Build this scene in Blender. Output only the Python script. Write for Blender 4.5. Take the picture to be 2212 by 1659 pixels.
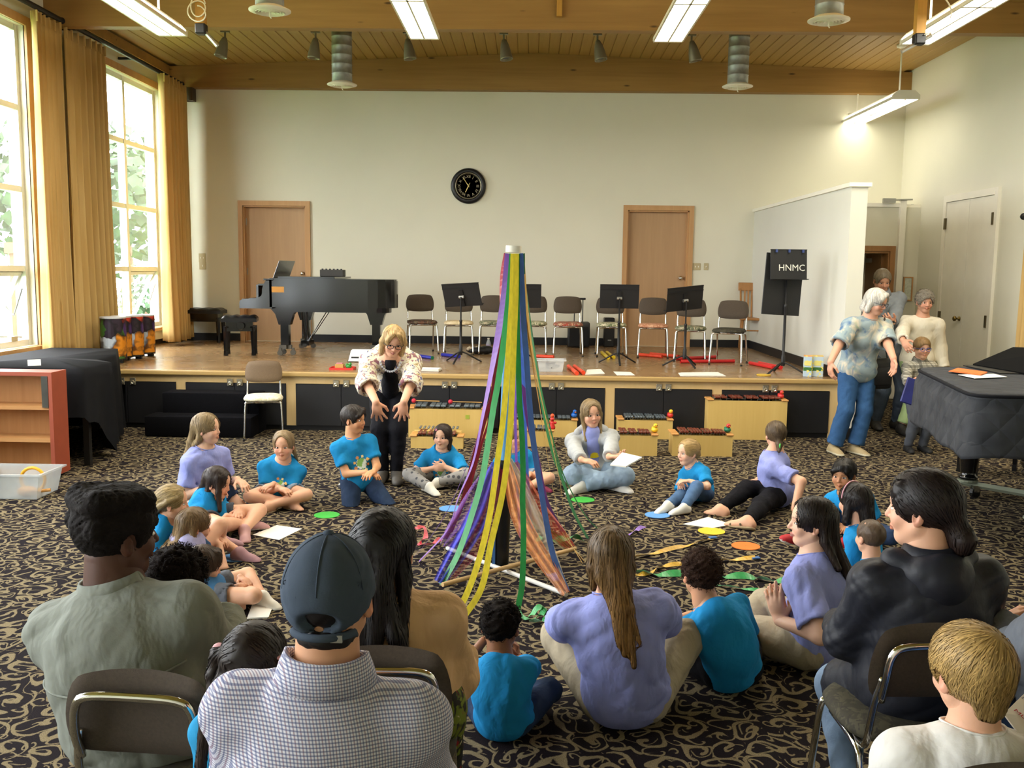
import bpy, bmesh, math, random
import numpy as np
from mathutils import Vector, Matrix

SC = bpy.context.scene
COL = SC.collection
for _o in list(bpy.data.objects):
	bpy.data.objects.remove(_o)
random.seed(7)
RNG = np.random.default_rng(7)
PI = math.pi

# ------------------------------------------------------------------ camera
F_PX = 2050.0
IMW, IMH = 2212, 1659
CAM = np.array((0.0, 0.0, 1.70))
YAW = math.atan(36.5 / F_PX)
PITCH = math.atan(245.0 / F_PX)
ROLL = 0.0122
_f = np.array((-math.sin(YAW) * math.cos(PITCH), math.cos(YAW) * math.cos(PITCH), -math.sin(PITCH)))
_r0 = np.array((math.cos(YAW), math.sin(YAW), 0.0))
_u0 = np.cross(_r0, _f)
_r = _r0 * math.cos(ROLL) + _u0 * math.sin(ROLL)
_u = _u0 * math.cos(ROLL) - _r0 * math.sin(ROLL)


def ray(px, py):
	return _f + _r * ((px - IMW / 2) / F_PX) - _u * ((py - IMH / 2) / F_PX)


def at_z(px, py, z=0.0):
	d = ray(px, py)
	return CAM + d * ((z - CAM[2]) / d[2])


def at_y(px, py, Y):
	d = ray(px, py)
	return CAM + d * (Y / d[1])


def at_x(px, py, X):
	d = ray(px, py)
	return CAM + d * (X / d[0])


def proj(P):
	d = np.asarray(P, float) - CAM
	w = d @ _f
	return (IMW / 2 + F_PX * (d @ _r) / w, IMH / 2 - F_PX * (d @ _u) / w)


camd = bpy.data.cameras.new('camera')
camo = bpy.data.objects.new('camera', camd)
COL.objects.link(camo)
camd.sensor_width = 36.0
camd.lens = 36.0 * F_PX / IMW
camd.clip_start = 0.05
camd.clip_end = 300
camo.matrix_world = Matrix(((_r[0], _u[0], -_f[0], CAM[0]), (_r[1], _u[1], -_f[1], CAM[1]),
							(_r[2], _u[2], -_f[2], CAM[2]), (0, 0, 0, 1)))
SC.camera = camo

# ------------------------------------------------------------------ world, exposure
SC.view_settings.view_transform = 'Standard'
SC.view_settings.look = 'None'
SC.view_settings.gamma = 1.0
SC.view_settings.exposure = 0.25
SC.view_settings.use_curve_mapping = False
try:
	SC.cycles.use_denoising = True
	SC.cycles.max_bounces = 8
	SC.cycles.diffuse_bounces = 4
	SC.cycles.glossy_bounces = 4
	SC.cycles.transmission_bounces = 6
	SC.cycles.transparent_max_bounces = 12
	SC.cycles.sample_clamp_indirect = 6.0
	SC.cycles.caustics_reflective = False
	SC.cycles.caustics_refractive = False
except Exception:
	pass
SKY_STRENGTH = 19.0
LAMP_POWER = 0.72
world = bpy.data.worlds.new('sky')
SC.world = world
world.use_nodes = True
_nt = world.node_tree
_nt.nodes.clear()
_out = _nt.nodes.new('ShaderNodeOutputWorld')
_bg = _nt.nodes.new('ShaderNodeBackground')
_tc = _nt.nodes.new('ShaderNodeTexCoord')
_nz = _nt.nodes.new('ShaderNodeTexNoise')
_nz.inputs['Scale'].default_value = 2.0
_cr = _nt.nodes.new('ShaderNodeValToRGB')
_cr.color_ramp.elements[0].position = 0.3
_cr.color_ramp.elements[0].color = (0.80, 0.89, 1.0, 1)
_cr.color_ramp.elements[1].position = 0.7
_cr.color_ramp.elements[1].color = (1.0, 0.99, 0.96, 1)
_nt.links.new(_tc.outputs['Generated'], _nz.inputs['Vector'])
_nt.links.new(_nz.outputs['Fac'], _cr.inputs['Fac'])
_nt.links.new(_cr.outputs['Color'], _bg.inputs['Color'])
_bg.inputs['Strength'].default_value = SKY_STRENGTH
_nt.links.new(_bg.outputs[0], _out.inputs[0])


# ------------------------------------------------------------------ materials
def lin(c):
	"""sRGB 0-255 or hex string to linear"""
	if isinstance(c, str):
		c = c.lstrip('#')
		c = tuple(int(c[i:i + 2], 16) for i in (0, 2, 4))
	r = []
	for v in c[:3]:
		v = v / 255.0
		r.append(v / 12.92 if v <= 0.04045 else ((v + 0.055) / 1.055) ** 2.4)
	return tuple(r)


class NT:
	"""small helper over a material node tree"""

	def __init__(self, name):
		self.m = bpy.data.materials.new(name)
		self.m.use_nodes = True
		self.t = self.m.node_tree
		self.b = self.t.nodes['Principled BSDF']
		self._tc = None

	def n(self, typ, **kw):
		nd = self.t.nodes.new('ShaderNode' + typ)
		for k, v in kw.items():
			if k.startswith('i_'):
				nd.inputs[k[2:].replace('_', ' ')].default_value = v
			elif k.startswith('n_'):
				nd.inputs[int(k[2:])].default_value = v
			else:
				setattr(nd, k, v)
		return nd

	def l(self, a, b):
		self.t.links.new(a, b)

	def coord(self, kind='Object'):
		if self._tc is None:
			self._tc = self.n('TexCoord')
		return self._tc.outputs[kind]

	def math(self, op, a, b=None, clamp=False):
		nd = self.n('Math', operation=op, use_clamp=clamp)
		for i, v in enumerate((a, b)):
			if v is None:
				continue
			if isinstance(v, (int, float)):
				nd.inputs[i].default_value = v
			else:
				self.l(v, nd.inputs[i])
		return nd.outputs[0]

	def mapping(self, vec, scale=(1, 1, 1), rot=(0, 0, 0), loc=(0, 0, 0)):
		mp = self.n('Mapping')
		mp.inputs['Scale'].default_value = scale
		mp.inputs['Rotation'].default_value = rot
		mp.inputs['Location'].default_value = loc
		self.l(vec, mp.inputs['Vector'])
		return mp.outputs[0]

	def noise(self, vec, scale=5, detail=2, rough=0.5, dist=0.0):
		nd = self.n('TexNoise')
		nd.inputs['Scale'].default_value = scale
		nd.inputs['Detail'].default_value = detail
		nd.inputs['Roughness'].default_value = rough
		nd.inputs['Distortion'].default_value = dist
		if vec is not None:
			self.l(vec, nd.inputs['Vector'])
		return nd.outputs['Fac']

	def ramp(self, fac, stops, interp='LINEAR'):
		nd = self.n('ValToRGB')
		cr = nd.color_ramp
		cr.interpolation = interp
		while len(cr.elements) < len(stops):
			cr.elements.new(0.5)
		for e, (p, c) in zip(cr.elements, stops):
			e.position = p
			e.color = (c[0], c[1], c[2], 1)
		self.l(fac, nd.inputs['Fac'])
		return nd.outputs['Color']

	def mix(self, fac, a, b, blend='MIX'):
		nd = self.n('Mix', data_type='RGBA', blend_type=blend)
		for i, v in ((0, fac), (6, a), (7, b)):
			if isinstance(v, (int, float)):
				nd.inputs[i].default_value = v
			elif isinstance(v, tuple):
				nd.inputs[i].default_value = (v[0], v[1], v[2], 1)
			else:
				self.l(v, nd.inputs[i])
		return nd.outputs[2]

	def bump(self, h, strength=0.3, dist=0.01):
		nd = self.n('Bump')
		nd.inputs['Strength'].default_value = strength
		nd.inputs['Distance'].default_value = dist
		self.l(h, nd.inputs['Height'])
		self.l(nd.outputs[0], self.b.inputs['Normal'])

	def base(self, v):
		if isinstance(v, tuple):
			self.b.inputs['Base Color'].default_value = (v[0], v[1], v[2], 1)
		else:
			self.l(v, self.b.inputs['Base Color'])

	def set(self, rough=0.6, metal=0.0, spec=0.5, **kw):
		self.b.inputs['Roughness'].default_value = rough
		self.b.inputs['Metallic'].default_value = metal
		self.b.inputs['Specular IOR Level'].default_value = spec
		for k, v in kw.items():
			self.b.inputs[k.replace('_', ' ')].default_value = v
		return self


_MC = {}


def M(name, col, rough=0.6, metal=0.0, var=0.08, scale=6.0, bump=0.0, bscale=60.0, spec=0.4, **kw):
	"""plain procedural material: colour with a soft noise variation and optional bump"""
	if name in _MC:
		return _MC[name]
	c = lin(col)
	t = NT(name)
	t.set(rough, metal, spec, **kw)
	if var > 0:
		f = t.noise(t.coord(), scale, 3)
		t.base(t.ramp(f, [(0.3, tuple(x * (1 - var) for x in c)), (0.7, tuple(min(1, x * (1 + var)) for x in c))]))
	else:
		t.base(c)
	if bump > 0:
		t.bump(t.noise(t.coord(), bscale, 3), bump, 0.004)
	_MC[name] = t.m
	return t.m


def wood(name, c1, c2, axis='x', freq=14.0, rough=0.45, spec=0.4, knots=0.0, bump=0.05, coat=0.0):
	if name in _MC:
		return _MC[name]
	a, b = lin(c1), lin(c2)
	t = NT(name)
	t.set(rough, 0, spec)
	if coat:
		t.b.inputs['Coat Weight'].default_value = coat
		t.b.inputs['Coat Roughness'].default_value = 0.15
	st = 0.06
	sc = {'x': (st, 1, 1), 'y': (1, st, 1), 'z': (1, 1, st)}[axis]
	v = t.mapping(t.coord(), scale=sc)
	f = t.noise(v, freq, 4, 0.6, 0.4)
	col = t.ramp(f, [(0.25, a), (0.5, tuple((x + y) / 2 for x, y in zip(a, b))), (0.75, b)])
	f2 = t.noise(t.mapping(t.coord(), scale=sc), freq * 7, 2, 0.5)
	col = t.mix(0.25, col, t.ramp(f2, [(0.3, a), (0.7, b)]))
	if knots > 0:
		vo = t.n('TexVoronoi', feature='F1')
		vo.inputs['Scale'].default_value = 3.2
		ks = {'x': (0.45, 1.6, 1.6), 'y': (1.6, 0.45, 1.6), 'z': (1.6, 1.6, 0.45)}[axis]
		t.l(t.mapping(t.coord(), scale=ks), vo.inputs['Vector'])
		kf = t.ramp(vo.outputs['Distance'], [(0.035, (1, 1, 1)), (0.085, (0, 0, 0))])
		col = t.mix(kf, col, tuple(x * 0.35 for x in a))
	t.base(col)
	if bump:
		t.bump(f2, bump, 0.003)
	_MC[name] = t.m
	return t.m


def vcol_mat(name, rough=0.55, spec=0.4, bump=0.0, bscale=80, stretch=(1, 1, 1), var=0.0, **kw):
	t = NT(name)
	t.set(rough, 0, spec, **kw)
	a = t.n('VertexColor', layer_name='Col')
	c = a.outputs['Color']
	if var:
		f = t.noise(t.mapping(t.coord(), scale=stretch), 30, 3)
		c = t.mix(1.0, c, t.ramp(f, [(0.3, (1 - var,) * 3), (0.7, (1 + var,) * 3)]), 'MULTIPLY')
	t.base(c)
	if bump:
		t.bump(t.noise(t.mapping(t.coord(), scale=stretch), bscale, 3), bump, 0.003)
	return t.m


def emis(name, col, strength):
	t = NT(name)
	t.base((0.8, 0.8, 0.8))
	f = t.noise(t.coord(), 3, 1)
	c = lin(col)
	t.l(t.ramp(f, [(0.3, tuple(x * 0.97 for x in c)), (0.7, c)]), t.b.inputs['Emission Color'])
	t.b.inputs['Emission Strength'].default_value = strength
	return t.m


# ------------------------------------------------------------------ mesh building
class MB:
	"""collects shapes into one mesh"""

	def __init__(self):
		self.v = []
		self.f = []
		self.mi = []
		self.cur = 0

	def add(self, verts, faces, M4=None):
		o = len(self.v)
		if M4 is not None:
			verts = [tuple(M4 @ Vector(p)) for p in verts]
		self.v += [tuple(float(c) for c in p) for p in verts]
		self.f += [tuple(i + o for i in f) for f in faces]
		self.mi += [self.cur] * len(faces)
		return self

	def box(self, c, s, M4=None, rz=0.0):
		x, y, z = s[0] / 2, s[1] / 2, s[2] / 2
		vs = [(-x, -y, -z), (x, -y, -z), (x, y, -z), (-x, y, -z), (-x, -y, z), (x, -y, z), (x, y, z), (-x, y, z)]
		if rz:
			cs, sn = math.cos(rz), math.sin(rz)
			vs = [(a * cs - b * sn, a * sn + b * cs, d) for a, b, d in vs]
		vs = [(a + c[0], b + c[1], d + c[2]) for a, b, d in vs]
		return self.add(vs, [(0, 3, 2, 1), (4, 5, 6, 7), (0, 1, 5, 4), (1, 2, 6, 5), (2, 3, 7, 6), (3, 0, 4, 7)], M4)

	def bb(self, lo, hi, M4=None):
		return self.box([(a + b) / 2 for a, b in zip(lo, hi)], [b - a for a, b in zip(lo, hi)], M4)

	def rbox(self, c, s, bev=0.01, seg=2, M4=None):
		"""box with rounded edges"""
		bm = bmesh.new()
		bmesh.ops.create_cube(bm, size=1.0)
		for v in bm.verts:
			v.co = Vector((v.co.x * s[0], v.co.y * s[1], v.co.z * s[2]))
		bev = min(bev, min(s) * 0.49)
		bmesh.ops.bevel(bm, geom=list(bm.edges), offset=bev, segments=seg, profile=0.5, affect='EDGES')
		bm.verts.index_update()
		vs = [(v.co.x + c[0], v.co.y + c[1], v.co.z + c[2]) for v in bm.verts]
		fs = [tuple(v.index for v in f.verts) for f in bm.faces]
		bm.free()
		return self.add(vs, fs, M4)

	def tube(self, pts, r, sides=8, cap=True, M4=None, closed=False, flat=1.0):
		pts = [np.asarray(p, float) for p in pts]
		n = len(pts)
		rs = r if isinstance(r, (list, tuple, np.ndarray)) else [r] * n
		vs, fs = [], []
		up = None
		for i in range(n):
			if closed:
				t = pts[(i + 1) % n] - pts[i - 1]
			else:
				t = pts[min(i + 1, n - 1)] - pts[max(i - 1, 0)]
			t = t / (np.linalg.norm(t) + 1e-9)
			if up is None:
				up = np.array((0, 0, 1.0)) if abs(t[2]) < 0.9 else np.array((1.0, 0, 0))
			a = np.cross(t, up)
			a /= np.linalg.norm(a) + 1e-9
			b = np.cross(a, t)
			up = b
			for k in range(sides):
				th = 2 * PI * k / sides
				vs.append(pts[i] + a * (rs[i] * math.cos(th)) + b * (rs[i] * flat * math.sin(th)))
		m = n if closed else n - 1
		for i in range(m):
			j = (i + 1) % n
			for k in range(sides):
				k2 = (k + 1) % sides
				fs.append((i * sides + k, i * sides + k2, j * sides + k2, j * sides + k))
		if cap and not closed:
			fs.append(tuple(range(sides - 1, -1, -1)))
			fs.append(tuple(range((n - 1) * sides, n * sides)))
		return self.add(vs, fs, M4)

	def lathe(self, prof, seg=24, M4=None, c=(0, 0, 0), cap=True):
		"""profile [(r,z)...] turned round z"""
		vs, fs = [], []
		for r, z in prof:
			for k in range(seg):
				th = 2 * PI * k / seg
				vs.append((c[0] + r * math.cos(th), c[1] + r * math.sin(th), c[2] + z))
		n = len(prof)
		for i in range(n - 1):
			for k in range(seg):
				k2 = (k + 1) % seg
				fs.append((i * seg + k, i * seg + k2, (i + 1) * seg + k2, (i + 1) * seg + k))
		if cap:
			fs.append(tuple(range(seg - 1, -1, -1)))
			fs.append(tuple(range((n - 1) * seg, n * seg)))
		return self.add(vs, fs, M4)

	def prism(self, outline, z0, z1, M4=None):
		n = len(outline)
		vs = [(p[0], p[1], z0) for p in outline] + [(p[0], p[1], z1) for p in outline]
		fs = [tuple(range(n - 1, -1, -1)), tuple(range(n, 2 * n))]
		fs += [(i, (i + 1) % n, n + (i + 1) % n, n + i) for i in range(n)]
		return self.add(vs, fs, M4)

	def sphere(self, c, r, seg=16, rings=10, M4=None):
		rr = r if isinstance(r, (tuple, list)) else (r, r, r)
		vs, fs = [(c[0], c[1], c[2] + rr[2])], []
		for i in range(1, rings):
			ph = PI * i / rings
			for k in range(seg):
				th = 2 * PI * k / seg
				vs.append((c[0] + rr[0] * math.sin(ph) * math.cos(th), c[1] + rr[1] * math.sin(ph) * math.sin(th),
                           c[2] + rr[2] * math.cos(ph)))
		vs.append((c[0], c[1], c[2] - rr[2]))
		for k in range(seg):
			k2 = (k + 1) % seg
			fs.append((0, 1 + k, 1 + k2))
			b = 1 + (rings - 2) * seg
			fs.append((b + k2, b + k, len(vs) - 1))
			for i in range(rings - 2):
				a = 1 + i * seg
				fs.append((a + k, a + seg + k, a + seg + k2, a + k2))
		return self.add(vs, fs, M4)

	def grid(self, P):
		"""P: array (n,m,3) -> sheet"""
		n, m = P.shape[:2]
		vs = P.reshape(-1, 3).tolist()
		fs = [(i * m + j, i * m + j + 1, (i + 1) * m + j + 1, (i + 1) * m + j) for i in range(n - 1) for j in range(m - 1)]
		return self.add(vs, fs)

	def mesh(self, name, mats, smooth=False, auto=None):
		me = bpy.data.meshes.new(name)
		me.from_pydata(self.v, [], self.f)
		for m in (mats if isinstance(mats, (list, tuple)) else [mats]):
			me.materials.append(m)
		if max(self.mi, default=0) > 0:
			me.polygons.foreach_set('material_index', self.mi)
		if smooth or auto:
			me.polygons.foreach_set('use_smooth', [True] * len(self.f))
		if auto:
			try:
				me.set_sharp_from_angle(angle=math.radians(auto))
			except Exception:
				pass
		me.update()
		return me

	def build(self, name, mats, parent=None, smooth=False, auto=None, recalc=False):
		me = self.mesh(name, mats, smooth, auto)
		if recalc:
			bm = bmesh.new()
			bm.from_mesh(me)
			bmesh.ops.recalc_face_normals(bm, faces=list(bm.faces))
			bm.to_mesh(me)
			bm.free()
		return link(name, me, parent)


def link(name, data, parent=None, loc=None, rz=None):
	o = bpy.data.objects.new(name, data)
	COL.objects.link(o)
	if parent is not None:
		o.parent = parent
	if loc is not None:
		o.location = [float(c) for c in loc]
	if rz is not None:
		o.rotation_euler = (0, 0, float(rz))
	return o


def thing(name, label, cat, loc=(0, 0, 0), rz=0.0, group=None):
	o = link(name, None, None, loc, rz)
	o.empty_display_size = 0.05
	return tag(o, label, cat, group)


def tag(o, label, cat, group=None):
	o['label'] = label
	o['category'] = cat
	if group:
		o['group'] = group
	return o


def struct(o):
	o['kind'] = 'structure'
	return o


def RT(loc=(0, 0, 0), rx=0, ry=0, rz=0):
	return Matrix.Translation(loc) @ Matrix.Rotation(rz, 4, 'Z') @ Matrix.Rotation(ry, 4, 'Y') @ Matrix.Rotation(rx, 4, 'X')


def dup(root, loc, rz=None, label=None):
	"""copy of a thing with copies of its parts and sub-parts (mesh data shared)"""
	r = root.copy()
	COL.objects.link(r)
	r.location = [float(c) for c in loc]
	if rz is not None:
		r.rotation_euler = (0, 0, float(rz))
	if label:
		r['label'] = label
	for ch in list(root.children):
		c = ch.copy()
		COL.objects.link(c)
		c.parent = r
		for g in list(ch.children):
			d = g.copy()
			COL.objects.link(d)
			d.parent = c
	return r


def bez(p0, p1, p2, p3, n=12):
	t = np.linspace(0, 1, n)[:, None]
	p0, p1, p2, p3 = [np.asarray(p, float) for p in (p0, p1, p2, p3)]
	return (1 - t) ** 3 * p0 + 3 * (1 - t) ** 2 * t * p1 + 3 * (1 - t) * t * t * p2 + t ** 3 * p3


def spline(pts, n=8):
	"""catmull-rom through points"""
	P = [np.asarray(p, float) for p in pts]
	P = [2 * P[0] - P[1]] + P + [2 * P[-1] - P[-2]]
	out = []
	for i in range(1, len(P) - 2):
		a, b, c, d = P[i - 1:i + 3]
		for t in np.linspace(0, 1, n, endpoint=False):
			out.append(0.5 * (2 * b + (c - a) * t + (2 * a - 5 * b + 4 * c - d) * t * t + (3 * b - a - 3 * c + d) * t ** 3))
	out.append(P[-2])
	return np.array(out)
# ================================================================== the room
XL, XR, YB, YN = -5.2, 5.3, 13.95, -1.6     # left, right, back wall, wall behind the camera
EAVE, RIDGE, XRIDGE = 4.52, 4.74, 0.07
SY, SZ = 9.85, 0.62                          # stage front and height

wall_m = M('wall_paint', '#dcd9c6', 0.75, var=0.02, scale=1.5, bump=0.03, bscale=200)
wall_white = M('wall_paint_white', '#d3d2c6', 0.7, var=0.02, scale=1.5, bump=0.03, bscale=200)
trim_white = M('painted_trim', '#eeeadb', 0.45, var=0.02)
beam_m = wood('glulam_beam_wood', '#83602e', '#aa8346', 'x', 3.2, 0.55, knots=1.0, bump=0.1)
plank_m = wood('cedar_plank_wood', '#96743c', '#b69554', 'y', 4.0, 0.5, knots=1.0)
black_base = M('black_rubber_base', '#141416', 0.5, var=0.1)
door_wood = wood('maple_door_veneer', '#a98560', '#ba976f', 'z', 5.0, 0.4, bump=0.02)
frame_wood = wood('maple_frame_wood', '#b08455', '#c59a69', 'z', 8.0, 0.4, bump=0.02)
oak_m = wood('window_oak_wood', '#b98a58', '#cfa675', 'z', 8.0, 0.45)
alu = M('window_aluminium', '#d9dbd8', 0.35, 0.3, var=0.03)
chrome = M('chrome_steel', '#d8d8d4', 0.12, 1.0, var=0.03)
steel = M('brushed_steel', '#a9aaa6', 0.35, 0.9, var=0.06)
galv = M('galvanised_duct_metal', '#9a9d99', 0.45, 0.6, var=0.2, scale=14)
black_metal = M('black_painted_metal', '#161617', 0.45, var=0.15)
black_plastic = M('black_plastic', '#141415', 0.4, var=0.1)
white_metal = M('white_enamel', '#ece7d6', 0.4, var=0.03)
glass_t = NT('window_glass')
glass_t.set(0.02, 0, 0.3, Alpha=0.12)
glass_t.base((0.9, 0.95, 0.95))
_gf = glass_t.noise(glass_t.coord(), 2, 1)
glass_t.l(glass_t.ramp(_gf, [(0.3, (0.9, 0.95, 0.95)), (0.7, (0.85, 0.93, 0.93))]), glass_t.b.inputs['Base Color'])
glass_m = glass_t.m


def carpet_material():
	t = NT('scroll_carpet')
	P = t.coord('Object')
	wob = t.n('TexNoise')
	wob.inputs['Scale'].default_value = 5.5
	wob.inputs['Detail'].default_value = 1.0
	t.l(P, wob.inputs['Vector'])
	off = t.n('VectorMath', operation='SUBTRACT')
	t.l(wob.outputs['Color'], off.inputs[0])
	off.inputs[1].default_value = (0.5, 0.5, 0.5)
	sc = t.n('VectorMath', operation='SCALE')
	t.l(off.outputs[0], sc.inputs[0])
	sc.inputs['Scale'].default_value = 0.16
	ad = t.n('VectorMath', operation='ADD')
	t.l(P, ad.inputs[0])
	t.l(sc.outputs[0], ad.inputs[1])
	PW = ad.outputs[0]

	def spirals(scale, offset, turns, wid, fall):
		mp = t.mapping(PW, loc=offset)
		vo = t.n('TexVoronoi', feature='F1', voronoi_dimensions='2D')
		vo.inputs['Scale'].default_value = scale
		vo.inputs['Randomness'].default_value = 0.75
		t.l(mp, vo.inputs['Vector'])
		d = t.n('VectorMath', operation='SUBTRACT')
		t.l(mp, d.inputs[0])
		t.l(vo.outputs['Position'], d.inputs[1])
		sp = t.n('SeparateXYZ')
		t.l(d.outputs[0], sp.inputs[0])
		cl = t.n('SeparateColor')
		t.l(vo.outputs['Color'], cl.inputs[0])
		ang = t.math('ARCTAN2', sp.outputs[1], sp.outputs[0])
		hand = t.math('SUBTRACT', t.math('MULTIPLY', t.math('GREATER_THAN', cl.outputs[0], 0.5), 2.0), 1.0)
		ang = t.math('DIVIDE', t.math('MULTIPLY', ang, hand), 2 * PI)
		r = vo.outputs['Distance']
		ph = t.math('ADD', t.math('ADD', ang, t.math('MULTIPLY', r, turns)), cl.outputs[1])
		fr = t.math('FRACT', ph)
		band = t.math('ABSOLUTE', t.math('SUBTRACT', fr, 0.5))
		w = t.math('SUBTRACT', wid, t.math('MULTIPLY', r, fall))
		return t.math('SUBTRACT', w, band)          # > 0 inside the stroke

	a = spirals(6.8, (0, 0, 0), 2.1, 0.20, 0.10)
	b = spirals(10.0, (3.7, 1.3, 0), 1.8, 0.13, 0.10)
	mx = t.math('MAXIMUM', a, b)
	fine = t.noise(P, 90, 2, 0.6)
	mx = t.math('ADD', mx, t.math('MULTIPLY', t.math('SUBTRACT', fine, 0.5), 0.10))
	mask = t.math('MULTIPLY', t.math('ADD', mx, 0.0), 22.0, True)
	tuft = t.noise(P, 260, 2, 0.7)
	beige = t.ramp(tuft, [(0.3, lin('#5e543f')), (0.7, lin('#988a6c'))])
	dark = t.ramp(tuft, [(0.3, lin('#0d0a0d')), (0.7, lin('#241d22'))])
	t.base(t.mix(mask, dark, beige))
	t.set(0.95, 0, 0.1)
	t.bump(t.math('ADD', tuft, t.math('MULTIPLY', mask, 0.4)), 0.6, 0.004)
	return t.m


carpet = carpet_material()
struct(MB().bb((XL - .3, YN, -0.1), (XR + .3, YB + 2.2, 0.0)).build('floor', carpet))

# ---- back wall, with two door recesses
DZ0 = SZ


def px_rect_y(x0, y0, x1, y1, Y):
	a, b = at_y(x0, y0, Y), at_y(x1, y1, Y)
	return a[0], b[0], b[2], a[2]      # xmin xmax zmin zmax


doors = [(at_y(518, 600, YB)[0], at_y(672, 600, YB)[0], at_y(595, 434, YB)[2]),
         (at_y(1343, 600, YB)[0], at_y(1494, 600, YB)[0], at_y(1418, 444, YB)[2])]
wb = MB()
xs = [XL] + [v for d in doors for v in (d[0] + .05, d[1] - .05)] + [XR]
for i in range(0, 6, 2):
	wb.bb((xs[i], YB, 0), (xs[i + 1], YB + .2, 5.0))
for d in doors:
	wb.bb((d[0] + .05, YB, d[2] - .05), (d[1] - .05, YB + .2, 5.0))
	wb.bb((d[0] + .05, YB, 0), (d[1] - .05, YB + .2, SZ))
struct(wb.build('wall_back', wall_m))
for i, d in enumerate(doors):
	dr = struct(link('door_%d' % (i + 1), None, None, ((d[0] + d[1]) / 2, YB, SZ)))
	w = (d[1] - d[0]) / 2
	h = d[2] - SZ
	fr = MB()
	for s in (-1, 1):
		fr.bb((min(s * w, s * (w - .065)), -.03, 0), (max(s * w, s * (w - .065)), .0, h))
		fr.bb((min(s * (w - .045), s * (w - .085)), .0, 0), (max(s * (w - .045), s * (w - .085)), .19, h - .05))
	fr.bb((-w + .065, -.03, h - .07), (w - .065, 0, h))
	fr.bb((-w + .045, .0, h - .09), (w - .045, .19, h - .05))
	fr.build('door_frame', frame_wood, dr)
	MB().bb((-w + .085, .09, 0), (w - .085, .13, h - .09)).build('door_leaf', door_wood, dr)
	kx = (w - .15) if i == 1 else (w - .14)
	MB().lathe([(.028, 0), (.028, .008), (.012, .012), (.012, .035), (.026, .045), (.03, .06), (.022, .075), (0.003, .08)],
               16, RT((kx, .09, 1.0), rx=PI / 2)).build('door_knob', chrome, dr, smooth=True)
	hg = MB()
	for hz in (.25, h * .5, h - .3):
		hg.bb((-w + .08, .08, hz - .05), (-w + .095, .095, hz + .05))
	hg.build('hinge', steel, dr)

# ---- side walls. Left wall holds a row of tall windows
# windows: (y0, y1); the first two are in the picture
WZ0, WZ1 = 0.86, 4.12
wy2 = (at_x(214, 500, XL)[1], at_x(352, 500, XL)[1])
wlen = wy2[1] - wy2[0]
wy1b = at_x(72, 500, XL)[1]
wins = [(wy1b - wlen, wy1b), wy2, (4.6, 4.6 + wlen), (1.6, 1.6 + wlen), (-1.2, -1.2 + wlen)]
wl = MB()
order = sorted(wins)
y = YN
for a, b in order:
	wl.bb((XL - .22, y, 0), (XL, a, 5.0))
	wl.bb((XL - .22, a, 0), (XL, b, WZ0))
	wl.bb((XL - .22, a, WZ1), (XL, b, 5.0))
	y = b
wl.bb((XL - .22, y, 0), (XL, YB, 5.0))
struct(wl.build('wall_left', wall_m))
struct(MB().bb((XR, YN, 0), (XR + .2, YB + .2, 5.0)).build('wall_right', wall_m))
struct(MB().bb((XL - .2, YN - .2, 0), (XR + .2, YN, 5.2)).build('wall_near', wall_m))

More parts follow.
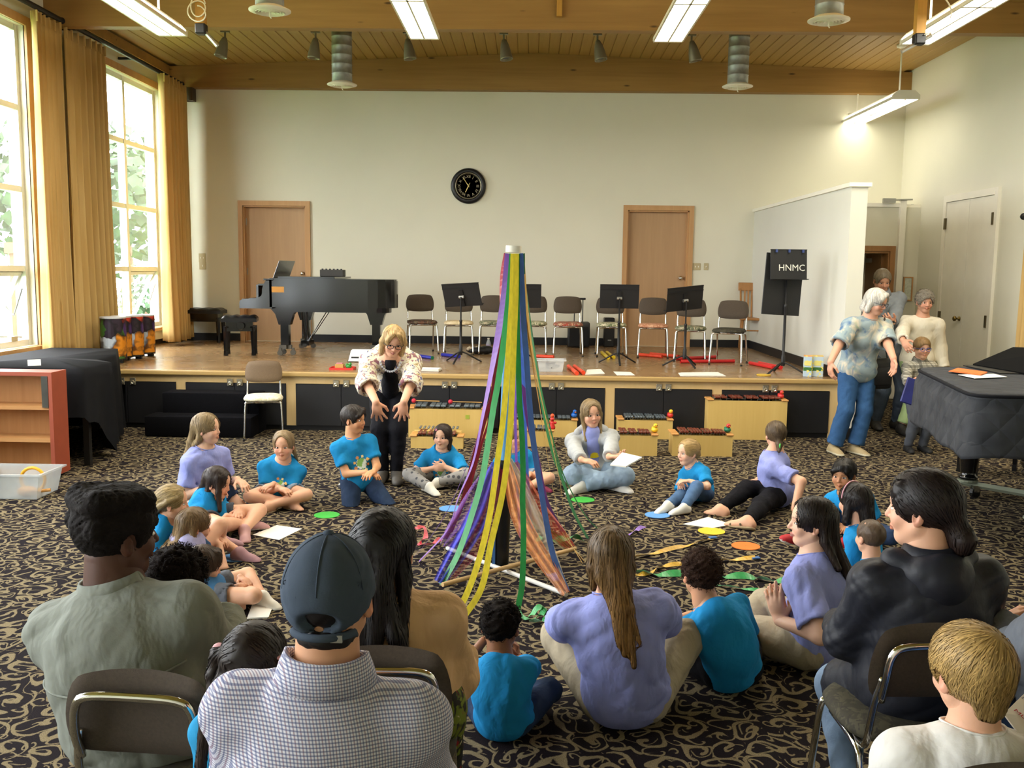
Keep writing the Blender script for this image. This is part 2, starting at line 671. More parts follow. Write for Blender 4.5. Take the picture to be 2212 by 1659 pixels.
ROWS = [0.86, 1.66, 2.475, 3.30, 4.12]
for wi, (a, b) in enumerate(wins):
	vis = wi < 2
	wr = struct(link('window_%d' % (wi + 1), None, None, (XL, a, 0)))
	L = b - a
	cs = MB()     # inside oak casing and sill
	for s0, s1 in ((-.09, .0), (L, L + .09)):
		cs.bb((-.01, s0, WZ0 - .05), (.025, s1, WZ1 + .09))
	cs.bb((-.01, 0, WZ1), (.025, L, WZ1 + .09))
	cs.build('window_casing', oak_m, wr)
	MB().bb((-.12, -.1, WZ0 - .045), (.07, L + .1, WZ0 - .005)).build('window_sill', oak_m, wr)
	MB().bb((0.0, -.05, WZ0 - .17), (.025, L + .05, WZ0 - .05)).build('window_apron', trim_white, wr)
	fm = MB()
	for s0 in (0, L - .06):
		fm.bb((-.16, s0, WZ0), (-.07, s0 + .06, WZ1))
	fm.bb((-.16, L * .5 - .035, WZ0), (-.07, L * .5 + .035, WZ1))
	for k, z in enumerate(ROWS):
		z0 = z if k == 0 else z - (.03 if k < 4 else .06)
		z1 = z + (.06 if k == 0 else .03 if k < 4 else 0)
		for s0, s1 in ((.06, L * .5 - .035), (L * .5 + .035, L - .06)):
			fm.bb((-.155, s0, z0), (-.075, s1, z1))
	fm.build('window_frame', alu, wr)
	for c, (s0, s1) in enumerate(((.06, L * .5 - .035), (L * .5 + .035, L - .06))):
		for k in range(4):
			z0 = ROWS[k] + (.06 if k == 0 else .03)
			z1 = ROWS[k + 1] - (.03 if k < 3 else .06)
			if k == 0 and (c == 1 or not vis):
				# awning sash, swung out at the bottom
				sash = link('sash', MBsash := None, wr, (-.13, 0, z1)) if False else None
				sa = MB()
				hh = z1 - z0
				M4 = RT((-.12, 0, z1), ry=math.radians(26))
				for q0, q1 in ((s0 + .005, s0 + .05), (s1 - .05, s1 - .005)):
					sa.bb((-.02, q0, -hh), (.02, q1, 0), M4)
				sa.bb((-.02, s0 + .05, -hh), (.02, s1 - .05, -hh + .045), M4)
				sa.bb((-.02, s0 + .05, -.045), (.02, s1 - .05, 0), M4)
				so = sa.build('sash', alu, wr)
				MB().bb((-.004, s0 + .05, -hh + .045), (.004, s1 - .05, -.045), M4).build('pane', glass_m, so)
				if vis:
					br = MB()
					pa = M4 @ Vector((0, s1 - .03, -hh * .55))
					br.tube([(-.1, s1 - .03, z0 + hh * .75), (-.2, s1 - .03, z0 + hh * .35), tuple(pa)], .009, 6)
					br.tube([(-.09, s1 - .1, z0 + .03), (-.26, (s0 + s1) / 2, z0 + .05)], .009, 6)
					br.tube([(-.09, s0 + .1, z0 + .03), (-.26, (s0 + s1) / 2, z0 + .05)], .009, 6)
					br.bb((-.1, (s0 + s1) / 2 + .1, z0), (-.06, (s0 + s1) / 2 + .22, z0 + .05))
					br.build('window_operator', steel, wr)
			else:
				MB().bb((-.122, s0, z0), (-.114, s1, z1)).build('pane', glass_m, wr)

# portals help the daylight find its way in
for wi, (a, b) in enumerate(wins):
	ld = bpy.data.lights.new('daylight_portal', 'AREA')
	ld.shape = 'RECTANGLE'
	ld.size, ld.size_y = WZ1 - WZ0, b - a
	ld.cycles.is_portal = True
	lo = link('daylight_portal', ld, None, (XL - .25, (a + b) / 2, (WZ0 + WZ1) / 2))
	lo.rotation_euler = (0, -PI / 2, 0)

# ---- ceiling: structural deck with cedar planks below it
slope = lambda x: RIDGE - (RIDGE - EAVE) * abs(x - XRIDGE) / (XR - XRIDGE)
ck = MB()
pts = [(XL - .25, slope(XL - .25) + .03), (XRIDGE, RIDGE + .03), (XR + .25, slope(XR + .25) + .03)]
for (xa, za), (xb, zb) in zip(pts[:-1], pts[1:]):
	ck.add([(xa, YN - .2, za), (xb, YN - .2, zb), (xb, YB + .3, zb), (xa, YB + .3, za),
			(xa, YN - .2, za + .1), (xb, YN - .2, zb + .1), (xb, YB + .3, zb + .1), (xa, YB + .3, za + .1)],
           [(0, 3, 2, 1), (4, 5, 6, 7), (0, 1, 5, 4), (2, 3, 7, 6), (1, 2, 6, 5), (3, 0, 4, 7)])
ceil_o = struct(ck.build('ceiling', plank_m))
PW = 0.142
YF = 10.36                                    # front face of the near beam
ang_r = math.atan2(-(RIDGE - EAVE), XR - XRIDGE)


def plank_mesh(y0, y1):
	m = MB()
	w, c = PW / 2 - .001, .008
	prof = [(-w, .028), (-w, c), (-w + c, 0), (w - c, 0), (w, c), (w, .028)]
	vs = [(x, y0, z) for x, z in prof] + [(x, y1, z) for x, z in prof]
	n = 6
	fs = [(i, i + 1, n + i + 1, n + i) for i in range(n - 1)] + [(5, 0, 6, 11)] + [(0, 5, 4, 3, 2, 1), (6, 7, 8, 9, 10, 11)]
	m.add(vs, fs)
	return m.mesh('plank', plank_m)


bays = [plank_mesh(-(YB - YF - .14) / 2, (YB - YF - .14) / 2), plank_mesh(-2.2, 2.2)]
bay_y = [(YB + YF + .14) / 2, YF - 2.2]
nside = int((XR - XRIDGE) / PW)
for bi in range(2):
	for s in (-1, 1):
		for k in range(nside + 1):
			x = XRIDGE + s * (k + .5) * PW
			if abs(x - XRIDGE) > (XR - XRIDGE) - PW * .4:
				continue
			o = link('plank', bays[bi], ceil_o, (x, bay_y[bi], slope(x) - .001))
			o.rotation_euler = (0, (1 if s > 0 else -1) * -ang_r, 0)


def beam(name, y0, y1, zb, label):
	"""glulam with a gabled top"""
	m = MB()
	xs = [XL, XRIDGE, XR]
	vs = []
	for yy in (y0, y1):
		for x in xs:
			vs += [(x, yy, zb), (x, yy, slope(x) - .002)]
	fs = [(0, 2, 3, 1), (2, 4, 5, 3), (6, 7, 9, 8), (8, 9, 11, 10), (0, 6, 8, 2), (2, 8, 10, 4), (1, 3, 9, 7), (3, 5, 11, 9), (0, 1, 7, 6), (4, 10, 11, 5)]
	m.add(vs, fs)
	return struct(m.build(name, beam_m))


beam('trim_1', YF, YF + .14, 4.22, '')
beam('trim_2', YB - .16, YB - .005, 4.23, '')
struct(MB().bb((XL, YF - 5.2, 4.22), (XR, YF - 5.06, 4.6)).build('trim_3', beam_m))
# small dark bracket under the back beam at the window corner
struct(MB().bb((XL + .24, YB - .17, 4.05), (XL + .36, YB - .01, 4.23)).build('trim_4', M('beam_saddle', '#4a3a28', .6)))
# wall plates along the ceiling edges
struct(MB().bb((XL, YF + .15, 4.40), (XL + .05, YB - .17, 4.52)).build('trim_5', beam_m))

# ---- half-height partition right of the stage and the vestibule behind
px0 = at_y(1806, 409, 9.8)
PXL = 3.22
PXR = PXL + .165
PZ = 2.62
struct(MB().bb((PXL, 9.78, 0), (PXR, YB, PZ - .04)).build('wall_partition', wall_white))
struct(MB().bb((PXL - .03, 9.75, PZ - .04), (PXR + .03, YB, PZ)).build('trim_6', trim_white))
VY = 13.2
vb = MB()
od0, od1, odz = PXR, at_y(1930, 600, VY)[0], at_y(1880, 531, VY)[2]
vb.bb((PXR, VY, odz), (od1, VY + .12, PZ))
vb.bb((od1, VY, 0), (XR, VY + .12, PZ))
struct(vb.build('wall_vestibule', wall_m))
struct(MB().bb((PXR, VY - .03, PZ), (XR - .28, VY + .15, PZ + .05)).build('trim_7', trim_white))
vd = struct(link('door_3', None, None, ((od0 + od1) / 2, VY, 0)))
w = (od1 - od0) / 2
fr = MB()
fr.bb((w - .07, -.025, 0), (w, .0, odz))
fr.bb((-w, -.025, odz - .07), (w - .07, .0, odz))
fr.bb((w - .09, 0, 0), (w - .06, .14, odz - .07))
fr.bb((-w, 0, odz - .1), (w - .09, .14, odz - .07))
fr.build('door_frame', wood('brown_frame_wood', '#8d6238', '#a87c4c', 'z', 8), vd)
lf = MB().bb((w - .13, .14, .01), (w - .09, .94, odz - .1)).build('door_leaf', wood('brown_door_veneer', '#6e4a28', '#8a6238', 'z', 5), vd)
MB().bb((w - .16, .5, odz - .22), (w - .13, .7, odz - .16)).build('door_closer', steel, vd)
# dim passage behind the open door
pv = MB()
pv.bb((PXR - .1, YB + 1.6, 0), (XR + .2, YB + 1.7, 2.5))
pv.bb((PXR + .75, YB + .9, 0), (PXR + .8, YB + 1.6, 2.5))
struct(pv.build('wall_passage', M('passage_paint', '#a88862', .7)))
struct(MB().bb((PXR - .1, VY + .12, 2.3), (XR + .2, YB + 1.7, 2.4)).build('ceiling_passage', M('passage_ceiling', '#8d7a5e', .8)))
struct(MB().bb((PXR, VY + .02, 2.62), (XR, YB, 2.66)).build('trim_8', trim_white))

# ---- tall white double door in the right wall
wd = struct(link('door_4', None, None, (XR, 0, 0)))
ya, yb = at_x(2157, 500, XR)[1], at_x(2040, 500, XR)[1]
zt = (at_x(2040, 425, XR)[2] + at_x(2157, 405, XR)[2]) / 2
fr = MB()
fr.bb((-.035, ya - .0, 0), (.0, ya + .08, zt + .0))
fr.bb((-.035, yb - .08, 0), (.0, yb, zt))
fr.bb((-.04, ya + .08, zt - .08), (.0, yb - .08, zt))
fr.build('door_frame', trim_white, wd)
ym = (ya + yb) / 2
for q0, q1 in ((ya + .085, ym - .004), (ym + .004, yb - .085)):
	lf = MB().bb((-.022, q0, .02), (-.002, q1, zt - .085)).build('door_leaf', trim_white, wd)
for hy in (ya + .085, yb - .085):
	for hz in (.3, 1.18, zt - .35):
		MB().bb((-.045, hy - .02, hz - .07), (-.022, hy + .02, hz + .07)).build('hinge', M('hinge_bronze', '#6b6149', .4, .8), wd)
MB().lathe([(.03, 0), (.03, .01), (.013, .015), (.013, .04), (.03, .05), (.034, .065), (.02, .08), (.003, .082)], 16,
           RT((-.022, ym + .07, 1.18), ry=-PI / 2)).build('door_knob', M('brass_knob', '#7d6a3c', .3, .9), wd, smooth=True)

# white jamb of the side exit beside the vestibule
jy0, jy1 = VY - .0, VY - .02
je = struct(MB().bb((XR - .3, VY - .06, 0), (XR - .22, VY - .0, PZ + .09)).build('trim_9', trim_white))

# ---- baseboards
bbk = MB()
xs = [XL + .02] + [v for d in doors for v in (d[0], d[1])] + [PXL]
for i in range(0, 6, 2):
	bbk.bb((xs[i], YB - .015, SZ), (xs[i + 1], YB, SZ + .11))
struct(bbk.build('baseboard_back', black_base))
struct(MB().bb((PXL - .015, SY + .02, SZ), (PXL, YB - .015, SZ + .11)).build('baseboard_right', black_base))
struct(MB().bb((XL, SY + .3, SZ), (XL + .02, YB - .015, SZ + .12)).build('baseboard_left', black_base))
struct(MB().bb((PXL - .0, 9.765, 0), (PXR, 9.78, .12)).build('baseboard_partition', black_base))
struct(MB().bb((XR - .015, YN, 0), (XR, ya, .12)).build('baseboard_wall', black_base))

# ---- outdoors beyond the windows: lawn, path, hedges, trees, a parked car, a brown post
grass = M('lawn_grass', '#5d7d40', .9, var=.4, scale=3, bump=.4)
struct(MB().bb((XL - 40, -20, -.45), (XL - .22, 50, -.35)).build('ground', grass))
leaf_m = M('tree_leaves', '#2c3f26', .8, var=.5, scale=4, bump=.6, bscale=8)
bark_m = M('tree_bark', '#5b4634', .9, var=.3)
_rg = np.random.default_rng(21)
for (tx, ty, th, cr, lab) in ((-13.6, 32, 4.2, 2.3, 'green tree seen through the far left window'), (-17.6, 41, 5.2, 2.8, 'tall tree far behind, seen through the far left window'), (-10.6, 26, .9, .9, 'round shrub low in the far left window'), (-15.6, 29, 4.0, 2.0, 'green tree seen through the near left window')):
	tr_ = thing('tree', lab, 'tree', (tx, ty, -.36))
	MB().tube([(0, 0, 0), (.1, .05, th * .5), (0, 0, th)], [.16, .11, .05], 8).build('trunk', bark_m, tr_, smooth=True)
	fb = MB()
	for k in range(420):
		d = _rg.normal(size=3); d /= np.linalg.norm(d)
		q = d * cr * _rg.uniform(.5, 1) * np.array((1, 1, 1.15)) + np.array((0, 0, th))
		u_ = _rg.normal(size=3); u_ /= np.linalg.norm(u_); v_ = np.cross(u_, d); sz = _rg.uniform(.1, .22) * cr * .6
		fb.add([q - u_ * sz, q + v_ * sz, q + u_ * sz, q - v_ * sz], [(0, 1, 2, 3)])
	fb.build('foliage', leaf_m, tr_)['kind'] = 'stuff'
pp = thing('porch_post', 'brown wooden porch post outside the near left window', 'post', (-6.6, 12.25, -.36))
MB().bb((-.09, -.09, 0), (.09, .09, 2.3)).build('post', M('brown_post', '#6e4a36', .7), pp)
MB().bb((-.13, -.13, 2.2), (.13, .13, 2.34)).build('post_cap', M('brown_post', '#6e4a36', .7), pp)
# ================================================================== curtains
def curtain_mat(name):
	t = NT(name)
	t.set(0.8, 0, 0.2)
	f = t.noise(t.mapping(t.coord(), scale=(1, 1, .12)), 8, 3, .5)
	c = t.ramp(f, [(.3, lin('#cfab68')), (.7, lin('#dfc082'))])
	t.base(c)
	t.bump(f, .06, .004)
	tr = t.n('BsdfTranslucent')
	t.l(c, tr.inputs['Color'])
	mx = t.n('MixShader')
	mx.inputs[0].default_value = 0.22
	t.l(t.b.outputs[0], mx.inputs[1])
	t.l(tr.outputs[0], mx.inputs[2])
	t.l(mx.outputs[0], t.t.nodes['Material Output'].inputs['Surface'])
	return t.m


curt_m = curtain_mat('ochre_curtain_cloth')


def curtain(label, x, y0, y1, z0, z1, pleats, amp=.05, flare=0.0, seed=0, side=1):
	rg = np.random.default_rng(seed)
	n, m = pleats * 10 + 1, 26
	u = np.linspace(0, 1, n)[:, None]
	v = np.linspace(0, 1, m)[None, :]        # 0 top
	ph = 2 * PI * pleats * (u + .012 * np.sin(9 * u + seed) * v)
	a = amp * (0.55 + .45 * v) * (1 + .5 * np.sin(5.3 * u + seed * 2.1))
	X = x + side * (a * np.sin(ph) + .02 * np.sin(2 * ph + v * 3) * v)
	mid = (y0 + y1) / 2
	Y = y0 + (y1 - y0) * u + (y1 - y0) * flare * (u - .5) * v + .015 * np.cos(ph * 1.0 + v)
	Z = z1 + (z0 - z1) * v + 0 * u + .012 * np.sin(ph * .5) * v
	P = np.stack([X + 0 * v, Y + 0 * v, Z], -1)
	root = thing('curtain', label, 'curtain', (x, mid, z0))
	P = P - np.array((x, mid, z0))
	b = MB()
	b.grid(P)
	o = b.build('curtain_cloth', curt_m, root, smooth=True)
	md = o.modifiers.new('thick', 'SOLIDIFY')
	md.thickness = .004
	hd = MB()
	for k in range(pleats * 2):
		i = int((k + .5) * 5)
		p = P[min(i, n - 1), 0]
		hd.box((p[0], p[1], p[2] - .05), (.018, .014, .11))
	hd.build('pleat_heading', curt_m, root)['kind'] = 'stuff'
	return root


curtain('near ochre curtain hanging between the two left windows, on the first rod', XL + .2, 9.72, 10.31, .74, 4.22, 6, .055, .0, 1)
curtain('ochre curtain hanging behind the roof beam at the left of the far window', XL + .2, 10.36, 11.35, .70, 4.21, 8, .075, .05, 2)
curtain('ochre curtain at the right of the far window, in the corner by the stage', XL + .3, 12.75, 13.72, .68, 4.22, 7, .08, .02, 3)
curtain('ochre curtain at the right edge of the picture, on the right wall', XR - .12, 8.6, 10.15, .3, 2.28, 9, .05, .0, 4, -1)
for (lab, xx, a, b, z, r) in (('dark curtain rod over the near left window', XL + .2, 6.5, 10.34, 4.27, .028),
                              ('dark curtain rod over the far left window beyond the beam', XL + .22, 10.52, 13.78, 4.27, .028),
                              ('black curtain rod with rounded end on the right wall', XR - .12, 8.4, 10.22, 2.33, .03)):
	rt = thing('curtain_rod', lab, 'curtain rod', (xx, (a + b) / 2, z))
	h = (b - a) / 2
	MB().tube([(0, -h, 0), (0, h, 0)], r, 12).build('rod', black_metal, rt, smooth=False)
	e = MB()
	e.sphere((0, h, 0), r * 1.25, 12, 8)
	e.build('finial', black_metal, rt, smooth=True)
	bk = MB()
	sg = -1 if xx < 0 else 1
	for q in (-h * .9, 0, h * .9):
		bk.box((sg * .1, q, 0), (.2, .03, .03))
	bk.build('bracket', black_metal, rt)

# ================================================================== ceiling fittings
lamp_em = emis('fluorescent_lens', '#fff6de', 6.0)
lamp_up = emis('fluorescent_tube_glow', '#fff6de', 3.0)


def pendant_light(label, x, y0, y1, z, w=.27, pw=1.0):
	"""linear fluorescent pendant, runs along y; z is its underside"""
	L = y1 - y0
	rt = thing('fluorescent_pendant', label, 'ceiling light', (x, (y0 + y1) / 2, z))
	h = L / 2
	prof = [(-w / 2, 0), (-w / 2, .035), (-w * .28, .10), (w * .28, .10), (w / 2, .035), (w / 2, 0), (w / 2 - .012, 0), (w * .27, .085), (-w * .27, .085), (-w / 2 + .012, 0)]
	n = len(prof)
	bd = MB()
	sl = MB()
	for ya, yb_ in ((-h, -h + .04), (h - .04, h)):
		bd.prism([(-w / 2, 0), (-w / 2, .05), (-w * .3, .105), (w * .3, .105), (w / 2, .05), (w / 2, 0)], 0, .04,
                 Matrix.Translation((0, yb_, 0)) @ Matrix.Rotation(PI / 2, 4, 'X'))
	bd.build('end_cap', white_metal, rt)
	hb = MB()
	hb.bb((-w * .3, -h + .04, .085), (w * .3, h - .04, .105))
	for s in (-1, 1):
		hb.bb((s * w / 2 - .008, -h + .04, .0), (s * w / 2 + .008, h - .04, .03))
	hb.bb((-.008, -h + .04, -.004), (.008, h - .04, .01))
	q = -h + 1.2
	while q < h - .3:
		hb.bb((-w / 2, q - .015, -.004), (w / 2, q + .015, .012))
		q += 1.2
	hb.build('housing', white_metal, rt)
	for s in (-1, 1):
		ln = MB()
		a, b = (-w / 2 + .01, -.01) if s < 0 else (.01, w / 2 - .01)
		ln.bb((a, -h + .045, .002), (b, h - .045, .012))
		ln.build('lens', lamp_em, rt)
		gl = MB()
		gl.add([(s * (w / 2 - .004), -h + .05, .032), (s * (w / 2 - .004), h - .05, .032), (s * w * .31, h - .05, .088), (s * w * .31, -h + .05, .088)],
               [(0, 1, 2, 3)])
		gl.build('side_lens', lamp_up, rt)
	for q in (-h + .25, h - .35):
		yy = (y0 + y1) / 2 + q
		top = slope(x) - z
		MB().tube([(0, q, .1), (0, q, top)], .011, 8).build('hanger_rod', white_metal, rt)
		MB().lathe([(.065, 0), (.06, -.03), (.02, -.045), (.012, -.045)], 16, c=(0, q, top - .002)).build('canopy', white_metal, rt, smooth=True)
	al = bpy.data.lights.new('fluorescent_glow', 'AREA')
	al.shape = 'RECTANGLE'
	al.size, al.size_y = w * .9, L * .95
	al.energy = 26 * L * LAMP_POWER * pw
	al.color = (1.0, .95, .82)
	lo = link('fluorescent_glow', al, rt, (0, 0, -.02))
	lo.visible_camera = False
	au = bpy.data.lights.new('fluorescent_uplight', 'AREA')
	au.shape = 'RECTANGLE'
	au.size, au.size_y = w * .7, L * .95
	au.energy = 11 * L * LAMP_POWER * pw
	au.color = (1.0, .93, .76)
	lo = link('fluorescent_uplight', au, rt, (0, 0, .13))
	lo.rotation_euler = (PI, 0, 0)
	lo.visible_camera = False
	return rt


FZ = 3.85
for k, (px, py, lab) in enumerate(((375, 79, 'leftmost white fluorescent pendant, over the left windows'),
                                   (918, 86, 'white fluorescent pendant left of the middle of the ceiling'),
                                   (1442, 92, 'white fluorescent pendant right of the middle of the ceiling'),
                                   (1974, 98, 'white fluorescent pendant at the top right corner'))):
	p = at_z(px, py, FZ)
	pendant_light(lab, p[0], p[1] - 3.7, p[1], FZ)


p = at_z(1825, 271, FZ)
pendant_light('short white fluorescent pendant hanging at the right over the partition', p[0] + .05, p[1] - 2.15, p[1], FZ, .33, .1)


def duct(label, px, py, z, dia_duct=.25, dia_disc=.37):
	p = at_z(px, py, z)
	rt = thing('ceiling_diffuser', label, 'air vent', (p[0], p[1], z))
	top = slope(p[0]) - z
	d = MB()
	r = dia_duct / 2
	prof = [(r, .03)]
	zz = .03
	while zz < top - .12:
		zz += .11
		prof += [(r, zz), (r + .004, zz + .006), (r, zz + .012)]
	prof.append((r, top))
	d.lathe(prof, 28)
	d.build('duct', galv, rt, smooth=True)
	R = dia_disc / 2
	MB().lathe([(R * .72, .0), (R, .012), (R, .02), (R * .7, .045), (r, .05)], 32, cap=False).build('flange', white_metal, rt, smooth=True)
	for k in range(4):
		q = R * (.70 - .15 * k)
		MB().lathe([(q, .0), (q - .002, -.012), (q - .03, .02)], 28, cap=False, c=(0, 0, .006)).build('louver_ring', white_metal, rt)
	MB().lathe([(R * .72, .03), (.002, .03)], 24).build('dark_throat', black_plastic, rt)
	MB().tube([(0, 0, .01), (0, 0, -.035), (.012, 0, -.05)], .006, 6).build('damper_lever', white_metal, rt)


duct('round duct diffuser at the top left, in front of the roof beam', 583, 27, 3.95)
duct('round duct diffuser at the top right, in front of the roof beam', 1790, 48, 3.95)
duct('galvanised round duct with diffuser behind the roof beam, above the left door', 739, 186, 3.95)
duct('galvanised round duct with diffuser behind the roof beam, above the partition', 1593, 190, 3.95)

# track with spot heads
trk_y = 11.25
rt = thing('lighting_track', 'thin black lighting track under the ceiling behind the roof beam', 'track', (0, trk_y, 4.42))
MB().bb((-4.0, -.018, 0), (2.6, .018, .03)).build('rail', M('bronze_track', '#4b4334', .5, .4), rt)
st = MB()
for q in (-3.6, -1.2, 1.0, 2.4):
	st.bb((q - .01, -.01, .03), (q + .01, .01, slope(q) - 4.42))
st.build('hanger', black_metal, rt)
spot_m = M('bronze_spot_metal', '#7d7660', .4, .5, var=.1)
spot_in = M('spot_lens', '#8fa2b0', .25, .2)
for k, (px, tilt, az) in enumerate(((487, 14, 20), (682, 6, 0), (880, -8, 0), (1088, 10, 150), (1290, 12, 160), (1493, -14, 10))):
	x = at_y(px, 110, trk_y)[0]
	rt = thing('track_spotlight', 'bell-shaped bronze track spotlight, number %d from the left behind the beam' % (k + 1), 'spotlight', (x, trk_y, 4.40), 0,
               None)
	rt['label'] = 'bell-shaped bronze spotlight under the ceiling, ' + ('leftmost on the track', 'second from the left, beside the left duct',
                                                                         'third from the left, below a pendant end', 'fourth from the left, nearest the ceiling ridge',
                                                                         'fifth from the left on the track', 'rightmost on the track, beside the right duct')[k]
	MB().bb((-.05, -.02, -.02), (.05, .02, .02)).build('track_adapter', spot_m, rt)
	M4 = RT((0, 0, -.07), rz=math.radians(az)) @ Matrix.Rotation(math.radians(tilt), 4, 'Y')
	MB().tube([(0, 0, -.02), (0, 0, -.08)], .012, 8).build('stem', spot_m, rt)
	MB().lathe([(.004, 0), (.025, -.01), (.045, -.06), (.062, -.14), (.072, -.22), (.074, -.235), (.066, -.232), (.06, -.2)], 20, M4, cap=False).build(
		'shade', spot_m, rt, smooth=True)
	MB().lathe([(.061, -.205), (.002, -.2)], 16, M4).build('lens', spot_in, rt)

# wooden drop posts
post_m = wood('drop_post_wood', '#a87a30', '#c09040', 'z', 10)
for px, py, ww, lab, full in ((435, 62, .075, 'wooden drop post with coiled white cable, in front of the beam at the left', 1),
                              (1985, 84, .075, 'wooden drop post with black clamp, in front of the beam at the right', 2),
                              (1208, 36, .055, 'short plain wooden drop post on the beam near the middle', 0)):
	p = at_y(px, py, (8.45 if full == 1 else 8.2) if full else YF - .05)
	rt = thing('drop_post', lab, 'post', p)
	MB().bb((-ww / 2, -ww / 2, 0), (ww / 2, ww / 2, slope(p[0]) - p[2])).build('post', post_m, rt)
	if full:
		MB().rbox((0, 0, -.005), (.09, .09, .09), .012).build('clamp', black_plastic, rt)
		sg = 1 if full == 1 else -1
		MB().tube([(sg * -.02, 0, .03), (sg * .13, .02, -.14)] if full == 1 else [(.1, 0, .03), (-.13, .02, -.1)], .017, 10).build('rod', steel, rt)
		c = MB()
		if full == 1:
			th = np.linspace(0, 4.5 * PI, 50)
			pts = np.stack([-.01 + .07 * np.cos(th) * (1 - .2 * np.sin(th * .5)), -.06 + 0 * th, .19 + .075 * np.sin(th) - .02 * th / PI], -1)
		else:
			pts = bez((.04, -.05, .4), (.2, -.1, .3), (.35, -.1, .1), (.02, -.06, .02), 20)
		c.tube(pts, .006, 6)
		c.build('cable', white_metal, rt, smooth=True)

# ================================================================== wall fittings
p = at_y(1012, 402, YB)
ck = thing('wall_clock', 'round black wall clock with Roman numerals on the back wall', 'clock', (p[0], YB, p[2]))
M4 = Matrix.Rotation(PI / 2, 4, 'X')
R = .253
MB().lathe([(R * .72, .02), (R * .74, .045), (R * .8, .055), (R * .95, .05), (R, .03), (R, 0), (R * .72, 0)], 48, M4, cap=False).build('clock_rim', black_plastic, ck, smooth=True)
MB().lathe([(R * .70, .035), (R * .725, .05), (R * .745, .046), (R * .745, .03)], 48, M4, cap=False).build('bezel_ring', M('pewter_ring', '#a59e88', .3, .8), ck, smooth=True)
MB().lathe([(R * .73, .02), (.002, .02)], 40, M4).build('clock_dial', M('brown_dial', '#41352a', .5, var=.15), ck)
num_m = M('dial_numerals', '#b0a488', .5)


def text_mesh(s, size, name, mat, depth=.001, bold=0.0, align='CENTER'):
	cu = bpy.data.curves.new(name, 'FONT')
	cu.body = s
	cu.size = size
	cu.extrude = depth
	cu.offset = bold
	cu.align_x = align
	cu.align_y = 'CENTER'
	cu.resolution_u = 2
	ob = bpy.data.objects.new(name, cu)
	dg = bpy.context.evaluated_depsgraph_get()
	COL.objects.link(ob)
	dg.update()
	me = bpy.data.meshes.new_from_object(ob.evaluated_get(dg))
	bpy.data.objects.remove(ob)
	me.materials.clear()
	me.materials.append(mat)
	return me


for k, s in enumerate(('XII', 'I', 'II', 'III', 'IV', 'V', 'VI', 'VII', 'VIII', 'IX', 'X', 'XI')):
	a = -2 * PI * k / 12
	o = link('numeral', text_mesh(s, .052, 'numeral', num_m), ck)
	o.matrix_local = Matrix.Translation((-R * .52 * math.sin(a), -.0225, R * .52 * math.cos(a))) @ Matrix.Rotation(-a, 4, 'Y') @ M4
tk = MB()
for k in range(60):
	a = 2 * PI * k / 60
	tk.box((0, -.022, R * .665), (.002, .002, .010), Matrix.Rotation(a, 4, 'Y'))
tk.build('minute_marks', num_m, ck)['kind'] = 'stuff'
for nm, a, ln, wd_ in (('hour_hand', math.radians(205), .10, .007), ('minute_hand', math.radians(-33), .13, .005), ('second_hand', math.radians(28), .05, .003)):
	h = MB()
	h.add([(-wd_, -.026, -.02), (wd_, -.026, -.02), (wd_ * .5, -.026, ln), (-wd_ * .5, -.026, ln), (-wd_, -.029, -.02), (wd_, -.029, -.02), (wd_ * .5, -.029, ln), (-wd_ * .5, -.029, ln)],
          [(0, 1, 2, 3), (7, 6, 5, 4), (0, 4, 5, 1), (1, 5, 6, 2), (2, 6, 7, 3), (3, 7, 4, 0)], Matrix.Rotation(a, 4, 'Y'))
	h.build(nm, M('gilt_hand', '#cbb877', .3, .6), ck)

plate_m = M('beige_switch_plate', '#b7a983', .45, var=.02)
for px, py, w, h, lab, n in ((437, 557, .10, .13, 'upper beige wall plate beside the corner curtain', 2), (438, 574, .10, .11, 'lower beige wall plate beside the corner curtain', 1),
                             (1505, 576, .11, .10, 'wide beige switch plate right of the right-hand door', 2), (1525, 576, .065, .10, 'narrow beige switch plate right of the right-hand door', 1)):
	p = at_y(px, py, YB)
	rt = thing('switch_plate', lab, 'switch plate', (p[0], YB, p[2]))
	MB().rbox((0, -.005, 0), (w, .012, h), .004, 1).build('plate', plate_m, rt)
	for k in range(n):
		q = (k - (n - 1) / 2) * .045
		MB().rbox((q, -.013, 0), (.012, .014, .026), .003, 1).build('toggle', white_metal, rt)

# fire bell, framed notice on the right
p = at_x(1981, 457, XR)
rt = thing('alarm_bell', 'grey round alarm bell on the wall by the white double door', 'bell', (XR, p[1], p[2]))
M4 = Matrix.Rotation(-PI / 2, 4, 'Y')
grey_bell = M('grey_enamel', '#75786f', .4, .3)
MB().lathe([(.085, 0), (.085, .05), (.07, .055)], 24, M4).build('back_box', grey_bell, rt, smooth=False)
MB().lathe([(.10, .06), (.10, .085), (.085, .12), (.05, .15), (.004, .158)], 28, M4, cap=False).build('gong', grey_bell, rt, smooth=True)
MB().lathe([(.03, .15), (.028, .17), (.004, .172)], 16, M4).build('cap', M('bell_cap', '#c9c9bd', .4), rt)
p = at_y(1960, 624, VY - .01)
rt = thing('framed_notice', 'small framed notice on the wall between the doorway and the white double door', 'notice', (p[0], VY - .012, p[2]))
fr = MB()
hw, hh = .065, .165
fr.bb((-hw, -.02, -hh), (-hw + .018, .0, hh)); fr.bb((hw - .018, -.02, -hh), (hw, .0, hh))
fr.bb((-hw + .018, -.02, hh - .018), (hw - .018, 0, hh)); fr.bb((-hw + .018, -.02, -hh), (hw - .018, 0, -hh + .018))
fr.build('frame', frame_wood, rt)
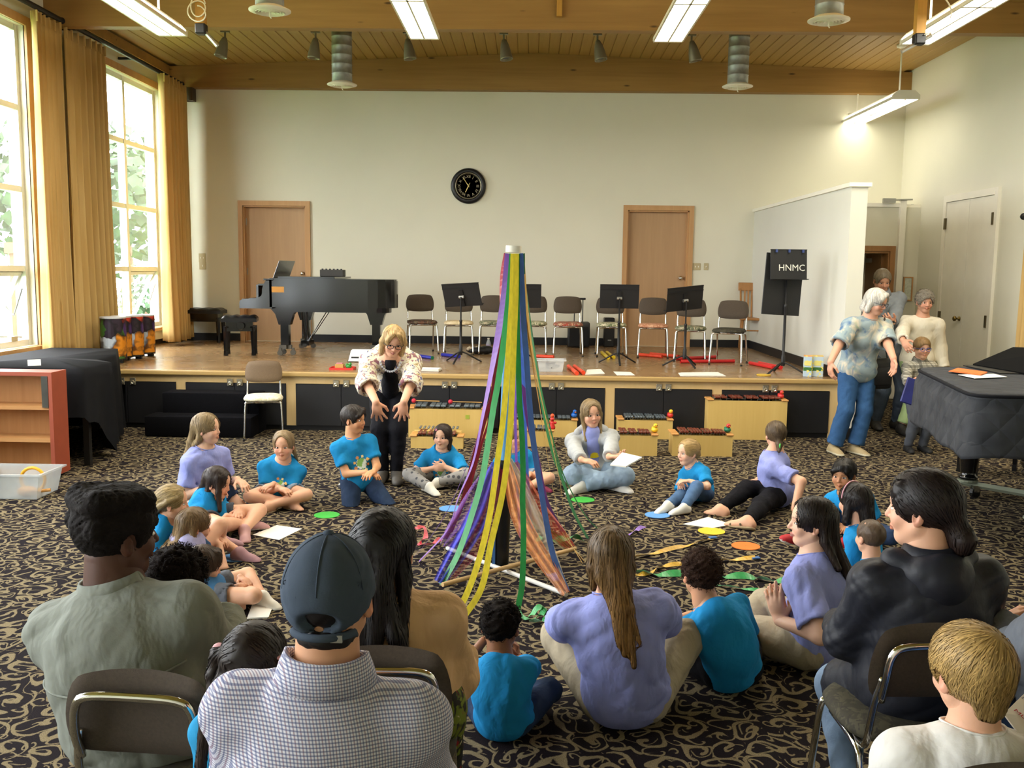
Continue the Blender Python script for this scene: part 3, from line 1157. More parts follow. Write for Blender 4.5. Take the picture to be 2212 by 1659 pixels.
MB().bb((-hw + .018, -.008, -hh + .018), (hw - .018, -.003, hh - .018)).build('print', M('notice_paper', '#c9d0c0', .6, var=.15, scale=40), rt)
p = at_y(1925, 437, 13.1)
rt = thing('door_closer_arm', 'small grey door closer arm above the vestibule wall by the corner', 'door closer', (p[0], 13.12, PZ + .05))
MB().bb((-.1, -.03, .0), (.06, .03, .06)).build('closer_body', steel, rt)
MB().tube([(.06, 0, .04), (.3, .02, .05)], .012, 6).build('closer_arm', steel, rt)
p = at_x(1840, 489, PXR)

# ================================================================== the stage
stage = thing('stage', 'raised wooden stage with polished floor and black cupboard doors below', 'stage', (0, SY, 0))


def floor_boards():
	t = NT('polished_stage_floor')
	t.set(0.22, 0, 0.5)
	P = t.coord()
	br = t.n('TexBrick')
	br.inputs['Scale'].default_value = 1.0
	br.inputs['Color1'].default_value = (*lin('#7d6240'), 1)
	br.inputs['Color2'].default_value = (*lin('#9a7d54'), 1)
	br.inputs['Mortar'].default_value = (*lin('#6d4a28'), 1)
	br.inputs['Mortar Size'].default_value = 0.0012
	br.inputs['Brick Width'].default_value = 0.9
	br.inputs['Row Height'].default_value = 0.057
	br.inputs['Bias'].default_value = 0.0
	t.l(P, br.inputs['Vector'])
	f = t.noise(t.mapping(P, scale=(.08, 1, 1)), 40, 3)
	c = t.mix(.35, br.outputs['Color'], t.ramp(f, [(.3, lin('#6f5033')), (.7, lin('#a8845a'))]))
	t.base(c)
	w = t.noise(P, 3, 3)
	rr = t.n('MapRange')
	rr.inputs['To Min'].default_value = .16
	rr.inputs['To Max'].default_value = .36
	t.l(w, rr.inputs['Value'])
	t.l(rr.outputs[0], t.b.inputs['Roughness'])
	t.bump(t.noise(P, 6, 2), .03, .01)
	return t.m


SX0, SX1 = XL + .002, PXL
MB().bb((SX0, -.0, SZ - .04), (SX1, YB - SY - .02, SZ)).build('stage_floor', floor_boards(), stage)
nose_m = wood('maple_nosing_wood', '#a48656', '#b6995f', 'x', 8, .3)
MB().rbox(((SX0 + SX1) / 2, -.012, SZ - .025), (SX1 - SX0, .05, .052), .012).build('nosing', nose_m, stage)
maple = wood('pale_maple_ply', '#bda06c', '#c9ae7e', 'z', 6, .45)
blackply = M('black_door_panel', '#17171a', .5, var=.12)
fr = MB()
mull = [at_y(px, 870, SY)[0] for px in (392, 615 + 14, 868, 1317, 1548)]
xr_end = PXL - .0
fr.bb((SX0, 0, SZ - .125), (SX1, .03, SZ - .045))
for x in mull:
	fr.bb((x - .05, 0, .05), (x + .05, .03, SZ - .125))
fr.bb((xr_end - .09, 0, .0), (xr_end, .03, SZ - .125))
fr.build('face_frame', maple, stage)
MB().bb((SX0, .02, 0), (SX1 - .09, .05, .05)).build('toe_kick', black_base, stage)
MB().bb((SX0, .05, 0), (SX1, .1, SZ - .04)).build('carcass', black_base, stage)
# pairs of doors
edges = [SX0 + .55, mull[0], mull[1], mull[2], at_y(1090, 870, SY)[0], mull[3], mull[4], xr_end - .04]
bays_x = [(XL + .6, mull[0]), (mull[0], mull[1]), (mull[1], mull[2]), (mull[2], mull[3]), (mull[3], mull[4]), (mull[4], xr_end - .04)]
lat_px = [(263, 287), (497, 518), (726, 748), (961, 981), (1192, 1212), (1424, 1444), (1654, 1673)]
bays_x = [(XL + .9, mull[0])] + [(mull[0], mull[1])] + [(mull[1], mull[2])] + [(mull[2], (mull[2] + mull[3]) / 2 - .02)] + [((mull[2] + mull[3]) / 2 - .02, mull[3])] + [(mull[3], mull[4])] + [(mull[4], xr_end - .04)]
latch_m = M('nickel_latch', '#b9b29c', .25, .8)
for (x0, x1), (l0, l1) in zip(bays_x, lat_px):
	xm = at_y((l0 + l1) / 2, 826, SY)[0]
	for (q0, q1, lx) in ((x0 + .052, xm - .003, l0), (xm + .003, x1 - .052, l1)):
		d = MB().bb((q0, -.008, .055), (q1, .012, SZ - .13)).build('cupboard_door', blackply, stage)
		lp = at_y(lx, 826 + (lx - 500) * .012, SY - .01)
		la = MB()
		la.rbox((lp[0], -.013, lp[2]), (.062, .01, .075), .004, 1)
		la.lathe([(.022, 0), (.02, .008), (.012, .01), (.004, .004)], 14, RT((lp[0], -.018, lp[2] - .01), rx=PI / 2))
		la.build('latch', latch_m, d)

# ---- steps up to the stage, covered in black carpet
blk_carpet = M('black_carpet', '#0c0c10', .95, var=.3, scale=90, bump=.4, bscale=300, spec=.1)
sx0, sx1 = at_y(341, 850, 9.55)[0], at_y(556, 850, 9.55)[0]
rt = thing('stage_steps', 'black carpeted two-step stair in front of the stage', 'steps', ((sx0 + sx1) / 2, 9.5, 0))
w = (sx1 - sx0) / 2
MB().rbox((-.03, -.03, .105), (w * 2 + .06, .3, .21), .02).build('lower_step', blk_carpet, rt, auto=40)
MB().rbox((.02, .2, .21), (w * 2 - .02, .26, .42), .02).build('upper_step', blk_carpet, rt, auto=40)

# ================================================================== chairs
brown_back = M('brown_woven_back', '#4b4136', .85, var=.12, scale=120, bump=.3, bscale=400)
brown_light = M('taupe_woven_back', '#6d5b48', .85, var=.12, scale=120, bump=.3, bscale=400)


def floral(name, base, a, b):
	t = NT(name)
	t.set(.8, 0, .3)
	P = t.coord()
	f1 = t.noise(P, 14, 2, .5, 2.0)
	f2 = t.noise(P, 25, 2, .5, 1.5)
	c = t.mix(t.ramp(f1, [(.5, (0, 0, 0)), (.56, (1, 1, 1))]), lin(base), lin(a))
	c = t.mix(t.ramp(f2, [(.55, (0, 0, 0)), (.6, (1, 1, 1))]), c, lin(b))
	t.base(c)
	return t.m


seat_mats = {
	'cream': floral('seat_cream', '#d8d2b8', '#c3bfa2', '#efe8d0'),
	'brown': floral('seat_brown_floral', '#4a3b33', '#6e4c3c', '#7a7058'),
	'plain': floral('seat_plain_cream', '#d9c7a0', '#cdb98f', '#e2d3b0'),
	'green': floral('seat_green_floral', '#7f8266', '#4d5440', '#b8a98c'),
	'sage': floral('seat_sage_floral', '#a9a586', '#66704e', '#d8d0b0'),
	'red': floral('seat_red_floral', '#8a6150', '#a44a3c', '#c5a98a'),
	'peach': floral('seat_peach_floral', '#c48e6c', '#d7a988', '#b37656'),
	'dark': floral('seat_dark', '#3b382c', '#4a4636', '#35322a'),
}
_chair = {}


def chair_parts(seat, back):
	key = (seat, back)
	if key in _chair:
		return _chair[key]
	P = []
	# seat pad, sits at z .45; chair faces -y
	n = 28
	ring = lambda rx, ry, z, q=3.2: [(rx * np.sign(math.cos(t)) * abs(math.cos(t)) ** (2 / q), -.02 + ry * np.sign(math.sin(t)) * abs(math.sin(t)) ** (2 / q), z) for t in np.linspace(0, 2 * PI, n, endpoint=False)]
	b = MB()
	rings = [ring(.185, .185, .425), ring(.21, .205, .43), ring(.215, .21, .445), ring(.20, .195, .468), ring(.15, .15, .48), ring(.05, .05, .484)]
	vs = [p for r in rings for p in r]
	fs = []
	for i in range(len(rings) - 1):
		for k in range(n):
			fs.append((i * n + k, i * n + (k + 1) % n, (i + 1) * n + (k + 1) % n, (i + 1) * n + k))
	fs += [tuple(range(n - 1, -1, -1)), tuple(range((len(rings) - 1) * n, len(rings) * n))]
	b.add(vs, fs)
	P.append(('seat', b.mesh('seat', seat_mats[seat], True)))
	b = MB()
	b.lathe([(.17, 0), (.178, .012), (.178, .022)], 24, Matrix.Translation((0, -.02, .404)))
	P.append(('seat_pan', b.mesh('seat_pan', chrome)))
	# backrest, curved padded panel with rounded corners
	b = MB()
	nx, nz = 15, 9
	vs = []
	for side in (0, 1):
		for j in range(nz):
			for i in range(nx):
				u, v = i / (nx - 1) * 2 - 1, j / (nz - 1) * 2 - 1
				# squircle mapping for rounded corners
				uu = u * math.sqrt(1 - .28 * v * v * abs(u) ** 3)
				vv = v * math.sqrt(1 - .28 * u * u * abs(v) ** 3)
				e = max(abs(u), abs(v))
				th = .022 * math.sqrt(max(0, 1 - e ** 6)) if e < 1 else 0
				x = uu * (.205 - .012 * vv)
				z = .715 + vv * .125
				y = .235 + .11 * (z - .715) - .035 * (1 - uu * uu) + .0
				y += th if side else -th
				vs.append((x, y, z))
	fs = []
	for side in (0, 1):
		o = side * nx * nz
		for j in range(nz - 1):
			for i in range(nx - 1):
				f = (o + j * nx + i, o + j * nx + i + 1, o + (j + 1) * nx + i + 1, o + (j + 1) * nx + i)
				fs.append(f if not side else f[::-1])
	b.add(vs, fs)
	P.append(('backrest', b.mesh('backrest', back, True)))
	# chrome legs
	for s in (-1, 1):
		b = MB()
		b.tube(spline([(s * .10, -.17, .415), (s * .165, -.175, .412), (s * .19, -.18, .39), (s * .2, -.205, .2), (s * .208, -.225, .012)], 5), .0125, 8)
		P.append(('front_leg', b.mesh('front_leg', chrome, True)))
		b = MB()
		b.tube(spline([(s * .182, -.10, .408), (s * .186, .10, .402), (s * .188, .165, .36), (s * .196, .23, .15), (s * .2, .265, .012)], 5), .0115, 8)
		P.append(('back_leg', b.mesh('back_leg', chrome, True)))
		b = MB()
		b.tube(spline([(s * .165, .0, .41), (s * .178, .14, .415), (s * .182, .19, .45), (s * .18, .225, .58), (s * .165, .24, .68)], 6), .0115, 8)
		P.append(('back_post', b.mesh('back_post', chrome, True)))
	b = MB()
	b.tube(spline([(-.165, .235, .60), (-.165, .262, .68), (-.155, .272, .755), (-.12, .276, .785), (0, .276, .79), (.12, .276, .785), (.155, .272, .755), (.165, .262, .68), (.165, .235, .60)], 5), .0125, 8)
	P.append(('rear_frame', b.mesh('rear_frame', chrome, True)))
	for (x, y) in ((-.208, -.225), (.208, -.225), (-.2, .265), (.2, .265)):
		b = MB()
		b.lathe([(.015, 0), (.016, .012), (.012, .02)], 10, c=(x, y, 0))
		P.append(('foot_glide', b.mesh('foot_glide', black_plastic)))
	_chair[key] = P
	return P


def chair(label, loc, rz, seat='cream', back=None, group=None, sc=.9):
	rt = thing('stacking_chair', label, 'chair', loc, rz, group)
	for nm, me in chair_parts(seat, back or brown_back):
		link(nm, me, rt)
	rt.scale = (sc, sc, sc)
	return rt


def on_stage(px, py):
	return at_z(px, py, SZ)


# the nine music chairs: front-leg foot pixels give the spot
chs = [(883, 762, 950, 768, 14, 'brown', 'chair on the stage nearest the piano tail, seat dark brown floral'),
       (962, 768, 1018, 766, 4, 'plain', 'chair on the stage with plain cream seat behind the leftmost music stand'),
       (1036, 768, 1095, 766, 2, 'green', 'chair on the stage with green floral seat above the water bottle'),
       (1119, 768, 1177, 768, -2, 'sage', 'chair on the stage half hidden by the maypole ribbons'),
       (1193, 770, 1261, 771, 0, 'red', 'chair on the stage with red floral seat before the black loudspeaker'),
       (1287, 771, 1356, 772, 0, 'sage', 'chair on the stage with sage seat behind the frontal music stand'),
       (1377, 772, 1443, 776, -6, 'peach', 'chair on the stage with peach seat before the right-hand door'),
       (1458, 780, 1521, 784, -10, 'green', 'chair on the stage with green seat behind the tilted music stand'),
       (1541, 786, 1592, 793, -22, 'dark', 'rightmost chair on the stage, turned, with dark seat')]
for (x0, y0, x1, y1, rz, seat, lab) in chs:
	a, b = on_stage(x0, y0), on_stage(x1, y1)
	mid = (a + b) / 2
	r = math.radians(rz)
	# chair faces -y at rz=0; its front feet lie .225 before the origin
	chair(lab, (mid[0] - math.sin(r) * .2, mid[1] + math.cos(r) * .2, SZ), r, seat, group='music chairs on the stage')
a, b = at_z(545, 941, 0), at_z(628, 925, 0)
chair('taupe stacking chair with cream seat standing on the carpet before the stage', ((a[0] + b[0]) / 2, 9.43, 0), math.radians(14), 'cream', brown_light)

# wooden chair
wch = wood('honey_chair_wood', '#9a6a3a', '#b58450', 'z', 12, .35)
p = on_stage(1578, 738)
rt = thing('wooden_chair', 'honey wooden slat-back chair by the back wall near the partition', 'chair', (p[0], min(p[1] + .1, YB - .35), SZ), math.radians(-8))
MB().rbox((0, 0, .44), (.43, .42, .035), .014).build('seat', wch, rt)
for s in (-1, 1):
	b = MB(); b.tube([(s * .17, -.17, .43), (s * .19, -.19, .0)], [.017, .014], 10); b.build('leg', wch, rt, smooth=True)
	b = MB(); b.tube([(s * .16, .17, .43), (s * .18, .22, .0)], [.017, .014], 10); b.build('leg', wch, rt, smooth=True)
	b = MB(); b.tube([(s * .17, .18, .45), (s * .185, .26, .86)], [.017, .014], 10); b.build('back_post', wch, rt, smooth=True)
for k in range(6):
	x = -.125 + .05 * k
	MB().box((0, 0, 0), (.024, .01, .40), RT((x, .222, .64), rx=-.19)).build('back_slat', wch, rt)
MB().rbox((0, 0, 0), (.44, .022, .12), .01, M4=RT((0, .268, .89), rx=-.19)).build('crest_rail', wch, rt)
b = MB()
for q in ((-.18, -.18), (.18, -.18)):
	b.tube([(q[0], -.18, .2), (q[0], .2, .2)], .01, 8)
b.tube([(-.18, -.18, .28), (.18, -.18, .28)], .01, 8)
b.build('stretcher', wch, rt)

# ================================================================== music stands
desk_m = M('black_stand_metal', '#19191a', .5, var=.1)


def music_stand(label, loc, yaw, h, tilt=15, w=.5, dh=.32, grp='black music stands on the stage', roll=0):
	rt = thing('music_stand', label, 'music stand', loc, yaw, grp)
	for k in range(3):
		a = 2 * PI * k / 3 + PI / 2
		dx, dy = math.cos(a), math.sin(a)
		b = MB(); b.tube(spline([(0, 0, .13), (dx * .07, dy * .07, .105), (dx * .17, dy * .17, .05), (dx * .25, dy * .25, .008)], 5), .013, 8, flat=.7)
		b.build('leg', desk_m, rt, smooth=True)
	b = MB(); b.lathe([(.02, .09), (.022, .1), (.022, .2), (.015, .21), (.015, h * .62), (.018, h * .625), (.018, h * .65), (.009, h * .655), (.009, h)], 12)
	b.build('pole', desk_m, rt, smooth=True)
	M4 = RT((0, -.02, h), rx=math.radians(-tilt)) @ Matrix.Rotation(math.radians(roll), 4, 'Y')
	d = MB()
	d.rbox((0, -.02, .02), (w, .006, dh), .002, 1, M4)
	d.box((0, -.02, dh / 2 + .018), (w, .016, .008), M4)
	d.box((0, -.016, .02 + dh * .30), (w, .01, .01), M4)
	d.build('desk', desk_m, rt)
	MB().box((0, -.05, .02 - dh / 2), (w, .065, .006), M4).build('lip', desk_m, rt)
	MB().box((0, -.01, -.02), (.045, .02, .2), M4).build('desk_bracket', black_metal, rt)
	MB().lathe([(.02, -.03), (.02, .03)], 12, M4 @ Matrix.Rotation(PI / 2, 4, 'Y')).build('tilt_knob', steel, rt)
	return rt


# desks face the chairs: musicians face the camera, so the desk backs are seen; stand local -y is the reader side
for (fx, fy, tx, ty, yaw, tilt, roll, lab) in ((995, 783, 996, 638, 165, 20, 4, 'music stand leftmost on the stage, desk slightly tilted'),
                                               (1125, 783, 1125, 640, 180, 12, 0, 'music stand half hidden behind the maypole ribbons'),
                                               (1335, 786, 1340, 641, 180, 8, 0, 'music stand facing squarely before the sage chair'),
                                               (1478, 792, 1483, 646, 200, 16, 6, 'music stand before the right chairs with skewed desk')):
	p = on_stage(fx, fy)
	h = at_y(tx, ty, p[1])[2] - SZ
	music_stand(lab, (p[0], p[1], SZ), math.radians(yaw), h - .02, tilt, w=.46, dh=.28, roll=roll)
p = on_stage(1690, 808)
h = at_y(1702, 576, p[1])[2] - SZ
rt = music_stand('tall black music stand with white letters HNMC on its desk, by the partition', (p[0], p[1], SZ), math.radians(6), h, 6, .40, .32, grp=None)
MB().rbox((0, 0, 0), (.42, .012, .66), .004, 1, RT((-.03, .03, h - .19), ry=.05)).build('backing_board', desk_m, rt)
o = link('lettering', text_mesh('HNMC', .098, 'lettering', M('white_letters', '#cfcfc6', .6), .002, 0.0), rt)
o.matrix_local = Matrix.Translation((.03, -.051, h - .015)) @ Matrix.Rotation(PI / 2 - math.radians(6), 4, 'X')
cl = MB()
for q in (-.14, .0, .15):
	cl.box((q, -.045, h + .165), (.018, .02, .03))
cl.build('clip', M('blue_clip', '#3b4a7d', .4), rt)

# ================================================================== grand piano on the stage
ebony = M('black_piano_lacquer', '#0b0b0c', .14, var=.1, spec=.6)
keyw = M('ivory_keys', '#e8e4d8', .3, var=.02)
pb = on_stage(625, 768)
PY0 = pb[1] - .12                            # near long side (bass side away? straight side faces the camera)
xk, xt = at_y(533, 660, PY0 + .3)[0], at_y(868, 640, PY0 + .5)[0]
gp = thing('grand_piano', 'black grand piano on the stage, lid closed, keyboard to the left', 'piano', (xk, PY0, SZ))
L = xt - xk
Wd = 1.46
top = at_y(700, 606, PY0)[2] - SZ            # rim top
bot = top - .33


def piano_outline(x0, inset=0.0):
	# straight (bass) side near the camera at y=0, bent side at the far side
	i = inset
	pts = [(x0, i), (L - .35, i)]
	pts += [tuple(q[:2]) for q in bez((L - .35, i, 0), (L - .02 - i, i, 0), (L - i, .15, 0), (L - .03 - i, .38, 0), 8)[1:]]
	pts += [tuple(q[:2]) for q in bez((L - .03 - i, .38, 0), (L - .2 - i, .7, 0), (L * .62, .75, 0), (L * .5, 1.05 - i, 0), 9)[1:]]
	pts += [tuple(q[:2]) for q in bez((L * .5, 1.05 - i, 0), (L * .42, 1.3, 0), (L * .40, Wd - i, 0), (x0 + .4, Wd - i, 0), 6)[1:]]
	pts += [(x0, Wd - i)]
	return pts


MB().prism(piano_outline(.37), bot, top).build('rim', ebony, gp)
MB().prism(piano_outline(.37, .01), top, top + .02).build('lid', ebony, gp)
MB().prism(piano_outline(.4, .08), bot - .06, bot).build('case_bottom', ebony, gp)
# arms (cheeks) of the keyboard, S-curved
for y0, y1 in ((0, .07), (Wd - .07, Wd)):
	ol = [(0, bot - .02), (.40, bot - .02), (.40, top), (.33, top), (.30, top - .05)] + [tuple(q[:2]) for q in bez((.28, top - .12, 0), (.30, top - .22, 0), (.22, top - .23, 0), (.08, top - .235, 0), 8)] + [(.01, top - .25), (0, top - .28)]
	m = MB()
	m.prism(ol, y0, y1, Matrix(((1, 0, 0, 0), (0, 0, 1, 0), (0, 1, 0, 0), (0, 0, 0, 1))))
	m.build('keyboard_arm', ebony, gp, recalc=True)
MB().bb((0.0, .07, bot - .02), (.4, Wd - .07, bot + .06)).build('key_bed', ebony, gp)
MB().bb((.01, .07, bot + .06), (.035, Wd - .07, bot + .095)).build('key_slip', ebony, gp)
wk = MB(); bk = MB()
for k in range(52):
	y = .1 + k * (Wd - .2) / 52
	wk.bb((.04, y, bot + .06), (.19, y + (Wd - .2) / 52 - .001, bot + .09))
	if k % 7 in (0, 1, 3, 4, 5):
		bk.bb((.09, y + .017, bot + .09), (.19, y + .029, bot + .103))
wk.build('white_keys', keyw, gp)['kind'] = 'stuff'
bk.build('black_keys', ebony, gp)['kind'] = 'stuff'
MB().bb((.19, .07, bot + .06), (.215, Wd - .07, top - .06)).build('fallboard', ebony, gp)
MB().bb((.215, .07, top - .07), (.37, Wd - .07, top - .05)).build('pin_block_cover', ebony, gp)
MB().bb((.30, .0, top - .008), (.42, Wd, top + .015)).build('front_lid_flap', ebony, gp)
MB().rbox((0, 0, .12), (.012, .78, .27), .01, 1, RT((.34, Wd * .45, top), ry=.36)).build('music_desk', M('piano_desk_lacquer', '#3a3a3a', .25), gp)
MB().bb((.45, .1, top + .02), (1.15, Wd - .3, top + .042)).build('folded_lid', ebony, gp)
MB().bb((.40, -.004, top - .15), (.55, .0, top - .08)).build('plaque', M('gold_plaque', '#b07a36', .35, .4), gp)
leg_prof = lambda m, x, y: (m.box((x, y, (bot + .13) / 2), (.1, .1, bot - .13)), m.prism([(x - .17, bot - .02), (x + .17, bot - .02), (x + .11, bot - .09), (x + .07, bot - .22), (x - .07, bot - .22), (x - .11, bot - .09)], y - .06, y + .06, Matrix(((1, 0, 0, 0), (0, 0, 1, 0), (0, 1, 0, 0), (0, 0, 0, 1)))))
for x, y in ((.52, .16), (.52, Wd - .2), (L - .3, .36)):
	m = MB()
	leg_prof(m, x, y)
	lg = m.build('leg', ebony, gp, recalc=True)
	m = MB()
	m.box((x, y, .105), (.15, .05, .05)); m.box((x, y, .105), (.05, .15, .05))
	for dx, dy in ((.09, 0), (-.05, .08), (-.05, -.08)):
		m.lathe([(.035, -.013), (.035, .013)], 14, RT((x + dx, y + dy, .037), rx=PI / 2))
		m.box((x + dx, y + dy, .075), (.03, .03, .04))
	m.build('caster', M('dark_caster', '#57534b', .4, .6), lg)
ly = MB()
ly.tube([(.62, Wd / 2 - .12, bot - .05), (.66, Wd / 2 - .1, .14)], .014, 8); ly.tube([(.62, Wd / 2 + .12, bot - .05), (.66, Wd / 2 + .1, .14)], .014, 8)
ly.box((.66, Wd / 2, .12), (.1, .3, .06))
ly.tube([(.95, Wd / 2 - .1, bot - .05), (.68, Wd / 2 - .05, .14)], .006, 6); ly.tube([(.95, Wd / 2 + .1, bot - .05), (.68, Wd / 2 + .05, .14)], .006, 6)
ly.build('pedal_lyre', ebony, gp)
rt = thing('organ_box', 'dark grey box lying on the closed lid of the stage piano', 'box', (xk + 1.02, PY0 + .62, SZ + top + .0425))
MB().rbox((0, 0, .045), (.30, .16, .09), .008).build('box_body', M('dark_grey_box', '#3a3836', .6), rt)
bt = MB()
for k in range(6):
	bt.box((-.12 + k * .048, -.05, .095), (.02, .02, .012))
bt.build('buttons', black_plastic, rt)['kind'] = 'stuff'

# benches
leath = M('black_tufted_leather', '#16171a', .32, var=.2, scale=20)


def bench(label, loc, rz, w, d, h, knob=True):
	rt = thing('piano_bench', label, 'bench', loc, rz)
	n, m_ = 25, 17
	P = np.zeros((m_, n, 3))
	for j in range(m_):
		for i in range(n):
			u, v = i / (n - 1), j / (m_ - 1)
			x, y = (u - .5) * w, (v - .5) * d
			e = min(u, 1 - u, .5) * 2, min(v, 1 - v, .5) * 2
			edge = min(1, (e[0] * 6)) ** .5 * min(1, (e[1] * 5)) ** .5
			puff = abs(math.sin(u * PI * 4)) * .5 + abs(math.sin(v * PI * 3)) * .5
			P[j, i] = (x, y, h - .04 + .035 * edge * (.45 + .55 * puff))
	b = MB(); b.grid(P)
	b.bb((-w / 2, -d / 2, h - .085), (w / 2, d / 2, h - .04))
	b.build('cushion', leath, rt, smooth=False, auto=50)
	b = MB()
	b.bb((-w / 2 + .03, -d / 2 + .03, h - .2), (w / 2 - .03, d / 2 - .03, h - .16))
	b.bb((-w / 2 + .05, -d / 2 + .05, h - .16), (w / 2 - .05, d / 2 - .05, h - .085))
	b.build('apron', ebony, rt)
	for sx in (-1, 1):
		for sy in (-1, 1):
			q = MB()
			q.tube([(sx * (w / 2 - .05), sy * (d / 2 - .05), h - .14), (sx * (w / 2 - .045), sy * (d / 2 - .045), .06), (sx * (w / 2 - .045), sy * (d / 2 - .045), .0)], [.032, .024, .028], 4)
			q.build('leg', ebony, rt)
	if knob:
		MB().lathe([(.012, 0), (.012, .03), (.045, .03), (.05, .045), (.045, .06)], 16, RT((0.02, -d / 2 + .03, h - .13), rx=PI / 2)).build('height_knob', ebony, rt)
	return rt


p = on_stage(514, 768)
bench('small black tufted piano bench in front, before the keyboard', (p[0], p[1] + .12, SZ), math.radians(12), .42, .36, .50)
p = on_stage(470, 728)
bench('long black tufted bench against the corner, behind the small bench', (p[0] + .08, YB - .30, SZ), math.radians(2), .68, .36, .50, False)
# ================================================================== left side: cloth table, shelf, bin, drums
black_cloth = M('black_table_cloth', '#17181c', .9, var=.15, scale=8, bump=.25, bscale=25, spec=.15)
table = thing('cloth_table', 'long table under a draped black cloth below the left windows', 'table', (-4.2, 8.4, 0))


def dloc(P, o):
	return [tuple(np.asarray(p, float) - np.asarray(o, float)) for p in P]


TZ = .85
rg = np.random.default_rng(3)
outl = [(-4.95, 7.78), (-3.72, 7.78), (-3.69, 8.30), (-3.92, 8.52), (-3.98, 9.05), (-4.25, 9.72), (-4.95, 9.72)]
# densify the outline
dense = []
for i in range(len(outl)):
	a, b = np.array(outl[i]), np.array(outl[(i + 1) % len(outl)])
	m = max(2, int(np.linalg.norm(b - a) / .06))
	dense += [a + (b - a) * k / m for k in range(m)]
dense = np.array(dense)
cen = dense.mean(0)
b = MB()
ringz = []
drops = []
for i, p in enumerate(dense):
	# the cloth hangs low towards the stage and shorter near the shelf
	if p[1] < 7.8:
		h = .45
	elif p[0] > -4.3:
		h = .40 if p[1] < 7.95 else (.40 - .9 * (p[1] - 7.95) if p[1] < 8.3 else .06)
	else:
		h = .05
	drops.append(max(.05, h))
drops = np.array(drops)
n = len(dense)
rows = 8
vs = [(cen[0], cen[1], TZ)] + [(p[0], p[1], TZ) for p in dense * .985 + cen * .015]
for r in range(1, rows + 1):
	f = r / rows
	for i, p in enumerate(dense):
		out = (p - cen) / np.linalg.norm(p - cen)
		wv = .03 * f * math.sin(i * .9) + .02 * f * math.sin(i * .37 + 1) + .035 * f
		q = p + out * wv
		if q[0] < XL + .02:
			q[0] = XL + .02
		vs.append((q[0], q[1], TZ - .012 - (TZ - drops[i]) * f))
fs = [(0, 1 + i, 1 + (i + 1) % n) for i in range(n)]
for r in range(rows):
	for i in range(n):
		j = (i + 1) % n
		fs.append((1 + r * n + i, 1 + (r + 1) * n + i, 1 + (r + 1) * n + j, 1 + r * n + j))
b.add(dloc(vs, (-4.2, 8.4, 0)), fs)
o = b.build('tablecloth', black_cloth, table, smooth=True, recalc=True)
tb = MB()
tb.bb((-4.9 + 4.2, 7.82 - 8.4, TZ - .04), (-4.02 + 4.2, 8.6 - 8.4, TZ - .012))
tb.bb((-4.9 + 4.2, 8.6 - 8.4, TZ - .04), (-4.35 + 4.2, 9.6 - 8.4, TZ - .012))
tb.build('tabletop', black_plastic, table)
for x, y in ((-3.76, 7.92), (-4.85, 7.92), (-4.85, 9.5), (-4.42, 9.5)):
	MB().bb((x + 4.2 - .025, y - 8.4 - .025, 0), (x + 4.2 + .025, y - 8.4 + .025, TZ - .04)).build('leg', black_metal, table)

p = at_z(70, 786, TZ)
rt = thing('folded_card', 'small folded white card standing on the black tablecloth', 'card', (-4.22, 7.98, TZ + .002), .5)
b = MB()
b.add([(-.05, -.06, 0), (.05, -.06, 0), (.05, 0, .045), (-.05, 0, .045), (.05, .06, 0), (-.05, .06, 0)], [(0, 1, 2, 3), (3, 2, 4, 5)])
b.build('card', M('white_paper', '#efeee6', .6, var=.02), rt)

# bookshelf
pine = wood('pine_shelf_wood', '#b07a45', '#cc9a63', 'x', 7, .55, knots=1.0)
rust = M('rust_red_paint', '#9c4a33', .55, var=.08)
bx1 = at_z(120, 1031, .03)
shx, shy, shw, shd, shh = -4.25, 7.47, 1.02, .24, .86
shx = at_y(113, 900, 7.36)[0] - shw / 2
rt = thing('bookcase', 'low pine bookcase with a rust-red side, empty shelves, at the left edge', 'bookcase', (shx, shy, 0))
MB().bb((shw / 2 - .02, -shd / 2, .03), (shw / 2 + .012, shd / 2, shh)).build('side_panel', rust, rt)['label'] = 'rust-red painted side panel'
MB().bb((-shw / 2 - .012, -shd / 2, .03), (-shw / 2 + .02, shd / 2, shh)).build('side_panel', rust, rt)
MB().bb((-shw / 2 + .02, shd / 2 - .018, .04), (shw / 2 - .02, shd / 2, shh - .02)).build('back_panel', wood('pine_back_wood', '#a06c3c', '#c08c56', 'z', 5, .6, knots=1.0), rt)
for z in (.045, .315, .575):
	MB().bb((-shw / 2 + .02, -shd / 2 + .01, z - .016), (shw / 2 - .02, shd / 2 - .018, z + .016)).build('shelf', pine, rt)
MB().bb((-shw / 2 + .02, -shd / 2, shh - .03), (shw / 2 - .02, shd / 2 - .018, shh)).build('top_board', rust, rt)
MB().bb((shw / 2 - .07, -shd / 2 - .004, .58), (shw / 2 - .02, -shd / 2 + .014, shh - .03)).build('dark_strip', M('dark_stained_strip', '#3b3a33', .6, var=.3), rt)
for x in (-shw / 2 + .1, shw / 2 - .1):
	MB().lathe([(.03, -.015), (.03, .015)], 12, RT((x, -.08, .03), rx=PI / 2)).build('caster', black_plastic, rt)

clear_t = NT('clear_tote_plastic')
clear_t.set(.25, 0, .5, Alpha=.42)
_f2 = clear_t.noise(clear_t.coord(), 6, 2)
clear_t.base(clear_t.ramp(_f2, [(.3, lin('#c9cfd2')), (.7, lin('#dfe4e4'))]))
clear_m = clear_t.m


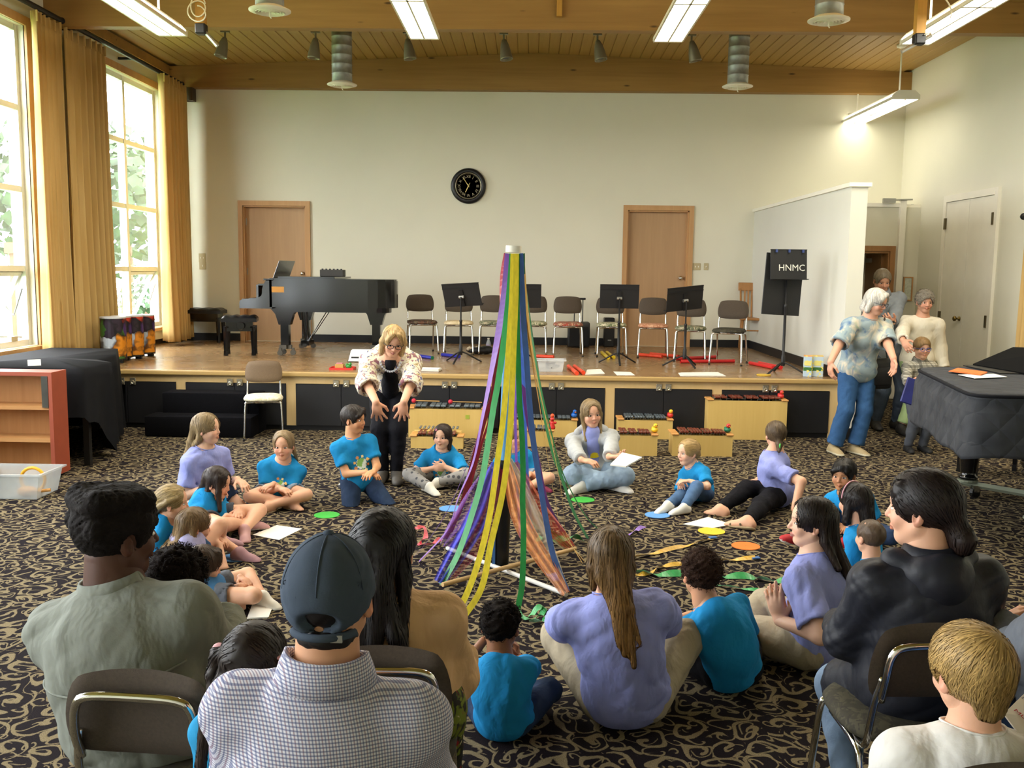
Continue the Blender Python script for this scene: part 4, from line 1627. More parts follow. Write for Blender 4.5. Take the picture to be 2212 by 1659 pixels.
def tote(label, loc, rz, w, d, h):
	rt = thing('plastic_tote', label, 'tote', loc, rz)
	b = MB()
	t = .004
	tp = 1.0
	for (x0, y0, x1, y1) in ((-w / 2, -d / 2, w / 2, -d / 2 + t), (-w / 2, d / 2 - t, w / 2, d / 2), (-w / 2, -d / 2 + t, -w / 2 + t, d / 2 - t), (w / 2 - t, -d / 2 + t, w / 2, d / 2 - t)):
		b.bb((x0, y0, t), (x1, y1, h))
	b.bb((-w / 2, -d / 2, 0), (w / 2, d / 2, t))
	# taper towards the base
	b.v = [(x * (.86 + .14 * z / h), y * (.86 + .14 * z / h), z) for x, y, z in b.v]
	b.build('tub', clear_m, rt)
	r = MB()
	r.bb((-w / 2 - .02, -d / 2 - .02, h - .012), (w / 2 + .02, -d / 2, h)); r.bb((-w / 2 - .02, d / 2, h - .012), (w / 2 + .02, d / 2 + .02, h))
	r.bb((-w / 2 - .02, -d / 2, h - .012), (-w / 2, d / 2, h)); r.bb((w / 2, -d / 2, h - .012), (w / 2 + .02, d / 2, h))
	r.build('rim', clear_m, rt)
	return rt


tp = (-3.80, 6.86, 0)
tote('clear plastic tote on the carpet at the left edge, below the bookcase', tp, 0, .52, .36, .19)
rt = thing('toy_tambourine', 'yellow ring toy inside the left plastic tote', 'toy', (tp[0] + .12, tp[1] - .02, .012))
MB().tube([(.09 * math.cos(a), .02, .10 + .09 * math.sin(a)) for a in np.linspace(0, 2 * PI, 20, endpoint=False)], .012, 8, closed=True).build('ring', M('yellow_plastic', '#e3a82a', .4), rt, smooth=True)
rt = thing('toy_shaker', 'orange egg-shaped shaker in the left plastic tote', 'toy', (tp[0] + .13, tp[1] - .1, .006))
b = MB(); b.sphere((0, 0, .04), (.08, .045, .04), 16, 10); b.build('shaker_body', M('orange_toy', '#d9a05a', .4), rt, smooth=True)
MB().tube([(.06, 0, .04), (.16, .02, .05)], .012, 8).build('handle', M('orange_toy', '#d9a05a', .4), rt)

# four tube drums with a bright printed shell
def drum_print():
	t = NT('printed_drum_shell')
	t.set(.45, 0, .4)
	P = t.coord()
	vo = t.n('TexVoronoi', feature='F1')
	vo.inputs['Scale'].default_value = 9
	nz = t.n('TexNoise'); nz.inputs['Scale'].default_value = 7; nz.inputs['Detail'].default_value = 2
	t.l(P, nz.inputs['Vector'])
	mx = t.n('Mix', data_type='VECTOR'); mx.inputs[0].default_value = .25
	t.l(P, mx.inputs[4]); t.l(nz.outputs['Color'], mx.inputs[5])
	t.l(mx.outputs[1], vo.inputs['Vector'])
	sp = t.n('SeparateColor'); t.l(vo.outputs['Color'], sp.inputs[0])
	cl = t.ramp(sp.outputs[0], [(0, lin('#2c2030')), (.3, lin('#4a2f6c')), (.45, lin('#3c6a2c')), (.58, lin('#c8452a')), (.75, lin('#d98a1c')), (.85, lin('#8a2a5a')), (.95, lin('#b9c7d6'))], 'CONSTANT')
	edge = t.ramp(vo.outputs['Distance'], [(.35, (1, 1, 1)), (.6, (.2, .18, .2))])
	t.base(t.mix(1.0, cl, edge, 'MULTIPLY'))
	return t.m


dp = drum_print()
skin_m = M('drum_head', '#cfd3d6', .5, var=.05)
for k, (px, py, rpx, lab) in enumerate(((238, 785, 27, 'front tube drum with bright print, leftmost of the row of four'), (258, 779, 22, 'second tube drum of the row from the left, mostly hidden'),
										(284, 776, 22, 'third tube drum of the row from the left'), (312, 770, 19, 'last tube drum of the row, nearest the corner curtain'))):
	p = on_stage(px, py)
	sc_ = 2050 / p[1]
	r = rpx / sc_ * (1.0 if k == 0 else .95)
	htop = {0: 686, 1: 684, 2: 682, 3: 681}[k]
	h = at_y(px, htop, p[1])[2] - SZ
	cy = p[1] + r * .8
	rt = thing('tube_drum', lab, 'drum', (p[0], cy, SZ))
	MB().lathe([(r * .98, .035), (r, .04), (r, h - .01), (r * .99, h)], 28, cap=False).build('shell', dp, rt, smooth=False)
	MB().lathe([(r * 1.01, h - .012), (r * 1.01, h + .004), (r * .96, h + .006), (.002, h + .006)], 28, cap=False).build('drum_head', black_plastic if k < 0 else skin_m, rt)
	for q in range(3):
		a = 2 * PI * q / 3 - .5
		MB().box((r * .86 * math.cos(a), r * .86 * math.sin(a), .02), (.04, .04, .04)).build('foot', black_plastic, rt)
	MB().lathe([(r * 1.0, .03), (r * 1.004, .05)], 28).build('base_rim', black_plastic, rt)

# ================================================================== xylophones
xy_wood = wood('xylophone_box_wood', '#c2a25c', '#d0b26c', 'z', 6, .45)
xy_edge = wood('xylophone_edge_wood', '#b98246', '#cf9a5a', 'x', 8, .4)
rose = wood('rosewood_bar', '#56271c', '#7a3a2a', 'y', 20, .3)
gbar = M('grey_metal_bar', '#6f7a82', .35, .55, var=.08)
peg_m = M('peg_metal', '#b7b7b0', .3, .8)


def xylophone(label, px0, px1, pyb, pyt, bar, groups, depth=.30, chromatic=False, big=False):
	"""front bottom edge between pixels px0..px1 at row pyb on the carpet; pyt: front top edge"""
	a, b_ = at_z(px0, pyb, 0), at_z(px1, pyb + (px1 - px0) * .012, 0)
	Y = (a[1] + b_[1]) / 2
	w = b_[0] - a[0]
	h = at_y((px0 + px1) / 2, pyt, Y)[2]
	rt = thing('xylophone', label, 'xylophone', ((a[0] + b_[0]) / 2, Y, 0), 0, 'box xylophones before the stage')
	# tapered trapezoid body
	tp = .03
	box = MB()
	t = .014
	dl, dr = depth, depth * .62
	ol = [(-w / 2, 0), (w / 2, 0), (w / 2, dr), (-w / 2, dl)]
	box.bb((-w / 2, 0, 0), (w / 2, t, h))
	box.bb((-w / 2, t, 0), (-w / 2 + t, dl, h))
	box.bb((w / 2 - t, t, 0), (w / 2, dr, h))
	box.add([(-w / 2 + t, dl - t, 0), (w / 2 - t, dr - t, 0), (w / 2 - t, dr, 0), (-w / 2 + t, dl, 0), (-w / 2 + t, dl - t, h), (w / 2 - t, dr - t, h), (w / 2 - t, dr, h), (-w / 2 + t, dl, h)],
			[(0, 3, 2, 1), (4, 5, 6, 7), (0, 1, 5, 4), (1, 2, 6, 5), (2, 3, 7, 6), (3, 0, 4, 7)])
	box.build('box_body', xy_wood, rt)
	for s, dd in ((-1, dl), (1, dr)):
		MB().rbox((s * (w / 2 - .025), dd / 2, h + .008), (.07, dd + .02, .018), .005, 1).build('end_board', xy_edge, rt)
	rl = MB()
	rl.tube([(-w / 2 + .05, .05, h + .012), (w / 2 - .05, .05, h + .012)], .006, 6)
	rl.tube([(-w / 2 + .05, dl - .07, h + .012), (w / 2 - .05, dr - .04, h + .012)], .006, 6)
	rl.build('rail', black_plastic, rt)
	span = w - .14
	tot = sum(groups) + .55 * (len(groups) - 1)
	step = span / tot
	x = -span / 2
	for gi, g in enumerate(groups):
		for k in range(g):
			f = (x + span / 2) / span
			ln = (dl + (dr - dl) * f) * .95 + .02
			MB().rbox((x + step * .5, (dl + (dr - dl) * f) / 2 - .004, h + .032), (step * .88, ln, .018), .003, 1).build('bar', bar, rt)
			x += step
		x += .55 * step
	pg = MB()
	q = -span / 2
	while q < span / 2:
		pg.tube([(q, .04, h), (q, .04, h + .05)], .003, 5)
		q += step
	pg.build('bar_pegs', peg_m, rt)['kind'] = 'stuff'
	if chromatic:
		for k in range(10):
			xx = -span / 2 + k * span / 9
			MB().rbox((xx, dl * .62 + .1, h + .055), (.02, dl * .5, .014), .003, 1).build('raised_bar', gbar, rt)
		MB().bb((-w / 2 + .02, dl * .62 - .03, h), (w / 2 - .02, dl * .62 + .02, h + .04)).build('inner_rail', xy_wood, rt)
	return rt, Y, h, w


XYL = {}
for key, args in (('A', ('big bass metallophone with grey bars beside the stooping woman', 882, 1052, 945, 884, gbar, (2, 3, 2, 3), .22)),
                  ('B', ('small chromatic xylophone behind the girl in grey leggings', 887, 1000, 968, 944, rose, (2, 2, 2, 2), .22, True)),
                  ('C', ('metallophone with grey bars behind the maypole ribbons', 1100, 1246, 943, 908, gbar, (3, 3, 2, 3), .18)),
                  ('D', ('small glockenspiel box at the right of the maypole ribbons', 1128, 1195, 964, 932, gbar, (2, 3), .2)),
                  ('E', ('metallophone with grey bars right of the hooded girl, farther back', 1335, 1452, 948, 908, gbar, (3, 4, 3, 4), .26)),
                  ('F', ('rosewood xylophone directly right of the hooded girl', 1322, 1419, 984, 941, rose, (2, 2, 3), .22)),
                  ('G', ('rosewood xylophone behind the blonde toddler', 1452, 1581, 985, 941, rose, (3, 4, 3, 4), .24)),
                  ('H', ('tall bass xylophone with wide rosewood bars before the stage', 1527, 1697, 949, 866, rose, (2, 2, 2, 3), .27))):
	XYL[key] = xylophone(*args)
# mallets on A
red_b = M('red_mallet_head', '#b8243a', .6)
for k, (x0, x1, yy) in enumerate(((-.36, -.1, .12), (.02, .34, .08))):
	rt0, Y, h, w = XYL['A']
	rt = thing('mallet', 'mallet with red ball head lying on the bass metallophone, ' + ('at its left end' if k == 0 else 'at its middle'), 'mallet', (rt0.location[0] + x0, Y + yy, h + .066))
	b = MB(); b.sphere((0, 0, 0), .024, 12, 8); b.build('head', red_b, rt, smooth=True)
	MB().tube([(.02, 0, 0), (x1 - x0, .04, -.008)], .005, 6).build('stick', M('mallet_stick', '#c79a58', .5), rt)
MB().bb((.18, -.003, .20), (.22, 0, .24)).build('sticker', M('green_sticker', '#9aa63a', .5), XYL['A'][0])

# little duck figures
def duck(label, loc, rz, c1, c2, s=.05):
	rt = thing('toy_duck', label, 'toy', loc, rz)
	b = MB()
	b.sphere((0, 0, s * .55), (s * .62, s * .8, s * .55), 14, 10)
	b.sphere((0, .75 * s, s * .8), (s * .25, s * .35, s * .2), 10, 6)
	b.build('body', c1, rt, smooth=True)
	b = MB()
	b.sphere((0, -s * .35, s * 1.35), s * .42, 14, 10)
	b.build('head', c2, rt, smooth=True)
	b = MB(); b.sphere((0, -s * .8, s * 1.28), (s * .18, s * .22, s * .09), 10, 6); b.build('bill', M('duck_bill', '#d9741f', .4), rt, smooth=True)
	b = MB()
	for q in (-1, 1):
		b.sphere((q * s * .17, -s * .72, s * 1.45), s * .07, 8, 6)
	b.build('eyes', black_plastic, rt)
	return rt


dc = {k: M('toy_' + k, v, .35, var=.02) for k, v in dict(blue='#1f5fb4', red='#c8322f', yellow='#e3bf2c', green='#1f6b4c', orange='#d9542f').items()}
for key, fx, c1, c2, lab in (('C', .44, 'blue', 'blue', 'blue toy duck on the metallophone left of the hooded girl'), ('E', .45, 'red', 'yellow', 'red and yellow toy duck on the far metallophone'),
                             ('F', .44, 'yellow', 'yellow', 'yellow toy duck on the xylophone beside the hooded girl'), ('G', .42, 'green', 'red', 'green and red toy duck on the xylophone behind the toddler'),
                             ('H', .42, 'red', 'red', 'red toy duck on the tall bass xylophone')):
	rt0, Y, h, w = XYL[key]
	duck(lab, (rt0.location[0] + w * (fx + .02), Y + .09, h + .0175), .3, dc[c1], dc[c2])
rt0, Y, h, w = XYL['D']
rt = thing('toy_figure', 'red toy figure standing on the small glockenspiel by the ribbons', 'toy', (rt0.location[0] + w * .46, Y + .06, h + .018))
b = MB()
b.lathe([(.03, 0), (.032, .02), (.02, .045), (.024, .06), (.014, .075)], 14)
b.sphere((0, 0, .095), .022, 12, 8)
b.sphere((-.03, 0, .06), .014, 10, 6); b.sphere((.03, 0, .06), .014, 10, 6)
b.build('figure_body', dc['red'], rt, smooth=True)
b = MB(); b.sphere((0, 0, .13), .02, 12, 8); b.build('figure_top', dc['orange'], rt, smooth=True)

# ================================================================== small things on the stage
tube_cols = dict(red=M('red_tube_plastic', '#c92b2b', .35, var=.03), orange=M('orange_tube_plastic', '#d9472a', .35, var=.03), yellow=M('yellow_tube_plastic', '#cfae1f', .35, var=.03),
                 blue=M('blue_tube_plastic', '#2a2f9a', .35, var=.03), amber=M('amber_tube_plastic', '#d98a1c', .35, var=.03))
teal_cap = M('teal_cap', '#14684a', .4)
r_t = .021
for (c, x0, y0, x1, y1, lab) in (
		('blue', 900, 768, 934, 773, 'blue tube nearest the piano, with a green end, on the stage floor'), ('blue', 955, 766, 992, 770, 'blue tube under the leftmost music stand'),
		('amber', 1079, 766, 1074, 772, 'short amber tube left of the maypole'),
		('yellow', 1300, 761, 1314, 773, 'left yellow tube of the pair under the frontal music stand'), ('yellow', 1311, 761, 1326, 772, 'right yellow tube of the pair under the frontal music stand'),
		('orange', 1228, 791, 1246, 806, 'left orange tube of the pair beside the clear box'), ('orange', 1241, 791, 1260, 805, 'right orange tube of the pair beside the clear box'),
		('orange', 1160, 769, 1196, 771, 'orange tube behind the clear box on the stage'),
		('orange', 1381, 766, 1430, 770, 'left orange tube under the peach chair'), ('orange', 1405, 764, 1466, 770, 'longer orange tube under the peach chair'),
		('red', 1462, 775, 1545, 771, 'upper red tube under the right chairs'), ('red', 1470, 781, 1585, 780, 'lower long red tube under the right chairs'),
		('red', 1620, 784, 1670, 794, 'longer red tube before the tall lettered stand'), ('red', 1640, 784, 1687, 794, 'shorter red tube before the tall lettered stand')):
	a, b_ = at_z(x0, y0, SZ + r_t), at_z(x1, y1, SZ + r_t)
	mid = (a + b_) / 2
	rt = thing('sound_tube', lab, 'tube', (mid[0], mid[1], SZ), 0, 'coloured sound tubes on the stage')
	d = (b_ - a) / 2
	d[2] = 0
	z = np.array((0, 0, r_t + .0005))
	m = MB(); m.tube([z - d, z + d], r_t, 14, cap=False)
	m.tube([z + d * .999, z - d * .999], r_t * .86, 14, cap=False)
	m.build('tube', tube_cols[c], rt, smooth=True)
	m = MB(); m.tube([z + d * .96, z + d * 1.02], r_t * 1.06, 14); m.build('end_cap', teal_cap if 'green end' in lab else tube_cols[c], rt)

paper_m = M('white_paper', '#efeee6', .6, var=.02)


def sheet(label, pts, z, name='paper_sheet', mat=None, cat='paper', thick=.002, layers=1):
	w = [at_z(x, y, z) for x, y in pts]
	c = np.mean(w, 0)
	rt = thing(name, label, cat, (c[0], c[1], z))
	for k in range(layers):
		b = MB()
		q = [(p - c)[:2] * (1 - .03 * k) + np.array((.006, -.004)) * k for p in w]
		# orient counter-clockwise
		ar = sum(q[i][0] * q[(i + 1) % len(q)][1] - q[(i + 1) % len(q)][0] * q[i][1] for i in range(len(q)))
		if ar < 0:
			q = q[::-1]
		b.prism(q, .001 + k * (thick + .001), .001 + k * (thick + .001) + thick)
		b.build('sheet', mat or paper_m, rt)
	return rt


sheet('white paper sheet at the stage edge right of the orange tubes', ((1268, 799), (1297, 798), (1306, 808), (1264, 810)), SZ, layers=2)
sheet('white paper sheet at the stage edge below the frontal music stand', ((1325, 803), (1362, 804), (1372, 811), (1333, 811)), SZ)
sheet('open white booklet at the stage edge under the right chairs', ((1465, 806), (1550, 805), (1568, 813), (1470, 813)), SZ, 'booklet', cat='booklet', layers=3)
b_ = at_z(1650, 811, SZ)
rt = thing('yellow_disc', 'flat yellow disc at the stage edge by the tall lettered stand', 'disc', (b_[0], b_[1], SZ))
MB().lathe([(.075, .001), (.078, .008), (.07, .012), (.002, .012)], 24, cap=False).build('disc', M('yellow_foam', '#c9a63a', .6), rt)

# binder
a = at_z(926, 801, SZ)
rt = thing('ring_binder', 'white ring binder lying at the stage edge right of the stooping woman', 'binder', (a[0], a[1], SZ), -.1)
MB().rbox((0, 0, .012), (.26, .2, .022), .004, 1, RT(rx=0)).build('cover', M('white_binder', '#c9c9c2', .4), rt)
MB().bb((-.12, -.1, .024), (.12, .09, .028)).build('sheet', paper_m, rt)
MB().bb((-.125, -.103, .006), (-.1, -.099, .02)).build('dark_spine', black_plastic, rt)

# tray with toys
a = at_z(738, 799, SZ)
rt = thing('toy_tray', 'red tray at the stage edge left of the stooping woman', 'tray', (a[0], a[1] + .06, SZ))
tr = MB()
tr.bb((-.13, -.09, .0), (.13, .09, .008)); tr.bb((-.13, -.09, .008), (-.12, .09, .024)); tr.bb((.12, -.09, .008), (.13, .09, .024)); tr.bb((-.12, -.09, .008), (.12, -.08, .024)); tr.bb((-.12, .08, .008), (.12, .09, .024))
tr.build('tray_body', M('red_tray', '#c4382f', .4), rt)
rt2 = thing('toy_block', 'tan wooden block in the red tray on the stage', 'toy', (a[0] - .03, a[1] + .05, SZ + .009))
MB().rbox((0, 0, .025), (.09, .07, .05), .004, 1).build('block', M('tan_block', '#b78e4c', .5), rt2)
MB().rbox((0, 0, .055), (.07, .05, .014), .004, 1).build('pink_lid', M('pink_toy', '#b4747c', .5), rt2)
rt2 = thing('toy_frog', 'green rounded toy in the red tray on the stage', 'toy', (a[0] + .065, a[1] + .05, SZ + .009))
b = MB(); b.sphere((0, 0, .025), (.035, .03, .025), 12, 8); b.sphere((.02, -.01, .05), .018, 10, 6); b.sphere((-.015, -.01, .045), .014, 10, 6)
b.build('toy_body', M('green_toy', '#2f8a3c', .4), rt2, smooth=True)
a = at_z(772, 785, SZ)
rt = thing('sheet_stack', 'tilted stack of white sheet music on a black holder behind the red tray', 'paper stack', (a[0], a[1] + .22, SZ))
M4 = RT((0, 0, .06), rx=math.radians(32))
MB().box((0, 0, 0), (.27, .22, .012), M4).build('holder', black_plastic, rt)
MB().bb((-.1, -.06, 0), (.1, .06, .06)).build('holder_foot', black_plastic, rt)
for k in range(3):
	MB().box((.008 * k, .006 * k, .008 + .004 * k), (.26, .21, .003), M4).build('sheet', paper_m, rt)

# clear box with beaters
a = at_z(1190, 804, SZ)
tt = tote('clear plastic box of beaters at the stage edge behind the maypole ribbons', (a[0], a[1] + .12, SZ), 0, .29, .2, .13)
rt = thing('beater_pile', 'jumble of dark beaters heaped in the clear box', 'beaters', (a[0], a[1] + .12, SZ + .006))
b = MB()
rg = np.random.default_rng(5)
for k in range(26):
	c = np.array((rg.uniform(-.07, .07), rg.uniform(-.05, .05), rg.uniform(.02, .08)))
	d = np.array((rg.uniform(-1, 1), rg.uniform(-.4, .4), rg.uniform(-.2, .2)))
	d /= np.linalg.norm(d)
	b.tube([c - d * .05, c + d * .05], .006, 5)
b.build('beaters', M('dark_beaters', '#33383f', .5, var=.3), rt)
rt['kind'] = 'stuff'

# water bottle
a = on_stage(1055, 763)
rt = thing('water_bottle', 'clear plastic water bottle standing under the green-seat chair', 'bottle', (a[0], a[1], SZ))
MB().lathe([(.02, 0), (.032, .004), (.032, .05), (.029, .06), (.032, .07), (.032, .13), (.02, .165), (.013, .175), (.013, .185)], 18).build('bottle', clear_m, rt, smooth=True)
MB().lathe([(.0325, .07), (.0325, .12)], 18, cap=False).build('bottle_label', M('bottle_wrap', '#9b8ea6', .5), rt)
MB().lathe([(.015, .185), (.015, .2)], 14).build('bottle_cap', white_metal, rt)

# black bag with pale fur trim
a = on_stage(1033, 766)
rt = thing('black_bag', 'black soft bag with pale fluffy trim lying under the green-seat chair', 'bag', (a[0], a[1] + .08, SZ))
b = MB(); b.sphere((0, 0, .05), (.16, .09, .05), 20, 12); b.sphere((.1, .02, .055), (.1, .08, .055), 16, 10); b.build('bag_body', M('black_nylon', '#18181a', .6, var=.3, bump=.5, bscale=20), rt, smooth=True)
b = MB()
for k in range(8):
	b.sphere((-.13 + .018 * k, -.05 + .004 * k, .07 + .012 * math.sin(k * 1.3)), .024, 8, 6)
b.build('fur_trim', M('pale_fur', '#b9ab92', .9, bump=.6, bscale=90), rt, smooth=True)

# loudspeakers
a = on_stage(1250, 752)
rt = thing('loudspeaker', 'black portable loudspeaker with raised handle behind the red-seat chair', 'loudspeaker', (a[0] - .0, a[1] + .14, SZ))
MB().rbox((0, 0, .19), (.31, .26, .35), .02, 2).build('cabinet', black_plastic, rt, auto=40)
b = MB(); b.bb((-.13, -.136, .04), (.13, -.129, .30)); b.build('grille', M('speaker_grille', '#0f0f10', .8, bump=.5, bscale=300), rt)
for x in (-.06, .06):
	MB().tube([(x, .1, .36), (x, .1, .68)], .008, 6).build('handle_rod', black_metal, rt)
MB().rbox((0, .1, .69), (.2, .035, .03), .01).build('handle_grip', black_plastic, rt)
MB().lathe([(.011, -.004), (.011, .004)], 12, RT((-.05, -.138, .33), rx=PI / 2)).build('blue_lamp', emis('blue_led', '#3a4cff', 2.0), rt)
for x in (-.14, .14):
	MB().lathe([(.03, -.012), (.03, .012)], 12, RT((x, .1, .03), ry=PI / 2)).build('wheel', black_plastic, rt)
a = on_stage(1316, 750)
rt = thing('loudspeaker', 'slim black loudspeaker behind the frontal music stand', 'loudspeaker', (a[0], a[1] + .14, SZ))
MB().rbox((0, 0, .21), (.15, .2, .42), .01, 1).build('cabinet', black_plastic, rt)
MB().lathe([(.05, 0), (.052, .01), (.04, .004), (.015, .002), (.012, .012), (.003, .014)], 20, RT((0, -.1, .32), rx=PI / 2)).build('driver', M('driver_cone', '#3a3b3d', .3), rt, smooth=True)
MB().bb((-.02, -.104, .09), (.03, -.1, .105)).build('badge', steel, rt)

# two picture-book boxes
def book_print(name, c0, c1, c2):
	t = NT(name)
	t.set(.4, 0, .4)
	P = t.coord()
	sp = t.n('SeparateXYZ'); t.l(P, sp.inputs[0])
	band = t.ramp(sp.outputs[2], [(0, lin(c0)), (.06, lin('#3a6a36')), (.1, lin(c0)), (.16, lin(c0)), (.17, lin(c1)), (.205, lin(c1)), (.212, lin(c2))], 'CONSTANT')
	f = t.noise(P, 26, 2)
	t.base(t.mix(t.ramp(f, [(.56, (0, 0, 0)), (.6, (1, 1, 1))]), band, lin('#e2d36a')))
	return t.m


bp1 = book_print('book_box_print', '#a9bfd0', '#a9bfd0', '#d9843c')
bp2 = book_print('second_book_box_print', '#b3c3cc', '#b3c3cc', '#c9a24a')
for k, (px, lab) in enumerate(((1744, 'pale blue picture-book box on the stage corner, left of the two'), (1765, 'pale blue picture-book box on the stage corner, right of the two'))):
	a = on_stage(px, 813)
	rt = thing('book_box', lab, 'box', (a[0] + .005, a[1] + .03, SZ), -.25)
	MB().rbox((0, 0, .11), (.085 if k == 0 else .12, .16, .22), .003, 1).build('box_body', bp1 if k == 0 else bp2, rt)
	MB().bb((-.035, -.083, .12), (.035, -.0805, .17)).build('oval_label', M('book_label', '#d9cf7a', .5), rt)

# ================================================================== spots and papers on the carpet
spot_c = dict(green=M('green_foam_spot', '#3aa63c', .7, var=.04), blue=M('blue_foam_spot', '#5a92cf', .7, var=.04), yellow=M('yellow_foam_spot', '#d9bf2f', .7, var=.04),
              orange=M('orange_foam_spot', '#e2762a', .7, var=.04), red=M('red_foam_spot', '#cf3a44', .7, var=.04))
for px, py, c, lab in ((706, 1113, 'green', 'green spot marker before the girl with denim shorts'), (975, 1099, 'blue', 'blue spot marker left of the maypole'), (1259, 1080, 'green', 'green spot marker before the hooded girl'),
                       (1420, 1113, 'blue', 'blue spot marker before the blonde toddler'), (1537, 1148, 'yellow', 'yellow spot marker beside the white sheet at the right'), (1611, 1180, 'orange', 'orange spot marker at the right'),
                       (511, 1205, 'blue', 'blue spot marker beside the man with the flat-top'), (502, 1255, 'red', 'red spot marker at the left')):
	a = at_z(px, py, 0)
	rt = thing('spot_marker', lab, 'floor marker', (a[0], a[1], 0))
	b = MB()
	r = .088
	b.lathe([(r * (1 + 0), .0005), (r, .004), (.002, .0045)], 28, cap=False)
	b.build('disc', spot_c[c], rt)
sheet('white sheet of paper on the carpet before the girls at the left', ((546, 1156), (598, 1135), (652, 1143), (603, 1167)), 0)
sheet('white sheet of paper on the carpet at the right by the yellow spot', ((1475, 1133), (1528, 1118), (1581, 1134), (1538, 1142)), 0, layers=2)
sheet('white booklet on the carpet behind the man with the flat-top', ((533, 1338), (548, 1298), (590, 1303), (577, 1336)), .0, 'booklet', cat='booklet', layers=3)

# ================================================================== maypole
MX, MY = at_z(1081, 1223, 0)[:2]
mtop = at_y(1110, 531, MY)
MXT = mtop[0]
MH = mtop[2]
pole = thing('maypole', 'maypole of stacked tubes with a white cap, standing on crossed rods', 'maypole', (MX, MY, 0))


def pz(py):
	return at_y(1100, py, MY)[2]


def pax(z):
	return np.array((MX + (MXT - MX) * z / MH, MY, z))


def pole_seg(name, z0, z1, r, mat):
	b = MB()
	a, c = pax(z0) - (MX, MY, 0), pax(z1) - (MX, MY, 0)
	b.tube([a, c], r, 24)
	return b.build(name, mat, pole, auto=40)


tube_black = M('black_pole_tube', '#101011', .35, var=.3, scale=20)
pole_seg('black_tube', .012, pz(992), .046, tube_black)
pole_seg('light_blue_tube', pz(992), pz(768), .037, M('light_blue_tube', '#5b97c9', .35, var=.03))
pole_seg('yellow_tube', pz(768), pz(560), .033, M('pale_yellow_tube', '#d8cf4a', .35, var=.03))
pole_seg('top_cap', pz(545), MH, .0445, white_metal)
b = MB(); b.box((-.038, -.04, .12), (.016, .01, .22)); b.build('blue_tape', M('blue_tape', '#3d6ca8', .5), pole)
pvc = M('white_pvc', '#d9d8d2', .35, var=.03)
dowel = wood('dowel_wood', '#b99561', '#d0b07c', 'x', 10, .5)
for (x0, y0, x1, y1, mt, z) in ((966, 1184, 1224, 1284, pvc, .014), (956, 1263, 1243, 1185, dowel, .04)):
	a, c = at_z(x0, y0, z), at_z(x1, y1, z)
	b = MB(); b.tube([a - (MX, MY, 0), c - (MX, MY, 0)], .0125, 12); b.build('base_rod', mt, pole, smooth=False, auto=50)


def ribbon_mat(name, col):
	t = NT(name)
	t.set(.38, 0, .5)
	c = lin(col)
	f = t.noise(t.mapping(t.coord(), scale=(1, 1, .15)), 60, 2)
	t.base(t.ramp(f, [(.3, tuple(x * .85 for x in c)), (.7, tuple(min(1, x * 1.1) for x in c))]))
	t.b.inputs['Sheen Weight'].default_value = .3
	return t.m


rib_c = dict(purple=ribbon_mat('purple_satin', '#6a2f96'), lilac=ribbon_mat('lilac_satin', '#8c62cc'), red=ribbon_mat('red_satin', '#a01a34'), green=ribbon_mat('green_satin', '#1e9446'),
             dgreen=ribbon_mat('dark_green_satin', '#1d7a38'), yellow=ribbon_mat('yellow_satin', '#e2cf33'), gold=ribbon_mat('gold_satin', '#d9a921'), blue=ribbon_mat('blue_satin', '#3a68bd'),
             plum=ribbon_mat('plum_satin', '#5a1f6a'), pink=ribbon_mat('coral_satin', '#d13a4c'))


def ribbon_mesh(pts, w, twist=None):
	"""flat ribbon along pts, broad face turned away from the pole axis"""
	P = np.array(pts)
	n = len(P)
	L, R = [], []
	for i in range(n):
		t = P[min(i + 1, n - 1)] - P[max(i - 1, 0)]
		t /= np.linalg.norm(t) + 1e-9
		ax = pax(max(0, P[i][2]))
		nn = np.array((P[i][0] - ax[0], P[i][1] - ax[1], 0)) + np.array((0, -.06, 0))
		if P[i][2] < .03 and abs(t[2]) < .3:
			nn = np.array((0, 0, 1.0))
		nn /= np.linalg.norm(nn) + 1e-9
		s = np.cross(t, nn)
		s /= np.linalg.norm(s) + 1e-9
		if twist is not None:
			a = twist(i / (n - 1))
			s = s * math.cos(a) + np.cross(t, s) * math.sin(a)
		ww = 1.15 * (w if not callable(w) else w(i / (n - 1)))
		L.append(P[i] - s * ww / 2)
		R.append(P[i] + s * ww / 2)
	return np.stack([np.array(L), np.array(R)], 1)


def ribbon(label, col, px, w=.03, y_top=-.045, end_z=0.006, tail=None, top=True, tw=None):
	"""px: picture rows of the hanging ribbon from the cap down; the last one lies on the carpet"""
	e = at_z(px[-1][0], px[-1][1], end_z)
	y0, ye = px[0][1], px[-1][1]
	pts = []
	for k, (x, y) in enumerate(px):
		f = ((y - y0) / (ye - y0)) ** 1.15
		Y = (MY + y_top) * (1 - f) + e[1] * f
		pts.append(at_y(x, y, Y))
	pts[-1] = e
	if tail:
		for (x, y, z) in tail:
			pts.append(at_z(x, y, z))
	sp = spline(pts, 7)
	sp[:, 2] = np.maximum(sp[:, 2], end_z * .8)
	o0 = np.array((MXT, MY, MH - .05))
	rt = thing('ribbon', label, 'ribbon', o0, 0, None)
	b = MB()
	b.grid(ribbon_mesh(sp, w, tw) - o0)
	o = b.build('ribbon_strip', rib_c[col], rt, smooth=False)
	md = o.modifiers.new('thick', 'SOLIDIFY')
	md.thickness = .0009
	return rt


